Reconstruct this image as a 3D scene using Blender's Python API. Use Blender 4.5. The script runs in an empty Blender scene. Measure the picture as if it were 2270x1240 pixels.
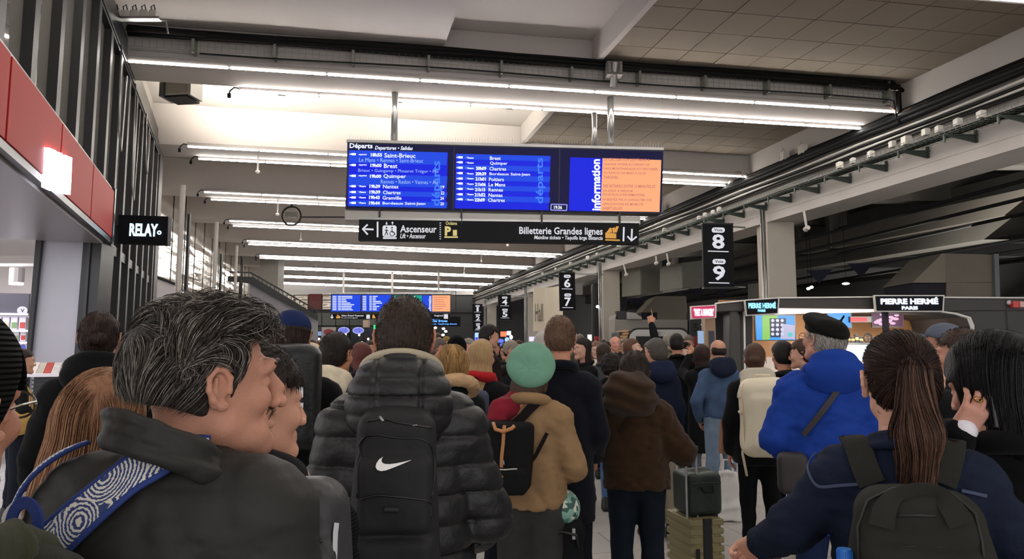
import bpy, math, random
import numpy as np
from mathutils import Vector, Matrix
random.seed(7); rng = np.random.RandomState(7)
SC = bpy.context.scene
COL = SC.collection
PI = math.pi

# ------------------------------------------------------------------ camera
F, CX, CY, HZ, CAMZ = 1550.0, 1135.0, 620.0, 775.0, 1.65
PITCH = math.atan((HZ - CY) / F)
cd = bpy.data.cameras.new('camera'); cam = bpy.data.objects.new('camera', cd); COL.objects.link(cam)
cd.sensor_width = 36.0; cd.lens = 36.0 * F / 2270.0; cd.clip_start = 0.05; cd.clip_end = 300
cam.location = (0, 0, CAMZ); cam.rotation_euler = (PI/2 + PITCH, 0, 0)
SC.camera = cam
# ------------------------------------------------------------------ world, exposure
w = bpy.data.worlds.new('world'); SC.world = w; w.use_nodes = True
w.node_tree.nodes['Background'].inputs[0].default_value = (1.0, 0.975, 0.96, 1)
w.node_tree.nodes['Background'].inputs[1].default_value = 1.6
SC.view_settings.view_transform = 'Standard'; SC.view_settings.look = 'None'
SC.view_settings.gamma = 1; SC.view_settings.use_curve_mapping = False
SC.view_settings.exposure = 0.14
TUBE_E = 40.0

# ------------------------------------------------------------------ pixel <-> place
def ray(px, py):
    f = Vector((0, math.cos(PITCH), math.sin(PITCH))); u = Vector((0, -math.sin(PITCH), math.cos(PITCH)))
    return Vector((1, 0, 0)) * ((px-CX)/F) + u * ((CY-py)/F) + f
def P(px, py, Y):
    d = ray(px, py); return Vector((0, 0, CAMZ)) + d * (Y / d.y)

# ------------------------------------------------------------------ materials
MATS = {}
def lin(c):
    return tuple(((x/12.92) if x <= 0.04045 else ((x+0.055)/1.055)**2.4) for x in c)
def hexc(h):
    h = h.lstrip('#'); return lin(tuple(int(h[i:i+2], 16)/255 for i in (0, 2, 4)))
def mat(name, col='#808080', rough=0.6, metal=0.0, emis=None, es=0.0, bump=0.0, bscale=60.0, var=0.0, vscale=4.0, spec=0.5, aniso=None, sheen=0.0, trans=0.0, wave=None, coat=0.0):
    if name in MATS: return MATS[name]
    m = bpy.data.materials.new(name); m.use_nodes = True; nt = m.node_tree; N = nt.nodes; L = nt.links
    b = N['Principled BSDF']; c = hexc(col) if isinstance(col, str) else col
    b.inputs['Base Color'].default_value = (*c, 1); b.inputs['Roughness'].default_value = rough
    b.inputs['Metallic'].default_value = metal; b.inputs['Specular IOR Level'].default_value = spec
    if sheen: b.inputs['Sheen Weight'].default_value = sheen
    if trans: b.inputs['Transmission Weight'].default_value = trans
    if coat: b.inputs['Coat Weight'].default_value = coat
    if emis is not None:
        e = hexc(emis) if isinstance(emis, str) else emis
        b.inputs['Emission Color'].default_value = (*e, 1); b.inputs['Emission Strength'].default_value = es
    tc = N.new('ShaderNodeTexCoord')
    mp = N.new('ShaderNodeMapping'); L.new(tc.outputs['Object'], mp.inputs['Vector'])
    if aniso: mp.inputs['Scale'].default_value = aniso
    if bump:
        n = N.new('ShaderNodeTexNoise'); n.inputs['Scale'].default_value = bscale; n.inputs['Detail'].default_value = 4
        L.new(mp.outputs[0], n.inputs['Vector'])
        bp = N.new('ShaderNodeBump'); bp.inputs['Strength'].default_value = min(1, bump); bp.inputs['Distance'].default_value = 0.01
        L.new(n.outputs[0], bp.inputs['Height']); L.new(bp.outputs[0], b.inputs['Normal'])
    if wave:
        wv = N.new('ShaderNodeTexWave'); wv.bands_direction = wave[0]; wv.inputs['Scale'].default_value = wave[1]
        wv.inputs['Distortion'].default_value = wave[3]; wv.inputs['Detail'].default_value = 2
        L.new(tc.outputs['Object'], wv.inputs['Vector'])
        bp = N.new('ShaderNodeBump'); bp.inputs['Strength'].default_value = wave[2]; bp.inputs['Distance'].default_value = 0.02
        L.new(wv.outputs[1], bp.inputs['Height']); L.new(bp.outputs[0], b.inputs['Normal'])
    if var:
        n2 = N.new('ShaderNodeTexNoise'); n2.inputs['Scale'].default_value = vscale; n2.inputs['Detail'].default_value = 5
        L.new(mp.outputs[0], n2.inputs['Vector'])
        mx = N.new('ShaderNodeMix'); mx.data_type = 'RGBA'
        mx.inputs[6].default_value = (*[x*(1-var) for x in c], 1); mx.inputs[7].default_value = (*[min(1, x*(1+var)) for x in c], 1)
        L.new(n2.outputs[0], mx.inputs[0]); L.new(mx.outputs[2], b.inputs['Base Color'])
    MATS[name] = m; return m
def glow(name, col, s=1.0):
    return mat(name, '#000000', 0.5, emis=col, es=s, spec=.2)

# ------------------------------------------------------------------ objects
def tag(o, label=None, cat=None, group=None, kind=None):
    if label: o['label'] = label
    if cat: o['category'] = cat
    if group: o['group'] = group
    if kind: o['kind'] = kind
    return o
def empty(name, label, cat, loc=(0, 0, 0), rotz=0.0, group=None, kind=None):
    o = bpy.data.objects.new(name, None); COL.objects.link(o); o.location = loc; o.rotation_euler = (0, 0, rotz); o.empty_display_size = 0.2
    return tag(o, label, cat, group, kind)
def mkobj(name, v, f, m, parent=None, smooth=False, mi=None):
    me = bpy.data.meshes.new(name)
    if isinstance(v, np.ndarray) and isinstance(f, np.ndarray):
        nv, nf, k = len(v), len(f), f.shape[1]
        me.vertices.add(nv); me.vertices.foreach_set('co', np.asarray(v, np.float32).ravel())
        me.loops.add(nf*k); me.loops.foreach_set('vertex_index', np.asarray(f, np.int32).ravel())
        me.polygons.add(nf); me.polygons.foreach_set('loop_start', np.arange(0, nf*k, k, dtype=np.int32))
        me.update(calc_edges=True)
    else:
        me.from_pydata([tuple(x) for x in v], [], [tuple(int(i) for i in x) for x in f]); me.update()
    for mm in (m if isinstance(m, (list, tuple)) else [m]): me.materials.append(mm)
    if mi is not None: me.polygons.foreach_set('material_index', np.asarray(mi, np.int32))
    if smooth: me.polygons.foreach_set('use_smooth', np.ones(len(me.polygons), bool))
    o = bpy.data.objects.new(name, me); COL.objects.link(o)
    if parent: o.parent = parent
    return o
def dup(o, parent=None):
    c = o.copy(); COL.objects.link(c)
    if parent: c.parent = parent
    return c
def dup_tree(root):
    r = dup(root)
    for ch in list(root.children):
        c = dup(ch, r)
        for g in list(ch.children): dup(g, c)
    return r

TC = {}
def tmesh(s, bold=0.02, shear=0.0):
    k = (s, bold, shear)
    if k not in TC:
        cu = bpy.data.curves.new('t', 'FONT'); cu.body = s; cu.offset = bold; cu.shear = shear; cu.resolution_u = 2
        o = bpy.data.objects.new('t', cu); COL.objects.link(o)
        me = bpy.data.meshes.new_from_object(o)
        v = np.array([tuple(x.co) for x in me.vertices]) if len(me.vertices) else np.zeros((1, 3))
        f = [tuple(p.vertices) for p in me.polygons]
        bpy.data.objects.remove(o); bpy.data.curves.remove(cu); bpy.data.meshes.remove(me)
        TC[k] = (v, f)
    return TC[k]

class MB:
    def __init__(s): s.v = []; s.f = []; s.mk = []
    def add(s, v, f):
        n = len(s.v); s.mk.append((n, len(s.f))); s.v += [tuple(x) for x in v]; s.f += [tuple(i+n for i in x) for x in f]; return s
    def box(s, c, d, R=None):
        x, y, z = d[0]/2, d[1]/2, d[2]/2
        vs = [Vector((i, j, k)) for i in (-x, x) for j in (-y, y) for k in (-z, z)]
        if R is not None: vs = [R @ q for q in vs]
        vs = [q + Vector(c) for q in vs]
        return s.add(vs, [(0,1,3,2),(4,6,7,5),(0,4,5,1),(2,3,7,6),(0,2,6,4),(1,5,7,3)])
    def bx(s, x0, x1, y0, y1, z0, z1):
        return s.box(((x0+x1)/2, (y0+y1)/2, (z0+z1)/2), (abs(x1-x0), abs(y1-y0), abs(z1-z0)))
    def hexa(s, a, b):   # bottom quad a, top quad b
        return s.add(list(a)+list(b), [(3,2,1,0),(4,5,6,7),(0,1,5,4),(1,2,6,5),(2,3,7,6),(3,0,4,7)])
    def prismxz(s, poly, y0, y1):   # polygon in x,z extruded along y
        n = len(poly)
        v = [(p[0], y0, p[1]) for p in poly] + [(p[0], y1, p[1]) for p in poly]
        f = [tuple(range(n)), tuple(range(2*n-1, n-1, -1))] + [(i, (i+1) % n + 0, (i+1) % n + n, i+n)[::-1] for i in range(n)]
        return s.add(v, f)
    def cyl(s, a, b, r1, r2=None, n=12):
        r2 = r1 if r2 is None else r2; a = Vector(a); b = Vector(b); d = (b-a).normalized()
        u = d.orthogonal().normalized(); w_ = d.cross(u)
        v = [a + (u*math.cos(2*PI*i/n) + w_*math.sin(2*PI*i/n))*r1 for i in range(n)] + [b + (u*math.cos(2*PI*i/n) + w_*math.sin(2*PI*i/n))*r2 for i in range(n)]
        return s.add(v, [tuple(range(n))[::-1], tuple(range(n, 2*n))] + [(i, (i+1) % n, (i+1) % n+n, i+n) for i in range(n)])
    def tube(s, pts, r, n=8):
        pts = [Vector(p) for p in pts]; v = []; up = None
        for i, p in enumerate(pts):
            t = (pts[min(i+1, len(pts)-1)] - pts[max(i-1, 0)]).normalized()
            u = t.orthogonal().normalized() if up is None else (up - t*up.dot(t)).normalized()
            up = u; w_ = t.cross(u); rr = r[i] if isinstance(r, (list, tuple)) else r
            v += [p + (u*math.cos(2*PI*k/n) + w_*math.sin(2*PI*k/n))*rr for k in range(n)]
        f = [tuple(range(n))[::-1], tuple(range(len(v)-n, len(v)))]
        for i in range(len(pts)-1):
            for k in range(n): f.append((i*n+k, i*n+(k+1) % n, (i+1)*n+(k+1) % n, (i+1)*n+k))
        return s.add(v, f)
    def ball(s, c, r, nu=12, nv=8):
        r = (r, r, r) if isinstance(r, (int, float)) else r
        v = [(c[0], c[1], c[2]+r[2])]
        for j in range(1, nv):
            for i in range(nu):
                a, b = 2*PI*i/nu, PI*j/nv; v.append((c[0]+r[0]*math.sin(b)*math.cos(a), c[1]+r[1]*math.sin(b)*math.sin(a), c[2]+r[2]*math.cos(b)))
        v.append((c[0], c[1], c[2]-r[2])); f = [(0, 1+i, 1+(i+1) % nu) for i in range(nu)]
        for j in range(nv-2):
            for i in range(nu): f.append((1+j*nu+i, 1+(j+1)*nu+i, 1+(j+1)*nu+(i+1) % nu, 1+j*nu+(i+1) % nu))
        L = len(v)-1; f += [(L, 1+(nv-2)*nu+(i+1) % nu, 1+(nv-2)*nu+i) for i in range(nu)]
        return s.add(v, f)
    def text(s, t, x0, x1, z0, z1, y, bold=0.02, shear=0.0, rot=0):   # fits the box, faces -y
        v, f = tmesh(t, bold, shear); mn, mx = v.min(0), v.max(0)
        q = (v-mn)/np.maximum(mx-mn, 1e-6)
        if rot: q = np.stack([1-q[:, 1], q[:, 0], q[:, 2]], 1)
        return s.add([(x0+(x1-x0)*a[0], y, z0+(z1-z0)*a[1]) for a in q], f)
    def build(s, name, m, parent=None, smooth=False, bevel=0.0, kind=None, label=None, cat=None, group=None):
        if parent is not None and kind is None and len(s.mk) > 1 and name in ('lettering', 'arrow', 'screen', 'screen_field', 'row_stripe', 'pictogram', 'letter', 'screen_macarons', 'screen_petals', 'clock_frame'):
            mk = s.mk+[(len(s.v), len(s.f))]; o = None
            for i in range(len(s.mk)):
                (a, fa), (b, fb) = mk[i], mk[i+1]
                if b > a: o = tag(mkobj(name, s.v[a:b], [tuple(k-a for k in q) for q in s.f[fa:fb]], m, parent, smooth), label, cat, group, kind)
            return o
        o = mkobj(name, s.v, s.f, m, parent, smooth)
        if bevel:
            b = o.modifiers.new('bevel', 'BEVEL'); b.width = bevel; b.segments = 2; b.limit_method = 'ANGLE'
        return tag(o, label, cat, group, kind)

class Face:     # a vertical plane of the place: x along, y behind, z up; loc() finds what point of it the ray meets
    def __init__(s, p0, p1, name=None, label=None, cat=None, group=None, kind=None):
        p0 = Vector(p0); p1 = Vector(p1); s.o = Vector((p0.x, p0.y, 0)); d = Vector((p1.x-p0.x, p1.y-p0.y, 0)); s.len = d.length
        s.ax = d.normalized(); s.n = Vector((-s.ax.y, s.ax.x, 0)); s.rot = math.atan2(s.ax.y, s.ax.x)
        s.e = empty(name, label, cat, s.o, s.rot, group, kind) if name else None
    def loc(s, px, py, off=0.0):
        d = ray(px, py); c = Vector((0, 0, CAMZ)); t = ((s.o + s.n*off - c).dot(s.n))/d.dot(s.n); q = c + d*t
        return ((q-s.o).dot(s.ax), q.z)
    def rect(s, mb, x0, y0, x1, y1, off, th=0.01):
        a = s.loc(x0, (y0+y1)/2, off); b = s.loc(x1, (y0+y1)/2, off); c = s.loc((x0+x1)/2, y0, off); d = s.loc((x0+x1)/2, y1, off)
        return mb.bx(a[0], b[0], off, off+th, d[1], c[1])
    def quad(s, mb, pts, off, th=0.01):   # pixel polygon extruded
        return mb.prismxz([s.loc(x, y, off) for x, y in pts], off, off+th)
    def text(s, mb, t, x0, y0, x1, y1, off, **k):
        a = s.loc(x0, (y0+y1)/2, off); b = s.loc(x1, (y0+y1)/2, off); c = s.loc((x0+x1)/2, y0, off); d = s.loc((x0+x1)/2, y1, off)
        return mb.text(t, a[0], b[0], d[1], c[1], off, **k)

# ------------------------------------------------------------------ shared materials
WHITE = mat('white_paint', '#C9C4C0', 0.7, bump=0.05, var=0.05, vscale=0.6)
BEAM = mat('beam_paint', '#C6C0BD', 0.75, bump=0.06, var=0.06, vscale=0.8)
TILEM = mat('ceiling_tile', '#8C8276', 0.9, bump=0.15, bscale=200, var=0.07, vscale=0.9)
DARK = mat('dark_metal', '#232325', 0.4, 0.4)
BLACK = mat('black_metal', '#121214', 0.45)
STEEL = mat('steel', '#A9A9A8', 0.3, 0.85)
GALV = mat('galvanised', '#8C9088', 0.4, 0.7, var=0.15, vscale=8)
CONC = mat('dark_concrete', '#4A4743', 0.9, bump=0.2, bscale=12, var=0.25, vscale=1.2)
CONC2 = mat('pale_concrete', '#8A8275', 0.85, bump=0.2, bscale=14, var=0.15, vscale=1.5)
CABLE = mat('black_cable', '#0B0B0C', 0.65, spec=.2)
SIGN = mat('sign_face', '#101116', .55, spec=.15)
TXT = glow('sign_white', '#E8E8F0', 0.8)
TXTB = glow('sign_bright', '#EAF4FF', 2.6)
FLOORM = mat('floor_stone', '#A8A4A0', 0.42, bump=0.06, bscale=40, var=0.10, vscale=2.5)
FLOORB = mat('floor_joint', '#6A6663', 0.8)
TUBE = glow('tube_light', '#FFF8F0', TUBE_E)
PURPLEWHITE = glow('shop_light', '#F2EEFF', 6.0)

# ------------------------------------------------------------------ hall geometry
def Lp(k): return Vector((-5.6-1.12*k, 9.85+4.3*k, 0)) if k <= 1 else Vector((-7.2-1.02*(k-1), 14.15+4.2*(k-1), 0))
def Rp(k): return Vector((6.97-1.16*k, 12.07+4.65*k, 0))
def wallx(Y): return 9.99-0.25*Y           # right-hand beam, hall side
def leftx(Y): return -1.725-0.397*Y        # glazed facade, to Y = 15.1
ZB, ZC, ZT = 5.82, 6.75, 6.38
axd = (Rp(0)-Lp(0)).normalized()

# floor: joint bed and stone tiles set in the hall's direction
fl = MB(); fl.bx(-40, 30, -6, 75, -0.2, -0.012)
floor = fl.build('floor', FLOORB, kind='structure')
th = math.radians(12.5); U = Vector((-math.sin(th), math.cos(th), 0)); V = Vector((math.cos(th), math.sin(th), 0))
ts = 0.62; cand = []; rest = MB()
Rf = Matrix.Rotation(th, 3, 'Z')
for i in range(-60, 60):
    for j in range(-14, 90):
        c = U*(j+0.5)*ts + V*(i+0.5)*ts*1.0
        if j % 2: c = c + V*ts*0.5
        if not (-16 < c.x < 17 and -3 < c.y < 30): continue
        if -1.6 < c.x < 5.2 and 4.6 < c.y < 13 and len(cand) < 300: cand.append(c)
        elif c.y < 30: rest.box((c.x, c.y, -0.006), (ts-0.008, ts-0.008, 0.012), Rf)
t0 = None
for c in sorted(cand, key=lambda q: q.y)[:300]:
    if t0 is None:
        m_ = MB(); m_.box((0, 0, 0), (ts-0.008, ts-0.008, 0.012), Rf); t0 = m_.build('floor_tile', FLOORM, floor); o = t0
    else: o = dup(t0, floor)
    o.location = (c.x, c.y, -0.006 + random.uniform(-.0006, .0006))
rest.build('floor_tiles', FLOORM, floor, kind='stuff')
far = MB(); far.bx(-30, 17, 30, 75, -0.012, 0.0); far.build('far_paving', FLOORM, floor)

# ceiling: white slabs, coffers, tiled fields
ceil = empty('ceiling', None, None, kind='structure')
def lerp(a, b, t): return a + (b-a)*t
def slab(mb, k0, k1, t0, t1, z0, z1, f0=0.0, f1=0.0):
    a, b = lerp(Lp(k0), Rp(k0), t0), lerp(Lp(k0), Rp(k0), t1); c, d = lerp(Lp(k1), Rp(k1), t1), lerp(Lp(k1), Rp(k1), t0)
    q = [a, b, c, d]; mb.hexa([(p.x, p.y, z0) for p in q], [(p.x, p.y, z1) for p in q])
s1 = MB(); s2 = MB()
for k in range(-4, 9):
    slab(s1, k, k+1, -0.45, 1.02, ZC, ZC+0.2)
    if k < 0: slab(s2, k, k+1, -0.45, 0.36, ZC-0.32, ZC-0.002)
s1.build('ceiling_slab', WHITE, ceil); s2.build('ceiling_soffit', WHITE, ceil)
tile0 = None; nt = 0
for k in range(-2, 8):
    a, b, c, d = Rp(k-1)+Vector((0, 1.0, 0)), Rp(k), Lp(k), Lp(k-1)
    W = 5.62; wd = (Rp(k)-Lp(k)).normalized(); ud = (Rp(k)-Rp(k-1)).normalized()
    p0 = Rp(k-1)+ud*0.9; L = (Rp(k)-Rp(k-1)).length - 0.9
    n_u = 6; n_w = 9; su = L/n_u; sw = W/n_w
    # fascia round the tile field
    fa = MB(); q = [p0-wd*(W+0.1), p0-wd*W, p0-wd*W+ud*L, p0-wd*(W+0.1)+ud*L]
    fa.hexa([(p.x, p.y, ZT-0.05) for p in q], [(p.x, p.y, ZC-0.001) for p in q]); fa.build('fascia', WHITE, ceil)
    stuff = MB()
    for i in range(n_w):
        for j in range(n_u):
            o_ = p0-wd*(W-i*sw); q = [o_+ud*(j*su), o_+ud*(j*su)+wd*sw, o_+ud*((j+1)*su)+wd*sw, o_+ud*((j+1)*su)]
            g = 0.008; cc = sum(q, Vector())/4
            if -1 <= k <= 2:
                lo = [p + (cc-p).normalized()*g*1.4 for p in q]; z0 = ZT + random.uniform(-.002, .002)
                me = MB(); me.hexa([(p.x-cc.x, p.y-cc.y, -0.01) for p in lo], [(p.x-cc.x, p.y-cc.y, 0.01) for p in lo])
                if j == 0 and i == 0: base = me.build('ceiling_tile', TILEM, ceil); oo = base
                else: oo = dup(base, ceil)
                oo.location = (cc.x, cc.y, z0)
            else:
                lo = [p + (cc-p).normalized()*g*1.4 for p in q]; stuff.hexa([(p.x, p.y, ZT-.01) for p in lo], [(p.x, p.y, ZT+.01) for p in lo])
    if stuff.v: stuff.build('ceiling_tiles', TILEM, ceil, kind='stuff')
    bk = MB(); q = [p0-wd*W, p0, p0+ud*L, p0-wd*W+ud*L]; bk.hexa([(p.x, p.y, ZT+.011) for p in q], [(p.x, p.y, ZT+.03) for p in q]); bk.build('tile_grid', mat('grid_dark', '#2E2A26', .9), ceil)

# transverse beams with their paired light lines, trays and cables
ORD = ['first', 'second', 'third', 'fourth', 'fifth', 'sixth', 'seventh', 'eighth', 'ninth']
RED = mat('tray_dark', '#55201f', .6)
for k in range(-2, 9):
    a, b = Lp(k), Rp(k); wd = (b-a).normalized(); nd = Vector((-wd.y, wd.x, 0)); Ln = (b-a).length
    tr = MB(); ext = 6.0
    q = [a-wd*ext+nd*.05, b+wd*.05+nd*.05, b+wd*.05+nd*.86, a-wd*ext+nd*.86]
    tr.hexa([(p.x, p.y, ZB+.05) for p in q], [(p.x, p.y, ZC) for p in q])
    tr.build('trim_%d' % (k+3), BEAM, kind='structure', bevel=0.015)
    for side in (0, 1):
        st = 0.0 if (side == 0 or k != 0) else 1.35
        off = -0.03 if side == 0 else 0.92
        nm = ORD[k] if 0 <= k < 9 else None
        lab = ('%s light line from the camera side, on the %s edge of its beam' % (nm, 'near' if side == 0 else 'far')) if nm else ('light line over the camera, %s edge of %s beam' % ('near' if side == 0 else 'far', 'nearest' if k == -1 else 'rearmost'))
        e = empty('strip_light', lab, 'light', a+nd*off+wd*st+Vector((0, 0, ZB)), math.atan2(wd.y, wd.x), 'light lines along the ceiling beams')
        LL = Ln-st-0.1
        hb = MB(); hb.bx(0, LL, -.045, .045, .0, .09)
        for x in np.arange(.6, LL, 1.9): hb.bx(x, x+.12, -.05, .05, -.012, .0)
        hb.build('housing', mat('fixture_grey', '#8F8A88', .5), e)
        nseg = 9; sl = LL/nseg; tb = None
        for i in range(nseg):
            if tb is None:
                m_ = MB(); m_.bx(0.02, sl-0.02, -.052, -.022, -.016, .010); tb = m_.build('tube', TUBE, e)
            else: tb2 = dup(tb, e); tb2.location.x = i*sl
        if side == 1 or k > 0:
            m_ = MB(); m_.tube([(0, 0, .05), (-.08, 0, .06), (-.14, 0, 0), (-.15, 0, -.05)], .012, 6); m_.box((-.15, 0, -.08), (.05, .04, .07)); m_.build('connector', CABLE, e)
    # cable tray on the face of the beam
    if -1 <= k <= 0:
        e = empty('cable_tray', 'wire mesh cable tray on the face of the %s beam' % (ORD[k] if k >= 0 else 'overhead'), 'cable tray', a+Vector((0, 0, 0)), math.atan2(wd.y, wd.x), 'cable trays on the ceiling beams')
        if k <= 1:
            ms = MB(); zt, zb = 6.24, 6.03; r = .0045
            for x in np.arange(0.0, Ln-.3, .10): ms.box((x, -.10, (zt+zb)/2), (r, r, zt-zb))
            for z in np.linspace(zb, zt, 4): ms.box((Ln/2-.15, -.10, z), (Ln-.3, r, r))
            for z in (-.03, .03): ms.box((Ln/2-.15, z, zb), (Ln-.3, r, r))
            ms.build('wire_mesh', GALV, e, kind='stuff')
            for x in np.arange(.9, Ln, 1.15):
                m_ = MB(); m_.bx(x-.02, x+.02, -.13, .05, 6.0, 6.34); m_.build('bracket', GALV, e)
        for i in range(11):
            pts = []; ph = random.uniform(0, 6)
            for x in np.linspace(0, Ln-.05-.06*i, 44): pts.append((x, -.07-.035*(i % 3)+.015*math.sin(x*1.3+ph), 6.235+.018*(i//2)+.014*math.sin(x*.9+ph*2)))
            m_ = MB(); m_.tube(pts, random.uniform(.026, .038), 6); m_.build('cable', CABLE, e, smooth=True)
        pts = [(x, -.12, 6.0-.02*math.sin(x)) for x in np.linspace(1, Ln-.4, 30)] + [(Ln-.3, -.12, 6.0), (Ln-.25, -.12, 5.7)]
        m_ = MB(); m_.tube(pts, .014, 6); m_.build('lower_cable', CABLE, e, smooth=True)
        if k <= 1:
            m_ = MB(); m_.tube([(Ln-.75, -.08, 6.4), (Ln-.3, -.08, 6.38), (Ln-.16, -.08, 6.2), (Ln-.16, -.08, 5.6)], .045, 8); m_.build('bundle_end', CABLE, e, smooth=True)
# end wall strip where the beams meet the right-hand beam
def along_right(mb, y0, y1, z0, z1, o0, o1):
    q = [(wallx(y0)-o0, y0), (wallx(y0)-o1, y0), (wallx(y1)-o1, y1), (wallx(y1)-o0, y1)]
    mb.hexa([(x, y, z0) for x, y in q], [(x, y, z1) for x, y in q])
m_ = MB(); along_right(m_, -4, 58, 4.62, ZC, 0.0, -0.9); m_.build('wall_right', WHITE, kind='structure')
m_ = MB(); along_right(m_, -4, 58, 4.60, 4.68, 0.03, 0.0); along_right(m_, -4, 58, 4.80, 4.82, .015, 0.0); m_.build('trim_20', WHITE, kind='structure')
# services run on the right-hand beam
def rline(z, off, y0=2.0, y1=56.0, n=40, wob=0.0, ph=0.0):
    return [(wallx(y)-off, y, z + wob*math.sin(y*1.7+ph)) for y in np.linspace(y0, y1, n)]
WPIPE = mat('white_pipe', '#B9B6B0', .35)
run = empty('service_run', 'long run of cables, pipes and mesh trays along the right beam', 'cable tray', (wallx(2), 2, 5))
def rb(name, mb, m, **k):
    mb.v = [(v[0]-wallx(2), v[1]-2, v[2]-5) for v in mb.v]; return mb.build(name, m, run, **k)
for i, (z, o, r, mm) in enumerate([(5.80, .10, .07, CABLE), (5.72, .17, .06, CABLE), (5.86, .07, .03, CABLE), (5.66, .14, .06, CABLE), (5.53, .12, .028, WPIPE), (5.40, .14, .032, WPIPE), (5.47, .12, .035, CABLE), (5.36, .2, .02, CABLE), (5.30, .22, .018, CABLE)]):
    m_ = MB(); m_.tube(rline(z, o, n=70, wob=.012, ph=i), r, 8); rb('pipe' if mm is WPIPE else 'cable', m_, mm, smooth=True)
ms = MB()
for y in np.arange(2, 34, .10):
    x = wallx(y); ms.box((x-.27, y, 5.05), (.32, .005, .005)); ms.box((x-.43, y, 5.10), (.005, .005, .10)); ms.box((x-.11, y, 5.10), (.005, .005, .10))
for o in (.11, .19, .27, .35, .43):
    ms.tube(rline(5.05, o, 2, 50, 2), .003, 4)
ms.tube(rline(5.15, .43, 2, 50, 2), .004, 4)
rb('wire_mesh', ms, mat('mesh_green', '#5A645E', .4, .6), kind='stuff')
for i in range(5):
    m_ = MB(); m_.tube(rline(5.075+.012*(i % 2), .16+.055*i, 2, 50, 60, .008, i*2), .018, 6); rb('tray_cable', m_, CABLE, smooth=True)
for y in np.arange(3.5, 46, .9):
    x = wallx(y); m_ = MB(); m_.box((x-.27, y, 5.0), (.54, .035, .02)); m_.box((x-.53, y, 4.94), (.02, .035, .12)); m_.box((x-.03, y, 4.98), (.03, .05, .2))
    m_.hexa([(x-.06, y-.01, 4.88), (x-.03, y-.01, 4.88), (x-.03, y+.01, 4.88), (x-.06, y+.01, 4.88)], [(x-.5, y-.01, 4.99), (x-.03, y-.01, 4.99), (x-.03, y+.01, 4.99), (x-.5, y+.01, 4.99)])
    rb('bracket', m_, mat('bracket_green', '#3E4642', .5, .4))
JB = mat('junction_white', '#D8D4CC', .5); j0 = 0
for y in [10.3, 10.7, 11.05, 11.3, 11.7, 12.0, 12.5, 12.95, 13.3, 17.6, 17.9, 18.3, 18.6, 20.6, 22.5, 23, 24, 26, 27, 29, 31, 33]:
    x = wallx(y); m_ = MB(); s_ = random.uniform(.10, .15); zz = 5.2+random.uniform(-.02, .04); m_.box((x-.3, y, zz), (s_*.8, s_, s_)); m_.box((x-.3, y, zz+s_/2), (s_*.5, s_*.6, .02))
    rb('junction_box', m_, JB, bevel=.008)
for y, z in [(13.1, 5.95), (14.6, 5.9), (15.2, 5.93), (17.3, 5.9), (21, 5.9)]:
    x = wallx(y); m_ = MB(); m_.box((x-.12, y, z), (.14, .2, .18)); m_.tube([(x-.12, y, z+.1), (x-.12, y+.1, z+.22), (x-.12, y+.35, z+.05)], .012, 6); rb('junction_box', m_, JB)
# wiring loops at the light line ends
for k in range(0, 4):
    for s_ in range(3):
        p = Rp(k)+Vector((-.25+.1*s_, -.1+.1*s_, 0)); m_ = MB()
        m_.tube([(p.x-.3, p.y, ZB+.05), (p.x-.1, p.y, ZB+.12+.03*s_), (p.x+.02, p.y-.1, ZB-.03), (p.x+.03, p.y-.4*s_, 5.78)], .012, 6)
        tag(m_.build('supply_cable', mat('cable_tan', '#7A5C48', .5), smooth=True), '%s light line supply cable loop at the right beam, strand %s' % (ORD[k], ['near', 'middle', 'far'][s_]), 'cable', 'supply loops at the light ends')
# columns under the right-hand beam
COLS = [5.6, 16.1, 26.2, 36.6, 46.6]
for i, y in enumerate(COLS):
    x = wallx(y); m_ = MB(); m_.bx(x-.02, x+.62, y, y+.7, 0, 4.62); 
    e = empty('column', ['pale square column near the camera side of the platform opening', 'pale square column behind the track 8 and 9 sign', 'pale square column behind the track 6 and 7 sign', 'pale square column behind the track 4 and 5 sign', 'pale square column behind the track 1, 2 and 3 sign'][i], 'column', (x, y, 0), 0, 'columns under the right beam')
    m_.v = [(v[0]-x, v[1]-y, v[2]) for v in m_.v]; m_.build('shaft', mat('column_paint', '#B9B2A6', .75, var=.08, vscale=2), e, bevel=.02)
    for dx in (-.1, -.17): 
        m_ = MB(); m_.cyl((dx, -.05, 0), (dx, -.05, 4.9), .03, n=8); m_.build('pipe', STEEL, e, smooth=True)
    m_ = MB(); m_.bx(.2, .42, -.1, 0, 1.9, 2.3); m_.cyl((.31, -.11, 2.15), (.31, -.1, 2.15), .04); m_.build('control_box', JB, e)
# ================================================================== LEFT FACADE
def lf(y, off=0.0): return Vector((leftx(y)-off*0.929, y-off*0.37, 0))   # off = into the shop, away from the hall
ldir = Vector((-.397, 1, 0)).normalized(); lrot = math.atan2(ldir.y, ldir.x)
def lquad(mb, y0, y1, o0, o1, z0, z1):
    q = [lf(y0, o0), lf(y1, o0), lf(y1, o1), lf(y0, o1)]; return mb.hexa([(p.x, p.y, z0) for p in q], [(p.x, p.y, z1) for p in q])
SOF = mat('facade_black', '#26262A', .35, .2)
GLS = mat('facade_glass', '#8F8B84', .05, 0.35, spec=1.0, wave=('Z', .35, .25, 3.0))
MUL = mat('mullion_dark', '#1B1B1E', .5)
WL = empty('wall_left', None, None, kind='structure')
m_ = MB(); lquad(m_, -3, 15.1, 0.0, .9, 5.77, 6.2); lquad(m_, -3, 15.1, -.02, .0, 5.79, 5.95); m_.build('soffit', SOF, WL, bevel=.01)
m_ = MB(); lquad(m_, -3, 15.1, .12, 1.4, 6.2, ZC); m_.build('upper_band', WHITE, WL)
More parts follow.
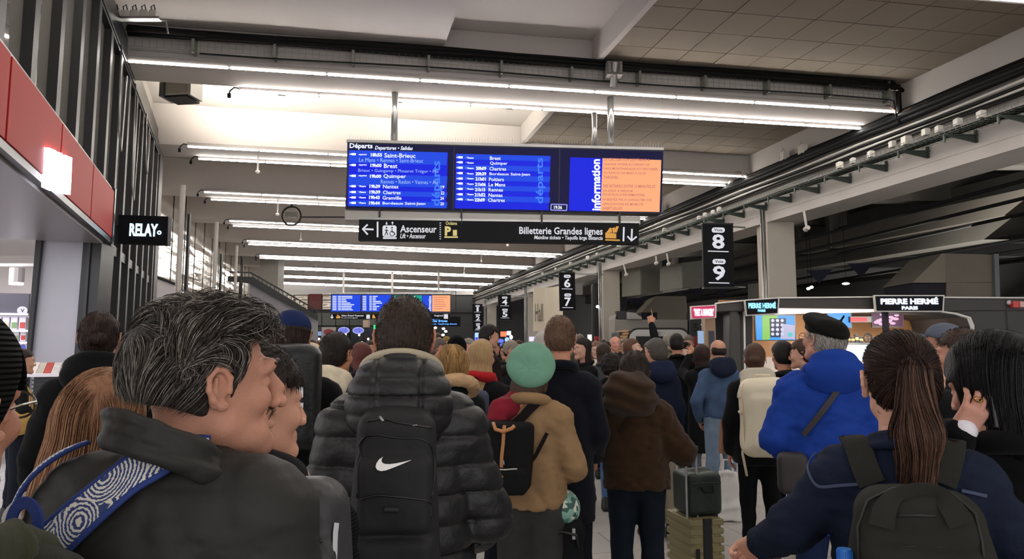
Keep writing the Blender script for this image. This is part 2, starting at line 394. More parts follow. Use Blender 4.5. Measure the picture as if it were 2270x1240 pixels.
m_ = MB(); lquad(m_, -3, 9.3, .085, .115, 3.75, 5.77); lquad(m_, 9.3, 15.0, .085, .115, 0, 5.77); m_.build('window_pane', GLS, WL)
ys = [5.53-.8*i for i in range(8, 0, -1)] + [5.53+.8*i for i in range(12)]
for y in ys:
    z0 = 3.74 if y < 9.0 else 0.0
    m_ = MB(); lquad(m_, y-.06, y+.08, .0, .085, z0, 5.77); lquad(m_, y+.07, y+.13, .055, .085, z0, 5.77); m_.build('mullion', MUL, WL)
for z in (4.9,):
    m_ = MB(); lquad(m_, 9.4, 15, .04, .1, 3.0, 3.14); m_.build('transom', MUL, WL)
m_ = MB(); lquad(m_, 14.5, 15.1, -.02, .35, 0, 5.77); m_.build('corner_post', MUL, WL)
m_ = MB(); lquad(m_, 3.5, 3.6, -.1, .2, 5.9, 6.0)
for y, z in [(9.2, 4.4), (10.6, 4.0), (12.0, 4.8)]:
    m_ = MB(); m_.tube([tuple(lf(y, -.03)+Vector((0, 0, 5.8))), tuple(lf(y+.05, -.05)+Vector((0, 0, z+.2))), tuple(lf(y+.3, -.05)+Vector((0, 0, z))), tuple(lf(y+.6, -.03)+Vector((0, 0, 5.6)))], .012, 6)
    m_.build('hanging_cable', STEEL, WL, smooth=True)
# red fascia
REDM = mat('fascia_red', '#A81C16', .6, 0.0, spec=.15, var=.05, vscale=.8)
e = empty('shop_fascia', 'long red panelled fascia of the newsagent under the glazed upper storey', 'shop sign', lf(4))
for y0, y1 in [(1.9, 3.3), (3.32, 4.78), (4.8, 6.28), (6.3, 7.73), (7.75, 9.12)]:
    m_ = MB(); lquad(m_, y0, y1-.012, -.06, .0, 3.12, 3.74); m_.v = [(a-lf(4).x, b-4, c) for a, b, c in m_.v]; m_.build('panel', REDM, e, bevel=.006)
m_ = MB(); lquad(m_, 1.9, 9.14, -.03, .3, 3.74, 3.79); lquad(m_, 1.9, 9.14, -.05, .3, 3.05, 3.115); lquad(m_, 9.12, 9.2, -.07, .3, 3.05, 3.79); lquad(m_, 1.9, 9.1, -.0, .04, 3.1, 3.76)
m_.v = [(a-lf(4).x, b-4, c) for a, b, c in m_.v]; m_.build('frame', SOF, e)
# glowing letters on the fascia
fc = Face(lf(2, -.08), lf(12, -.08), 'glowing_letters', 'overexposed white glowing letters on the red fascia', 'shop sign')
m_ = MB()
for poly in ([(110,328),(124,334),(124,424),(107,416)], [(126,336),(138,340),(137,366),(144,372),(145,344),(160,350),(158,402),(156,432),(126,424)]):
    fc.quad(m_, poly, -.02, .05)
m_.build('letter', glow('letter_glow', '#F4F2FF', 7.0), fc.e)
# shop ceiling, pier, opening
m_ = MB(); lquad(m_, 1, 9.0, .02, 1.3, 3.02, 3.06); m_.build('shop_ceiling', mat('shop_ceiling_grey', '#8E8A8C', .35, .3), WL)
pf = Face(P(66, 660, 8.95), P(196, 660, 9.05)); a = pf.loc(66, 660)[0]; b = pf.loc(178, 660)[0]
PW = Face(P(66, 660, 8.95), P(196, 660, 9.05), 'shop_pier', 'grey flat pier beside the shop opening, black frames on both sides', 'pillar')
m_ = MB(); PW.quad(m_, [(92,532),(186,522),(163,805),(150,1010),(40,1010),(64,805)], 0, .5); m_.build('face', mat('pier_grey', '#A3A1AB', .38, .35, var=.06, vscale=3), PW.e)
m_ = MB(); PW.quad(m_, [(80,520),(92,532),(64,805),(46,1010),(34,1010),(56,805)], -.06, .1); m_.build('frame', SOF, PW.e)
m_ = MB(); PW.quad(m_, [(186,520),(226,540),(205,805),(196,1010),(150,1010),(163,805)], -.05, .4); m_.build('frame', SOF, PW.e)
m_ = MB(); PW.quad(m_, [(196,520),(202,525),(182,805),(176,805)], -.08, .04); m_.build('rib', mat('rib_grey', '#3A393C', .4, .4), PW.e)
# shop interior
e = empty('wall_back', None, None, kind='structure')
m_ = MB(); m_.bx(-12, -7.1, 12.3, 12.4, 0, 3.4); m_.build('panel', mat('shop_back_dark', '#5A5760', .7), e)
m_ = MB(); m_.bx(-12, -7.3, 12.25, 12.3, 2.42, 3.4); m_.build('header', mat('shop_cream', '#D8D2D0', .6), e)
m_ = MB()
q = [(-4.2, 5.2), (-5.9, 9.3), (-7.3, 12.3), (-14, 12.3), (-12, 5.2)]; m_.add([(x, y, 3.3) for x, y in q], [(0,1,2,3,4)]); m_.build('inner_ceiling', mat('shop_cream', '#D8D2D0', .6), e)
def lamp(name, loc, energy, size, rot, col=(1, 1, 1), sy=None, kind='AREA', spot=None):
    l = bpy.data.lights.new(name, kind); l.energy = energy; l.color = col
    if kind == 'AREA':
        l.size = size
        if sy: l.shape = 'RECTANGLE'; l.size_y = sy
    elif kind == 'SPOT': l.spot_size = spot; l.spot_blend = .9; l.shadow_soft_size = size
    else: l.shadow_soft_size = size
    o = bpy.data.objects.new(name, l); COL.objects.link(o); o.location = loc; o.rotation_euler = rot; return o
lamp('shop_light', (-7.6, 9.2, 3.2), 120, 1.6, (0, 0, 0), (.96, .94, 1), 3.0)
lamp('shop_light', (-5.6, 6.3, 2.98), 25, .5, (0, 0, 0), (.94, .94, 1), 3.0)
e = empty('spot_lamp', 'white ceiling spotlight inside the shop at the left', 'light', P(36, 630, 9.5))
m_ = MB(); m_.cyl((0, 0, .02), (0, 0, .22), .09); m_.build('housing', WHITE, e); m_ = MB(); m_.cyl((0, 0, -.01), (0, 0, .02), .085); m_.build('bulb', PURPLEWHITE, e)
m_ = MB(); m_.bx(-.8, .5, -.03, .03, .24, .28); m_.build('track', WHITE, e)
# lit shelving with goods
SH = Face(P(-60, 700, 9.9), P(62, 700, 10.1), 'shop_shelves', 'brightly lit white shop shelves with packets at the far left', 'shelf')
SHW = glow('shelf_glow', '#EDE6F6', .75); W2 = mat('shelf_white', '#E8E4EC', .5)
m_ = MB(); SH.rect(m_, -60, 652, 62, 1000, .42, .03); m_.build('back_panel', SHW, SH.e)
for y in (694, 731, 758, 781, 806, 850): m_ = MB(); SH.rect(m_, -60, y, 62, y+5, .0, .42); m_.build('shelf', W2, SH.e)
m_ = MB(); SH.rect(m_, -60, 650, 64, 696, .05, .05); m_.build('header', mat('shelf_header', '#4B4853', .5), SH.e)
m_ = MB(); x, z = SH.loc(50, 689, .03); m_.cyl((x, .04, z), (x, .0, z), .06, n=16); m_.build('badge', glow('badge_white', '#F4F0FF', .9), SH.e)
m_ = MB(); SH.text(m_, 'V', 46, 685, 54, 693, -.005); m_.build('lettering', SIGN, SH.e)
PC = ['#D9A0A0', '#E6C9B0', '#C6B4DA', '#E5DCE0', '#7E9C6E', '#5257A8', '#8A6FB0', '#C04A48']
for r, (y0, y1, hh, n) in enumerate([(703, 731, 1, 6), (735, 757, 1, 7), (761, 780, 1, 8), (786, 805, 1, 7), (812, 849, 1, 6)]):
    for i in range(n):
        x0 = -50 + 110*i/n; x1 = x0 + 110/n - 3; c = PC[(i*3+r*5) % 8] if r != 2 else ['#5FAE5A', '#6FB56A', '#6B5AA8', '#3D47B8', '#7B83C8', '#9A6FA8', '#5FAE5A', '#4D57B8'][i]
        m = mat('pack_'+c[1:], c, .5)
        if r == 2:
            t = MB(); (xa, za) = SH.loc((x0+x1)/2, (y0+y1)/2, .04); t.cyl((xa, .10, za), (xa, .02, za), .058, n=14); o = t.build('round_tin', W2)
            t = MB(); t.cyl((xa, .02, za), (xa, .012, za), .04, n=14); o2 = t.build('lid_print', m, o)
        else:
            t = MB(); SH.rect(t, x0, y0, x1, y1, .04, .16); o = t.build('packet', W2, bevel=.006)
            t = MB(); SH.rect(t, x0+2, (y0+y1)/2-2, x1-2, y1-3, .03, .012); t.build('print', m, o)
        o.location = SH.e.location; o.rotation_euler = SH.e.rotation_euler
        hue = {'#D9A0A0': 'pink', '#E6C9B0': 'peach', '#C6B4DA': 'lilac', '#E5DCE0': 'pale', '#7E9C6E': 'green', '#5257A8': 'indigo', '#8A6FB0': 'violet', '#C04A48': 'red'}.get(c, 'coloured')
        tag(o, '%s with %s print, %s from the left on the %s lit shop shelf' % ('round white tin' if r == 2 else 'white packet', hue, ORD[i], ['top', 'second', 'third', 'fourth', 'fifth'][r]), 'packet', 'goods on the lit shop shelves')
# magazine stand
MG = Face(P(74, 830, 8.2), P(136, 828, 8.3), 'magazine_stand', 'dark newspaper stand at the foot of the grey pier', 'stand')
m_ = MB(); MG.rect(m_, 70, 836, 130, 1000, 0, .5); m_.build('base', SOF, MG.e)
for i in range(9): m_ = MB(); MG.rect(m_, 70, 842+i*9, 130, 845+i*9, -.02, .02); m_.build('slat', mat('rib_grey', '#3A393C'), MG.e)
m_ = MB(); MG.rect(m_, 60, 829, 138, 836, -.1, .6); m_.build('top', mat('shelf_white', '#E8E4EC'), MG.e)
for i, (x0, x1, c) in enumerate([(70, 84, '#D8D0C8'), (85, 100, '#B8AE9E'), (101, 116, '#B8483E'), (117, 134, '#C9C2BC')]):
    t = MB(); t0 = MG.loc(x0, 820, .1)[0]; t1 = MG.loc(x1, 820, .1)[0]; z = MG.loc(x0, 829, .1)[1]
    t.hexa([(t0, .0, z), (t1, .0, z), (t1, .04, z), (t0, .04, z)], [(t0, .18, z+.13), (t1, .18, z+.13), (t1, .22, z+.13), (t0, .22, z+.13)])
    o = t.build('magazine', mat('mag_'+c[1:], c, .4, var=.3, vscale=30)); o.location = MG.e.location; o.rotation_euler = MG.e.rotation_euler
    tag(o, '%s magazine, %s from the left on the stand by the pier' % (['cream', 'tan', 'red', 'pale grey'][i], ORD[i]), 'magazine', 'magazines on the stand')
# RELAY blade sign
RS = Face(P(262, 510, 10.0), P(372, 511, 10.1), 'blade_sign', 'black projecting sign reading RELAY in glowing white letters', 'sign')
m_ = MB(); RS.quad(m_, [(262,476),(373,480),(371,543),(262,539)], 0, .16); m_.build('casing', SIGN, RS.e, bevel=.006)
m_ = MB(); RS.text(m_, 'RELAY', 287, 496, 350, 524, -.012, bold=.035); m_.build('lettering', glow('relay_glow', '#C4ECFF', 3.0), RS.e)
m_ = MB(); x, z = RS.loc(353, 516, -.012); m_.tube([(x+.022*math.cos(t), -.012, z+.022*math.sin(t)) for t in np.linspace(0, 6.3, 16)], .008, 6); m_.build('logo', glow('relay_glow', '#C4ECFF', 3.0), RS.e)
m_ = MB(); RS.rect(m_, 225, 490, 264, 500, .04, .05); m_.build('bracket', SOF, RS.e)

# ------------------------------------------------------------------ left far side: rippled metal cladding, posts, stairs
def l2(y): return -3.95-0.25*y
WAVY = mat('rippled_metal', '#E8E2D8', .14, .8, wave=('Z', .9, .5, 1.6))
e = empty('wall_far_left', None, None, kind='structure')
for i, y in enumerate(np.arange(15.3, 50, 1.6)):
    m_ = MB(); q = [(l2(y)-.9, y), (l2(y+1.57)-.9, y+1.57), (l2(y+1.57)-1.0, y+1.57), (l2(y)-1.0, y)]
    zb = 2.9 if y < 28 else 3.2
    m_.hexa([(a, b, zb) for a, b in q], [(a, b, 6.6) for a, b in q]); m_.build('cladding_panel', WAVY, e)
    m_ = MB(); m_.bx(l2(y)-.91, l2(y)-.885, y-.008, y+.008, zb, 6.6); m_.build('joint_strip', DARK, e)
m_ = MB(); m_.hexa([(l2(15)-.95, 15, -0.01), (l2(52)-.95, 52, -0.01), (l2(52)-1.3, 52, -0.01), (l2(15)-1.3, 15, -0.01)], [(l2(15)-.95, 15, 2.9), (l2(52)-.95, 52, 2.9), (l2(52)-1.3, 52, 2.9), (l2(15)-1.3, 15, 2.9)]); m_.build('lower_wall', mat('lower_wall_grey', '#8F8D94', .5), e)
for i, (px, y, r, d) in enumerate([(392, 16.6, .065, 'nearest'), (472, 21.5, .055, 'second'), (519, 26.5, .05, 'third'), (533, 30, .04, 'fourth')]):
    x = (px-CX)/F*y; m_ = MB(); m_.cyl((0, 0, 0), (0, 0, 5.6), r, n=12)
    o = m_.build('post', WHITE if i < 3 else DARK, smooth=False); o.location = (x, y, 0); tag(o, '%s slim round post along the rippled metal cladding on the left' % d, 'post', 'posts by the cladding')
    m_ = MB(); m_.bx(.14, .2, 0, .08, 2.9, 4.9-.3*i); m_.build('black_strip', BLACK, o)
SP = Face(P(300, 640, 15.6), P(390, 640, 15.9), 'stair_parapet', 'white sloping stair parapet with black handrail beyond the glazed facade', 'stair')
m_ = MB(); SP.quad(m_, [(296,600),(388,634),(386,735),(296,664)], 0, .12); m_.build('parapet', mat('parapet_white', '#CFC9CC', .5), SP.e)
m_ = MB(); SP.quad(m_, [(296,592),(388,627),(388,633),(296,599)], -.03, .08); m_.build('handrail', BLACK, SP.e)
m_ = MB(); SP.quad(m_, [(296,664),(386,735),(386,940),(296,940)], .06, .1); m_.build('under_panel', mat('lower_wall_grey', '#8F8D94'), SP.e)
ST = Face(P(500, 650, 27), P(700, 650, 28), 'staircase', 'descending staircase with black balustrade above the crowd at far left', 'stair')
m_ = MB(); ST.quad(m_, [(505,612),(560,614),(705,700),(705,712),(552,628),(505,624)], 0, .12); m_.build('stringer', BLACK, ST.e)
m_ = MB(); ST.quad(m_, [(508,602),(556,603),(712,692),(712,695),(554,606),(508,605)], .02, .06); m_.build('handrail', DARK, ST.e)
for i in range(16):
    x = 562+i*9.2; y = 605+(x-556)*.575; m_ = MB(); ST.quad(m_, [(x, y), (x+1.6, y+1), (x+1.6, y+16), (x, y+15)], .03, .04); m_.build('baluster', DARK, ST.e)
m_ = MB(); ST.quad(m_, [(552,628),(705,712),(705,900),(552,900)], .2, .1); m_.build('side_wall', mat('lower_wall_grey', '#8F8D94'), ST.e)
m_ = MB(); m_.bx(0, .9, 0, .9, 0, 6.7); o = m_.build('column', mat('column_grey', '#8C8983', .7)); o.location = P(574, 650, 34).xy.to_3d(); tag(o, 'grey square column behind the descending staircase at the far left', 'column')

# ================================================================== FAR END
e = empty('wall_far', None, None, kind='structure')
FE = Face(P(560, 700, 50), P(1075, 700, 50)); FE.e = e; e.location = FE.o; e.rotation_euler = (0, 0, FE.rot)
m_ = MB(); m_.bx(-12, 26, .6, .7, 0, 7); m_.build('back_panel', mat('far_dark', '#16171A', .4), e)
m_ = MB(); m_.bx(-12, 26, .3, .5, 5.58, 6.75); m_.build('upper_wall', WHITE, e)
for i in range(9):
    x0 = 560+i*31; m_ = MB(); FE.rect(m_, x0, 652, x0+29, 689, .0, .05); m_.build('rippled_panel', WAVY if i != 4 else mat('far_red', '#5A1A1E', .3), e)
for i in range(9):
    x0 = 590+i*31; m_ = MB(); FE.rect(m_, x0, 693, x0+29.5, 722, .0, .05); m_.build('glass_panel', mat('far_glass', '#4C524F', .15, var=.2, vscale=.7), e)
    m_ = MB(); FE.rect(m_, x0, 724, x0+29.5, 790, .1, .05); m_.build('shopfront_pane', mat('far_shop', '#1C2024', .2), e)
m_ = MB(); FE.rect(m_, 560, 686, 1100, 693, -.2, .3); m_.build('floor_band', DARK, e)
def shop_item(px, py, Y, w_, h_, m, name, label, cat, shape='box', group=None):
    p = P(px, py, Y); s = Y/F; t = MB()
    if shape == 'oval': t.cyl((0, .06, 0), (0, 0, 0), 1, n=28); t.v = [(x*w_*s/2, y, z*h_*s/2) for x, y, z in t.v]
    else: t.bx(-w_*s/2, w_*s/2, 0, .06, -h_*s/2, h_*s/2)
    o = t.build(name, m); o.location = p; tag(o, label, cat, group)
    t = MB()
    if 'lamp' in name: t.cyl((0, .03, h_*s/2*.8), (0, .03, (5.85 if px < 1300 else 7.6)-p.z), .008, n=5); t.build('cord', CABLE, o)
    else: t.cyl((0, .08, -h_*s/2*.5), (0, .08, -p.z), .025, n=6); t.build('stand', BLACK, o)
    return o
o = shop_item(728, 757, 48, 31, 62, mat('panel_grey', '#AFA9A4', .6), 'poster_board', 'pale shop panel bearing a red oval far away', 'sign')
q = shop_item(728, 736, 47.7, 22, 12, mat('oval_red', '#8E3B42', .5), 'oval_sign', 'dark red oval sign on a pale panel in the far shop', 'sign', 'oval')
for px, d in ((762, 'left'), (794, 'right')):
    q = shop_item(px, 733, 47.8, 25, 15, glow('oval_rim', '#B9C0FF', .9), 'oval_sign', '%s of two glowing blue oval signs in the far shopfront' % d, 'sign', 'oval')
    t = MB(); t.cyl((0, -.02, 0), (0, -.01, 0), 1, n=24); t.v = [(x*.33, y, z*.18) for x, y, z in t.v]; t.build('oval_face', glow('oval_blue', '#7F86EE', .8), q)
for i, (px, py) in enumerate([(766, 742), (796, 743), (816, 752), (802, 760)]):
    shop_item(px, py, 47, 4, 5, glow('warm_bulb', '#FFF0D8', 5), 'shop_lamp', 'small warm lamp, %s from the left under the blue oval signs' % ORD[i], 'light', 'oval', 'lamps under the oval signs')
for i, (px, py) in enumerate([(965, 727), (983, 729), (988, 735), (982, 743)]):
    shop_item(px, py, 46, 7, 5, glow('warm_bulb2', '#FFF6DA', 4), 'shop_lamp', 'glowing globe lamp under the blue ticket sign, %s from the left' % ORD[i], 'light', 'oval', 'globe lamps of the far ticket hall')
shop_item(830, 731, 47, 4, 20, glow('green_glow', '#30D880', 1.6), 'light_tube', 'narrow green glowing strip behind the puffer man\'s head', 'light')
shop_item(812, 718, 48, 15, 16, mat('poster_tan', '#B39A8C', .7), 'poster', 'tan square poster on the far facade', 'poster')
shop_item(699, 752, 47, 20, 5, glow('white_glow', '#E8F2FF', 2.2), 'light_tube', 'white glowing bar beside the blue cap far away', 'light')
shop_item(703, 740, 47.5, 18, 9, glow('pale_blue_glow', '#8FA8D8', .8), 'display_panel', 'pale blue display beside the blue cap far away', 'sign')
BL = Face(P(940, 713, 44), P(1014, 713, 44), 'ticket_hall_sign', 'glowing blue sign reading Grandes lignes in the far background', 'sign')
m_ = MB(); BL.rect(m_, 935, 702, 1020, 724, .02, .2); m_.build('casing', SIGN, BL.e)
for x in (945, 1010): m_ = MB(); a, z = BL.loc(x, 703, .1); m_.cyl((a, .1, z), (a, .1, 5.85), .02, n=6); m_.build('hanger', BLACK, BL.e)
m_ = MB(); BL.text(m_, 'Billetterie', 946, 705, 970, 709, -.01); BL.text(m_, 'Grandes lignes', 938, 709, 992, 716, -.01, bold=.04); BL.text(m_, 'Mainline tickets . Taquilla larga distancia', 938, 717, 1013, 721, -.01); m_.build('lettering', glow('blue_text', '#5FA4FF', 1.6), BL.e)
# reddish and blue shops beneath the track signs
shop_item(1122, 735, 52, 60, 60, mat('far_maroon', '#3A1518', .5), 'shopfront', 'dark maroon shop wall beneath the track 4 and 5 sign', 'wall panel')
shop_item(1116, 741, 46, 13, 11, glow('orange_glow', '#FF6A4A', 1.8), 'shop_sign', 'small glowing orange sign beneath track 4 and 5 sign', 'sign')
shop_item(1128, 739, 46, 9, 9, glow('white_glow', '#E8F2FF', 2.2), 'shop_sign', 'small glowing white sign right of the orange one', 'sign')
for i, (px, py, w_, h_) in enumerate([(1110, 756, 14, 9), (1124, 754, 10, 12), (1133, 748, 8, 10), (1117, 765, 18, 8), (1132, 763, 8, 7), (1100, 760, 10, 12)]):
    shop_item(px, py, 45, w_, h_, glow('blue_bits%d' % (i % 3), ['#5A6EF0', '#9FC4FF', '#D8E8FF'][i % 3], 1.3), 'shop_display', 'glowing blue display, %s of the cluster near the tall man\'s face' % ORD[i], 'display', 'oval', 'blue displays of the far shop')
shop_item(1057, 752, 45, 10, 22, glow('blue_bits0', '#5A6EF0', 1.3), 'display_panel', 'tall blue display beneath the track 1, 2 and 3 sign', 'display')
shop_item(1057, 743, 44.8, 8, 10, glow('blue_bits1', '#9FC4FF', 1.3), 'display_panel', 'small cyan display beneath the track 1, 2 and 3 sign', 'display')
shop_item(1182, 752, 36, 18, 10, glow('lavender_glow', '#CFC9F6', 1.3), 'light_box', 'lavender light box left of the beret', 'light')
shop_item(1195, 752, 35.5, 8, 8, glow('white_glow', '#E8F2FF', 2.2), 'round_lamp', 'round white lamp left of the navy-coated man', 'light', 'oval')
shop_item(1281, 750, 30, 9, 14, glow('cyan_glow', '#8FD0E8', 1.4), 'display_panel', 'narrow cyan display right of the navy-coated man', 'display')
shop_item(1312, 749, 28, 18, 13, glow('white_box', '#FFF4F4', 2.6), 'light_box', 'bright white light box over the crowd beside red panels', 'light')
shop_item(1335, 762, 27, 34, 32, mat('panel_red', '#A83436', .5), 'red_panel', 'red panel beside the bright white light box', 'wall panel')
for i, px in enumerate((1343, 1361)):
    o = shop_item(px, 757, 26.6, 15, 36, SIGN, 'vending_display', '%s of two dark standing blue displays left of the slatted kiosk' % ['left', 'right'][i], 'display')
    t = MB(); t.bx(-.1, .1, -.01, 0, -.25, .25); t.build('screen', glow('blue_scr', '#4E63B8', .7), o)
# ------------------------------------------------------------------ Hall 1 curved wall
e = empty('hall_wall', 'cream curved wall with grey lettering Hall 1', 'wall panel', P(1212, 690, 30))
m_ = MB(); a = MB()
p0 = P(1183, 690, 30); s = 30/F
pts = [(-29*s, 0), (-5*s, -.05), (15*s, -.35), (32*s, -1.0), (32*s, .4), (-29*s, .4)]
m_.hexa([(0,0,0)]*4, [(0,0,0)]*4); m_ = MB(); n = len(pts)
z0, z1 = -45*s, 52*s
m_.add([(x, y, z0) for x, y in pts]+[(x, y, z1) for x, y in pts], [tuple(range(n))[::-1], tuple(range(n, 2*n))]+[(i, (i+1) % n, (i+1) % n+n, i+n) for i in range(n)])
m_.build('wall_panel', mat('cream_wall', '#D9CFBC', .6), e)
m_ = MB(); m_.text('Hall 1', -26*s, -1*s, -24*s, 16*s, -.09, bold=.01); m_.build('lettering', mat('grey_letters', '#6E685E', .6), e)

# ================================================================== BOARDS AND SIGNS
def strokes(face, mb, pts, off, r=.012):
    q = [face.loc(x, y, off) for x, y in pts]; mb.tube([(a, off, b) for a, b in q], r, 6)
BD = Face(P(767, 390, 11.0), P(1468, 398, 11.3), 'departure_board', 'large hanging blue departures board with three screens and an orange notice', 'display board')
m_ = MB(); BD.quad(m_, [(770,313),(1471,332),(1467,474),(765,463)], .012, .26); m_.build('casing', mat('board_dark', '#0B0B2A', .35), BD.e, bevel=.006)
m_ = MB(); BD.quad(m_, [(768,309),(1472,327),(1471,333),(768,315)], -.01, .3); m_.build('top_rail', STEEL, BD.e)
m_ = MB(); BD.quad(m_, [(764,466),(1420,480),(1420,498),(764,488)], .03, .2); m_.build('lower_housing', mat('housing_light', '#A9A7A2', .45, .3), BD.e, bevel=.01)
for x in (841, 1023, 1201, 1374): m_ = MB(); BD.rect(m_, x-2, 462, x+2, 496, .0, .22); m_.build('divider', BLACK, BD.e)
for (x, yt, r) in ((876, 176, .055), (1353, 215, .055), (1327, 245, .045)):
    a, z1 = BD.loc(x, yt, .14); z0 = BD.loc(x, 318, .14)[1]; yo = .14 if r > .05 else .55
    m_ = MB(); m_.cyl((a, yo, z0), (a, yo, z1+.1), r, n=16); m_.build('pole', STEEL, BD.e, smooth=True)
for (x, y) in ((877, 143), (1351, 175)):
    a, z = BD.loc(x, y, 0); m_ = MB(); m_.bx(a-.125, a+.125, -.45, .1, z-.1, z+.12); m_.build('bracket', mat('plate_grey', '#77746F', .5, .4), BD.e)
    m_ = MB(); m_.cyl((a, -.3, z-.25), (a, -.46, z+.1), .06); m_.bx(a-.11, a-.07, -.48, -.45, z-.08, z+.1); m_.bx(a+.07, a+.11, -.48, -.45, z-.08, z+.1); m_.build('clamp', STEEL, BD.e)
# delicate anti-bird wires on top
m_ = MB()
for x in range(775, 1470, 6):
    y = 306+(x-770)*.0265; strokes(BD, m_, [(x, y+4), (x+1, y-5 if (x//6) % 3 else y-9)], .1, .003)
m_.build('bird_wires', STEEL, BD.e, kind='stuff')
SB = glow('screen_blue', '#0A1EDC', .95); SB2 = glow('screen_blue_light', '#1846E0', .95); SBD = glow('screen_navy', '#06063C', .8)
m_ = MB(); BD.quad(m_, [(773,318),(1006,324),(1003,466),(769,460)], 0, .012); BD.quad(m_, [(1008,324),(1240,330),(1238,469),(1005,466)], 0, .012); BD.quad(m_, [(1242,330),(1470,336),(1466,471),(1240,469)], 0, .012)
m_.build('screen', SBD, BD.e)
def yb(y, x): return y+(x-780)*.017
m_ = MB(); BD.quad(m_, [(774,333),(993,339),(989,459),(770,456)], -.004, .004); BD.quad(m_, [(1011,341),(1221,346),(1216,466),(1008,462)], -.004, .004); BD.quad(m_, [(1264,349),(1336,351),(1332,469),(1261,467)], -.004, .004); m_.build('screen_field', SB, BD.e)
m_ = MB()
for y0, y1 in ((333,361),(386,411),(422,433),(444,457)): BD.quad(m_, [(774,y0),(992,y0+5),(990,y1+5),(772,y1)], -.008, .004)
for y0, y1 in ((341,353),(365,376),(387,399),(410,421),(433,445)): BD.quad(m_, [(1011,y0),(1220,y0+5),(1218,y1+5),(1010,y1)], -.008, .004)
m_.build('row_stripe', SB2, BD.e)
m_ = MB(); BD.quad(m_, [(1336,351),(1466,355),(1462,470),(1331,468)], -.006, .006); m_.build('notice_panel', glow('notice_orange', '#F8A878', 1.0), BD.e)
m_ = MB()
BD.text(m_, 'Départs', 775, 318, 826, 332, -.014, bold=.03)
for (x0, x1, y, t, h_) in [(852,921,345,'Saint-Brieuc',10),(851,881,368,'Brest',10),(850,900,392,'Quimper',11),(849,883,414,'Nantes',8),(849,888,427,'Chartres',8),(848,890,439,'Granville',8),(848,943,452,'Bordeaux Saint-Jean',8),
    (1086,1110,351,'Brest',8),(1086,1125,363,'Quimper',9),(1085,1122,374.5,'Chartres',8),(1085,1175,387,'Bordeaux Saint-Jean',8),(1084,1117,398,'Poitiers',8),(1083,1120,409.5,'Le Mans',8),(1083,1115,421,'Rennes',8),(1083,1114,433,'Nantes',8),(1082,1119,444,'Chartres',8)]:
    BD.text(m_, t, x0, y-h_/2, x1, y+h_/2, -.014, bold=.015)
for (x0, x1, y, t) in [(822,847,343.5,'18h55'),(821,846,367,'19h00'),(820,845,391,'19h00'),(819,843,413.5,'19h39'),(819,843,426,'19h39'),(818,842,438,'19h43'),(818,842,450.5,'19h44'),
    (1055,1078,373.5,'20h09'),(1054,1078,385.5,'20h39'),(1054,1077,397,'21h01'),(1053,1077,409,'21h06'),(1053,1076,420.5,'21h15'),(1052,1076,432,'21h52'),(1052,1075,443.5,'22h09')]:
    BD.text(m_, t, x0, y-4, x1, y+4, -.014, bold=.045)
BD.text(m_, '19:36', 1228, 456, 1246, 464, -.014, bold=.03)
for (x0, x1, y, t) in [(977,985,415,'19'),(977,985,428,'22'),(976,984,440,'24'),(976,984,452,'20')]: BD.text(m_, t, x0, y-3.5, x1, y+3.5, -.014)
for xx, ys_, t in ((795, (343, 366, 390), 'supprimé'), (793, (413, 426, 438, 450), 'à l’heure'), (1032, (350, 361, 373, 385, 396, 408, 419, 431, 443), 'à l’heure')):
    for y in ys_: BD.text(m_, t, xx, y-2, xx+18, y+2, -.014, bold=.05)
for y in (342, 366, 390, 413, 426, 438, 450): x, z = BD.loc(784, y, -.014); m_.box((x, -.014, z), (.07, .004, .035)); m_.box((x-.05, -.014, z), (.03, .004, .015))
for y in (349, 360, 372, 384, 396, 407, 419, 431, 442): x, z = BD.loc(1021, y, -.014); m_.box((x, -.014, z), (.07, .004, .035)); m_.box((x-.05, -.014, z), (.03, .004, .015))
m_.build('lettering', glow('screen_text', '#E6ECFF', 1.1), BD.e)
m_ = MB(); BD.text(m_, 'Departures • Salidas', 831, 324, 915, 335, -.014, bold=.02, shear=.25); m_.build('lettering', glow('screen_text', '#E6ECFF', 1.1), BD.e)
m_ = MB()
for (x0, x1, y, t) in [(796,938,355.5,'Le Mans • Rennes • Saint-Brieuc'),(794,972,380,'Brieuc • Guingamp • Plouaret Trégor • Mo'),(844,970,403.5,'Rennes • Redon • Vannes • Au')]: BD.text(m_, t, x0, y-4.5, x1, y+4.5, -.014, bold=.0)
m_.build('lettering', glow('screen_text_soft', '#9FC0FF', .95), BD.e)
m_ = MB(); BD.text(m_, 'départs', 957, 357, 981, 457, -.012, bold=.02, rot=1); BD.text(m_, 'départs', 1187, 350, 1209, 452, -.012, bold=.02, rot=1); m_.build('lettering', glow('screen_text_blue', '#3F7CF6', .95), BD.e)
m_ = MB(); BD.text(m_, 'information', 1311, 353, 1331, 467, -.012, bold=.035, rot=1); m_.build('lettering', glow('screen_text', '#E6ECFF', 1.1), BD.e)
m_ = MB()
for i, t in enumerate(['LA CIRCULATION DES TRAINS A', 'GRANDE VITESSE AU DÉPART DE', 'PARIS MONTPARNASSE EST PERTURBÉE', 'EN RAISON DE MISES À QUAI', 'TARDIVES.', None, 'DES RETARDS ENTRE 15 MINUTES ET', '2H SONT À PRÉVOIR.', 'POUR PLUS D’INFORMATIONS,', 'N’HÉSITEZ PAS À CONSULTER VOS', 'APPLICATIONS DE MOBILITÉ', 'HABITUELLES.']):
    if t: BD.text(m_, t, 1339-i*.3, 351+i*9.8, 1339-i*.3+len(t)*3.75, 357.5+i*9.8, -.014, bold=.01)
m_.build('lettering', glow('notice_text', '#C4706C', .9), BD.e)
m_ = MB()
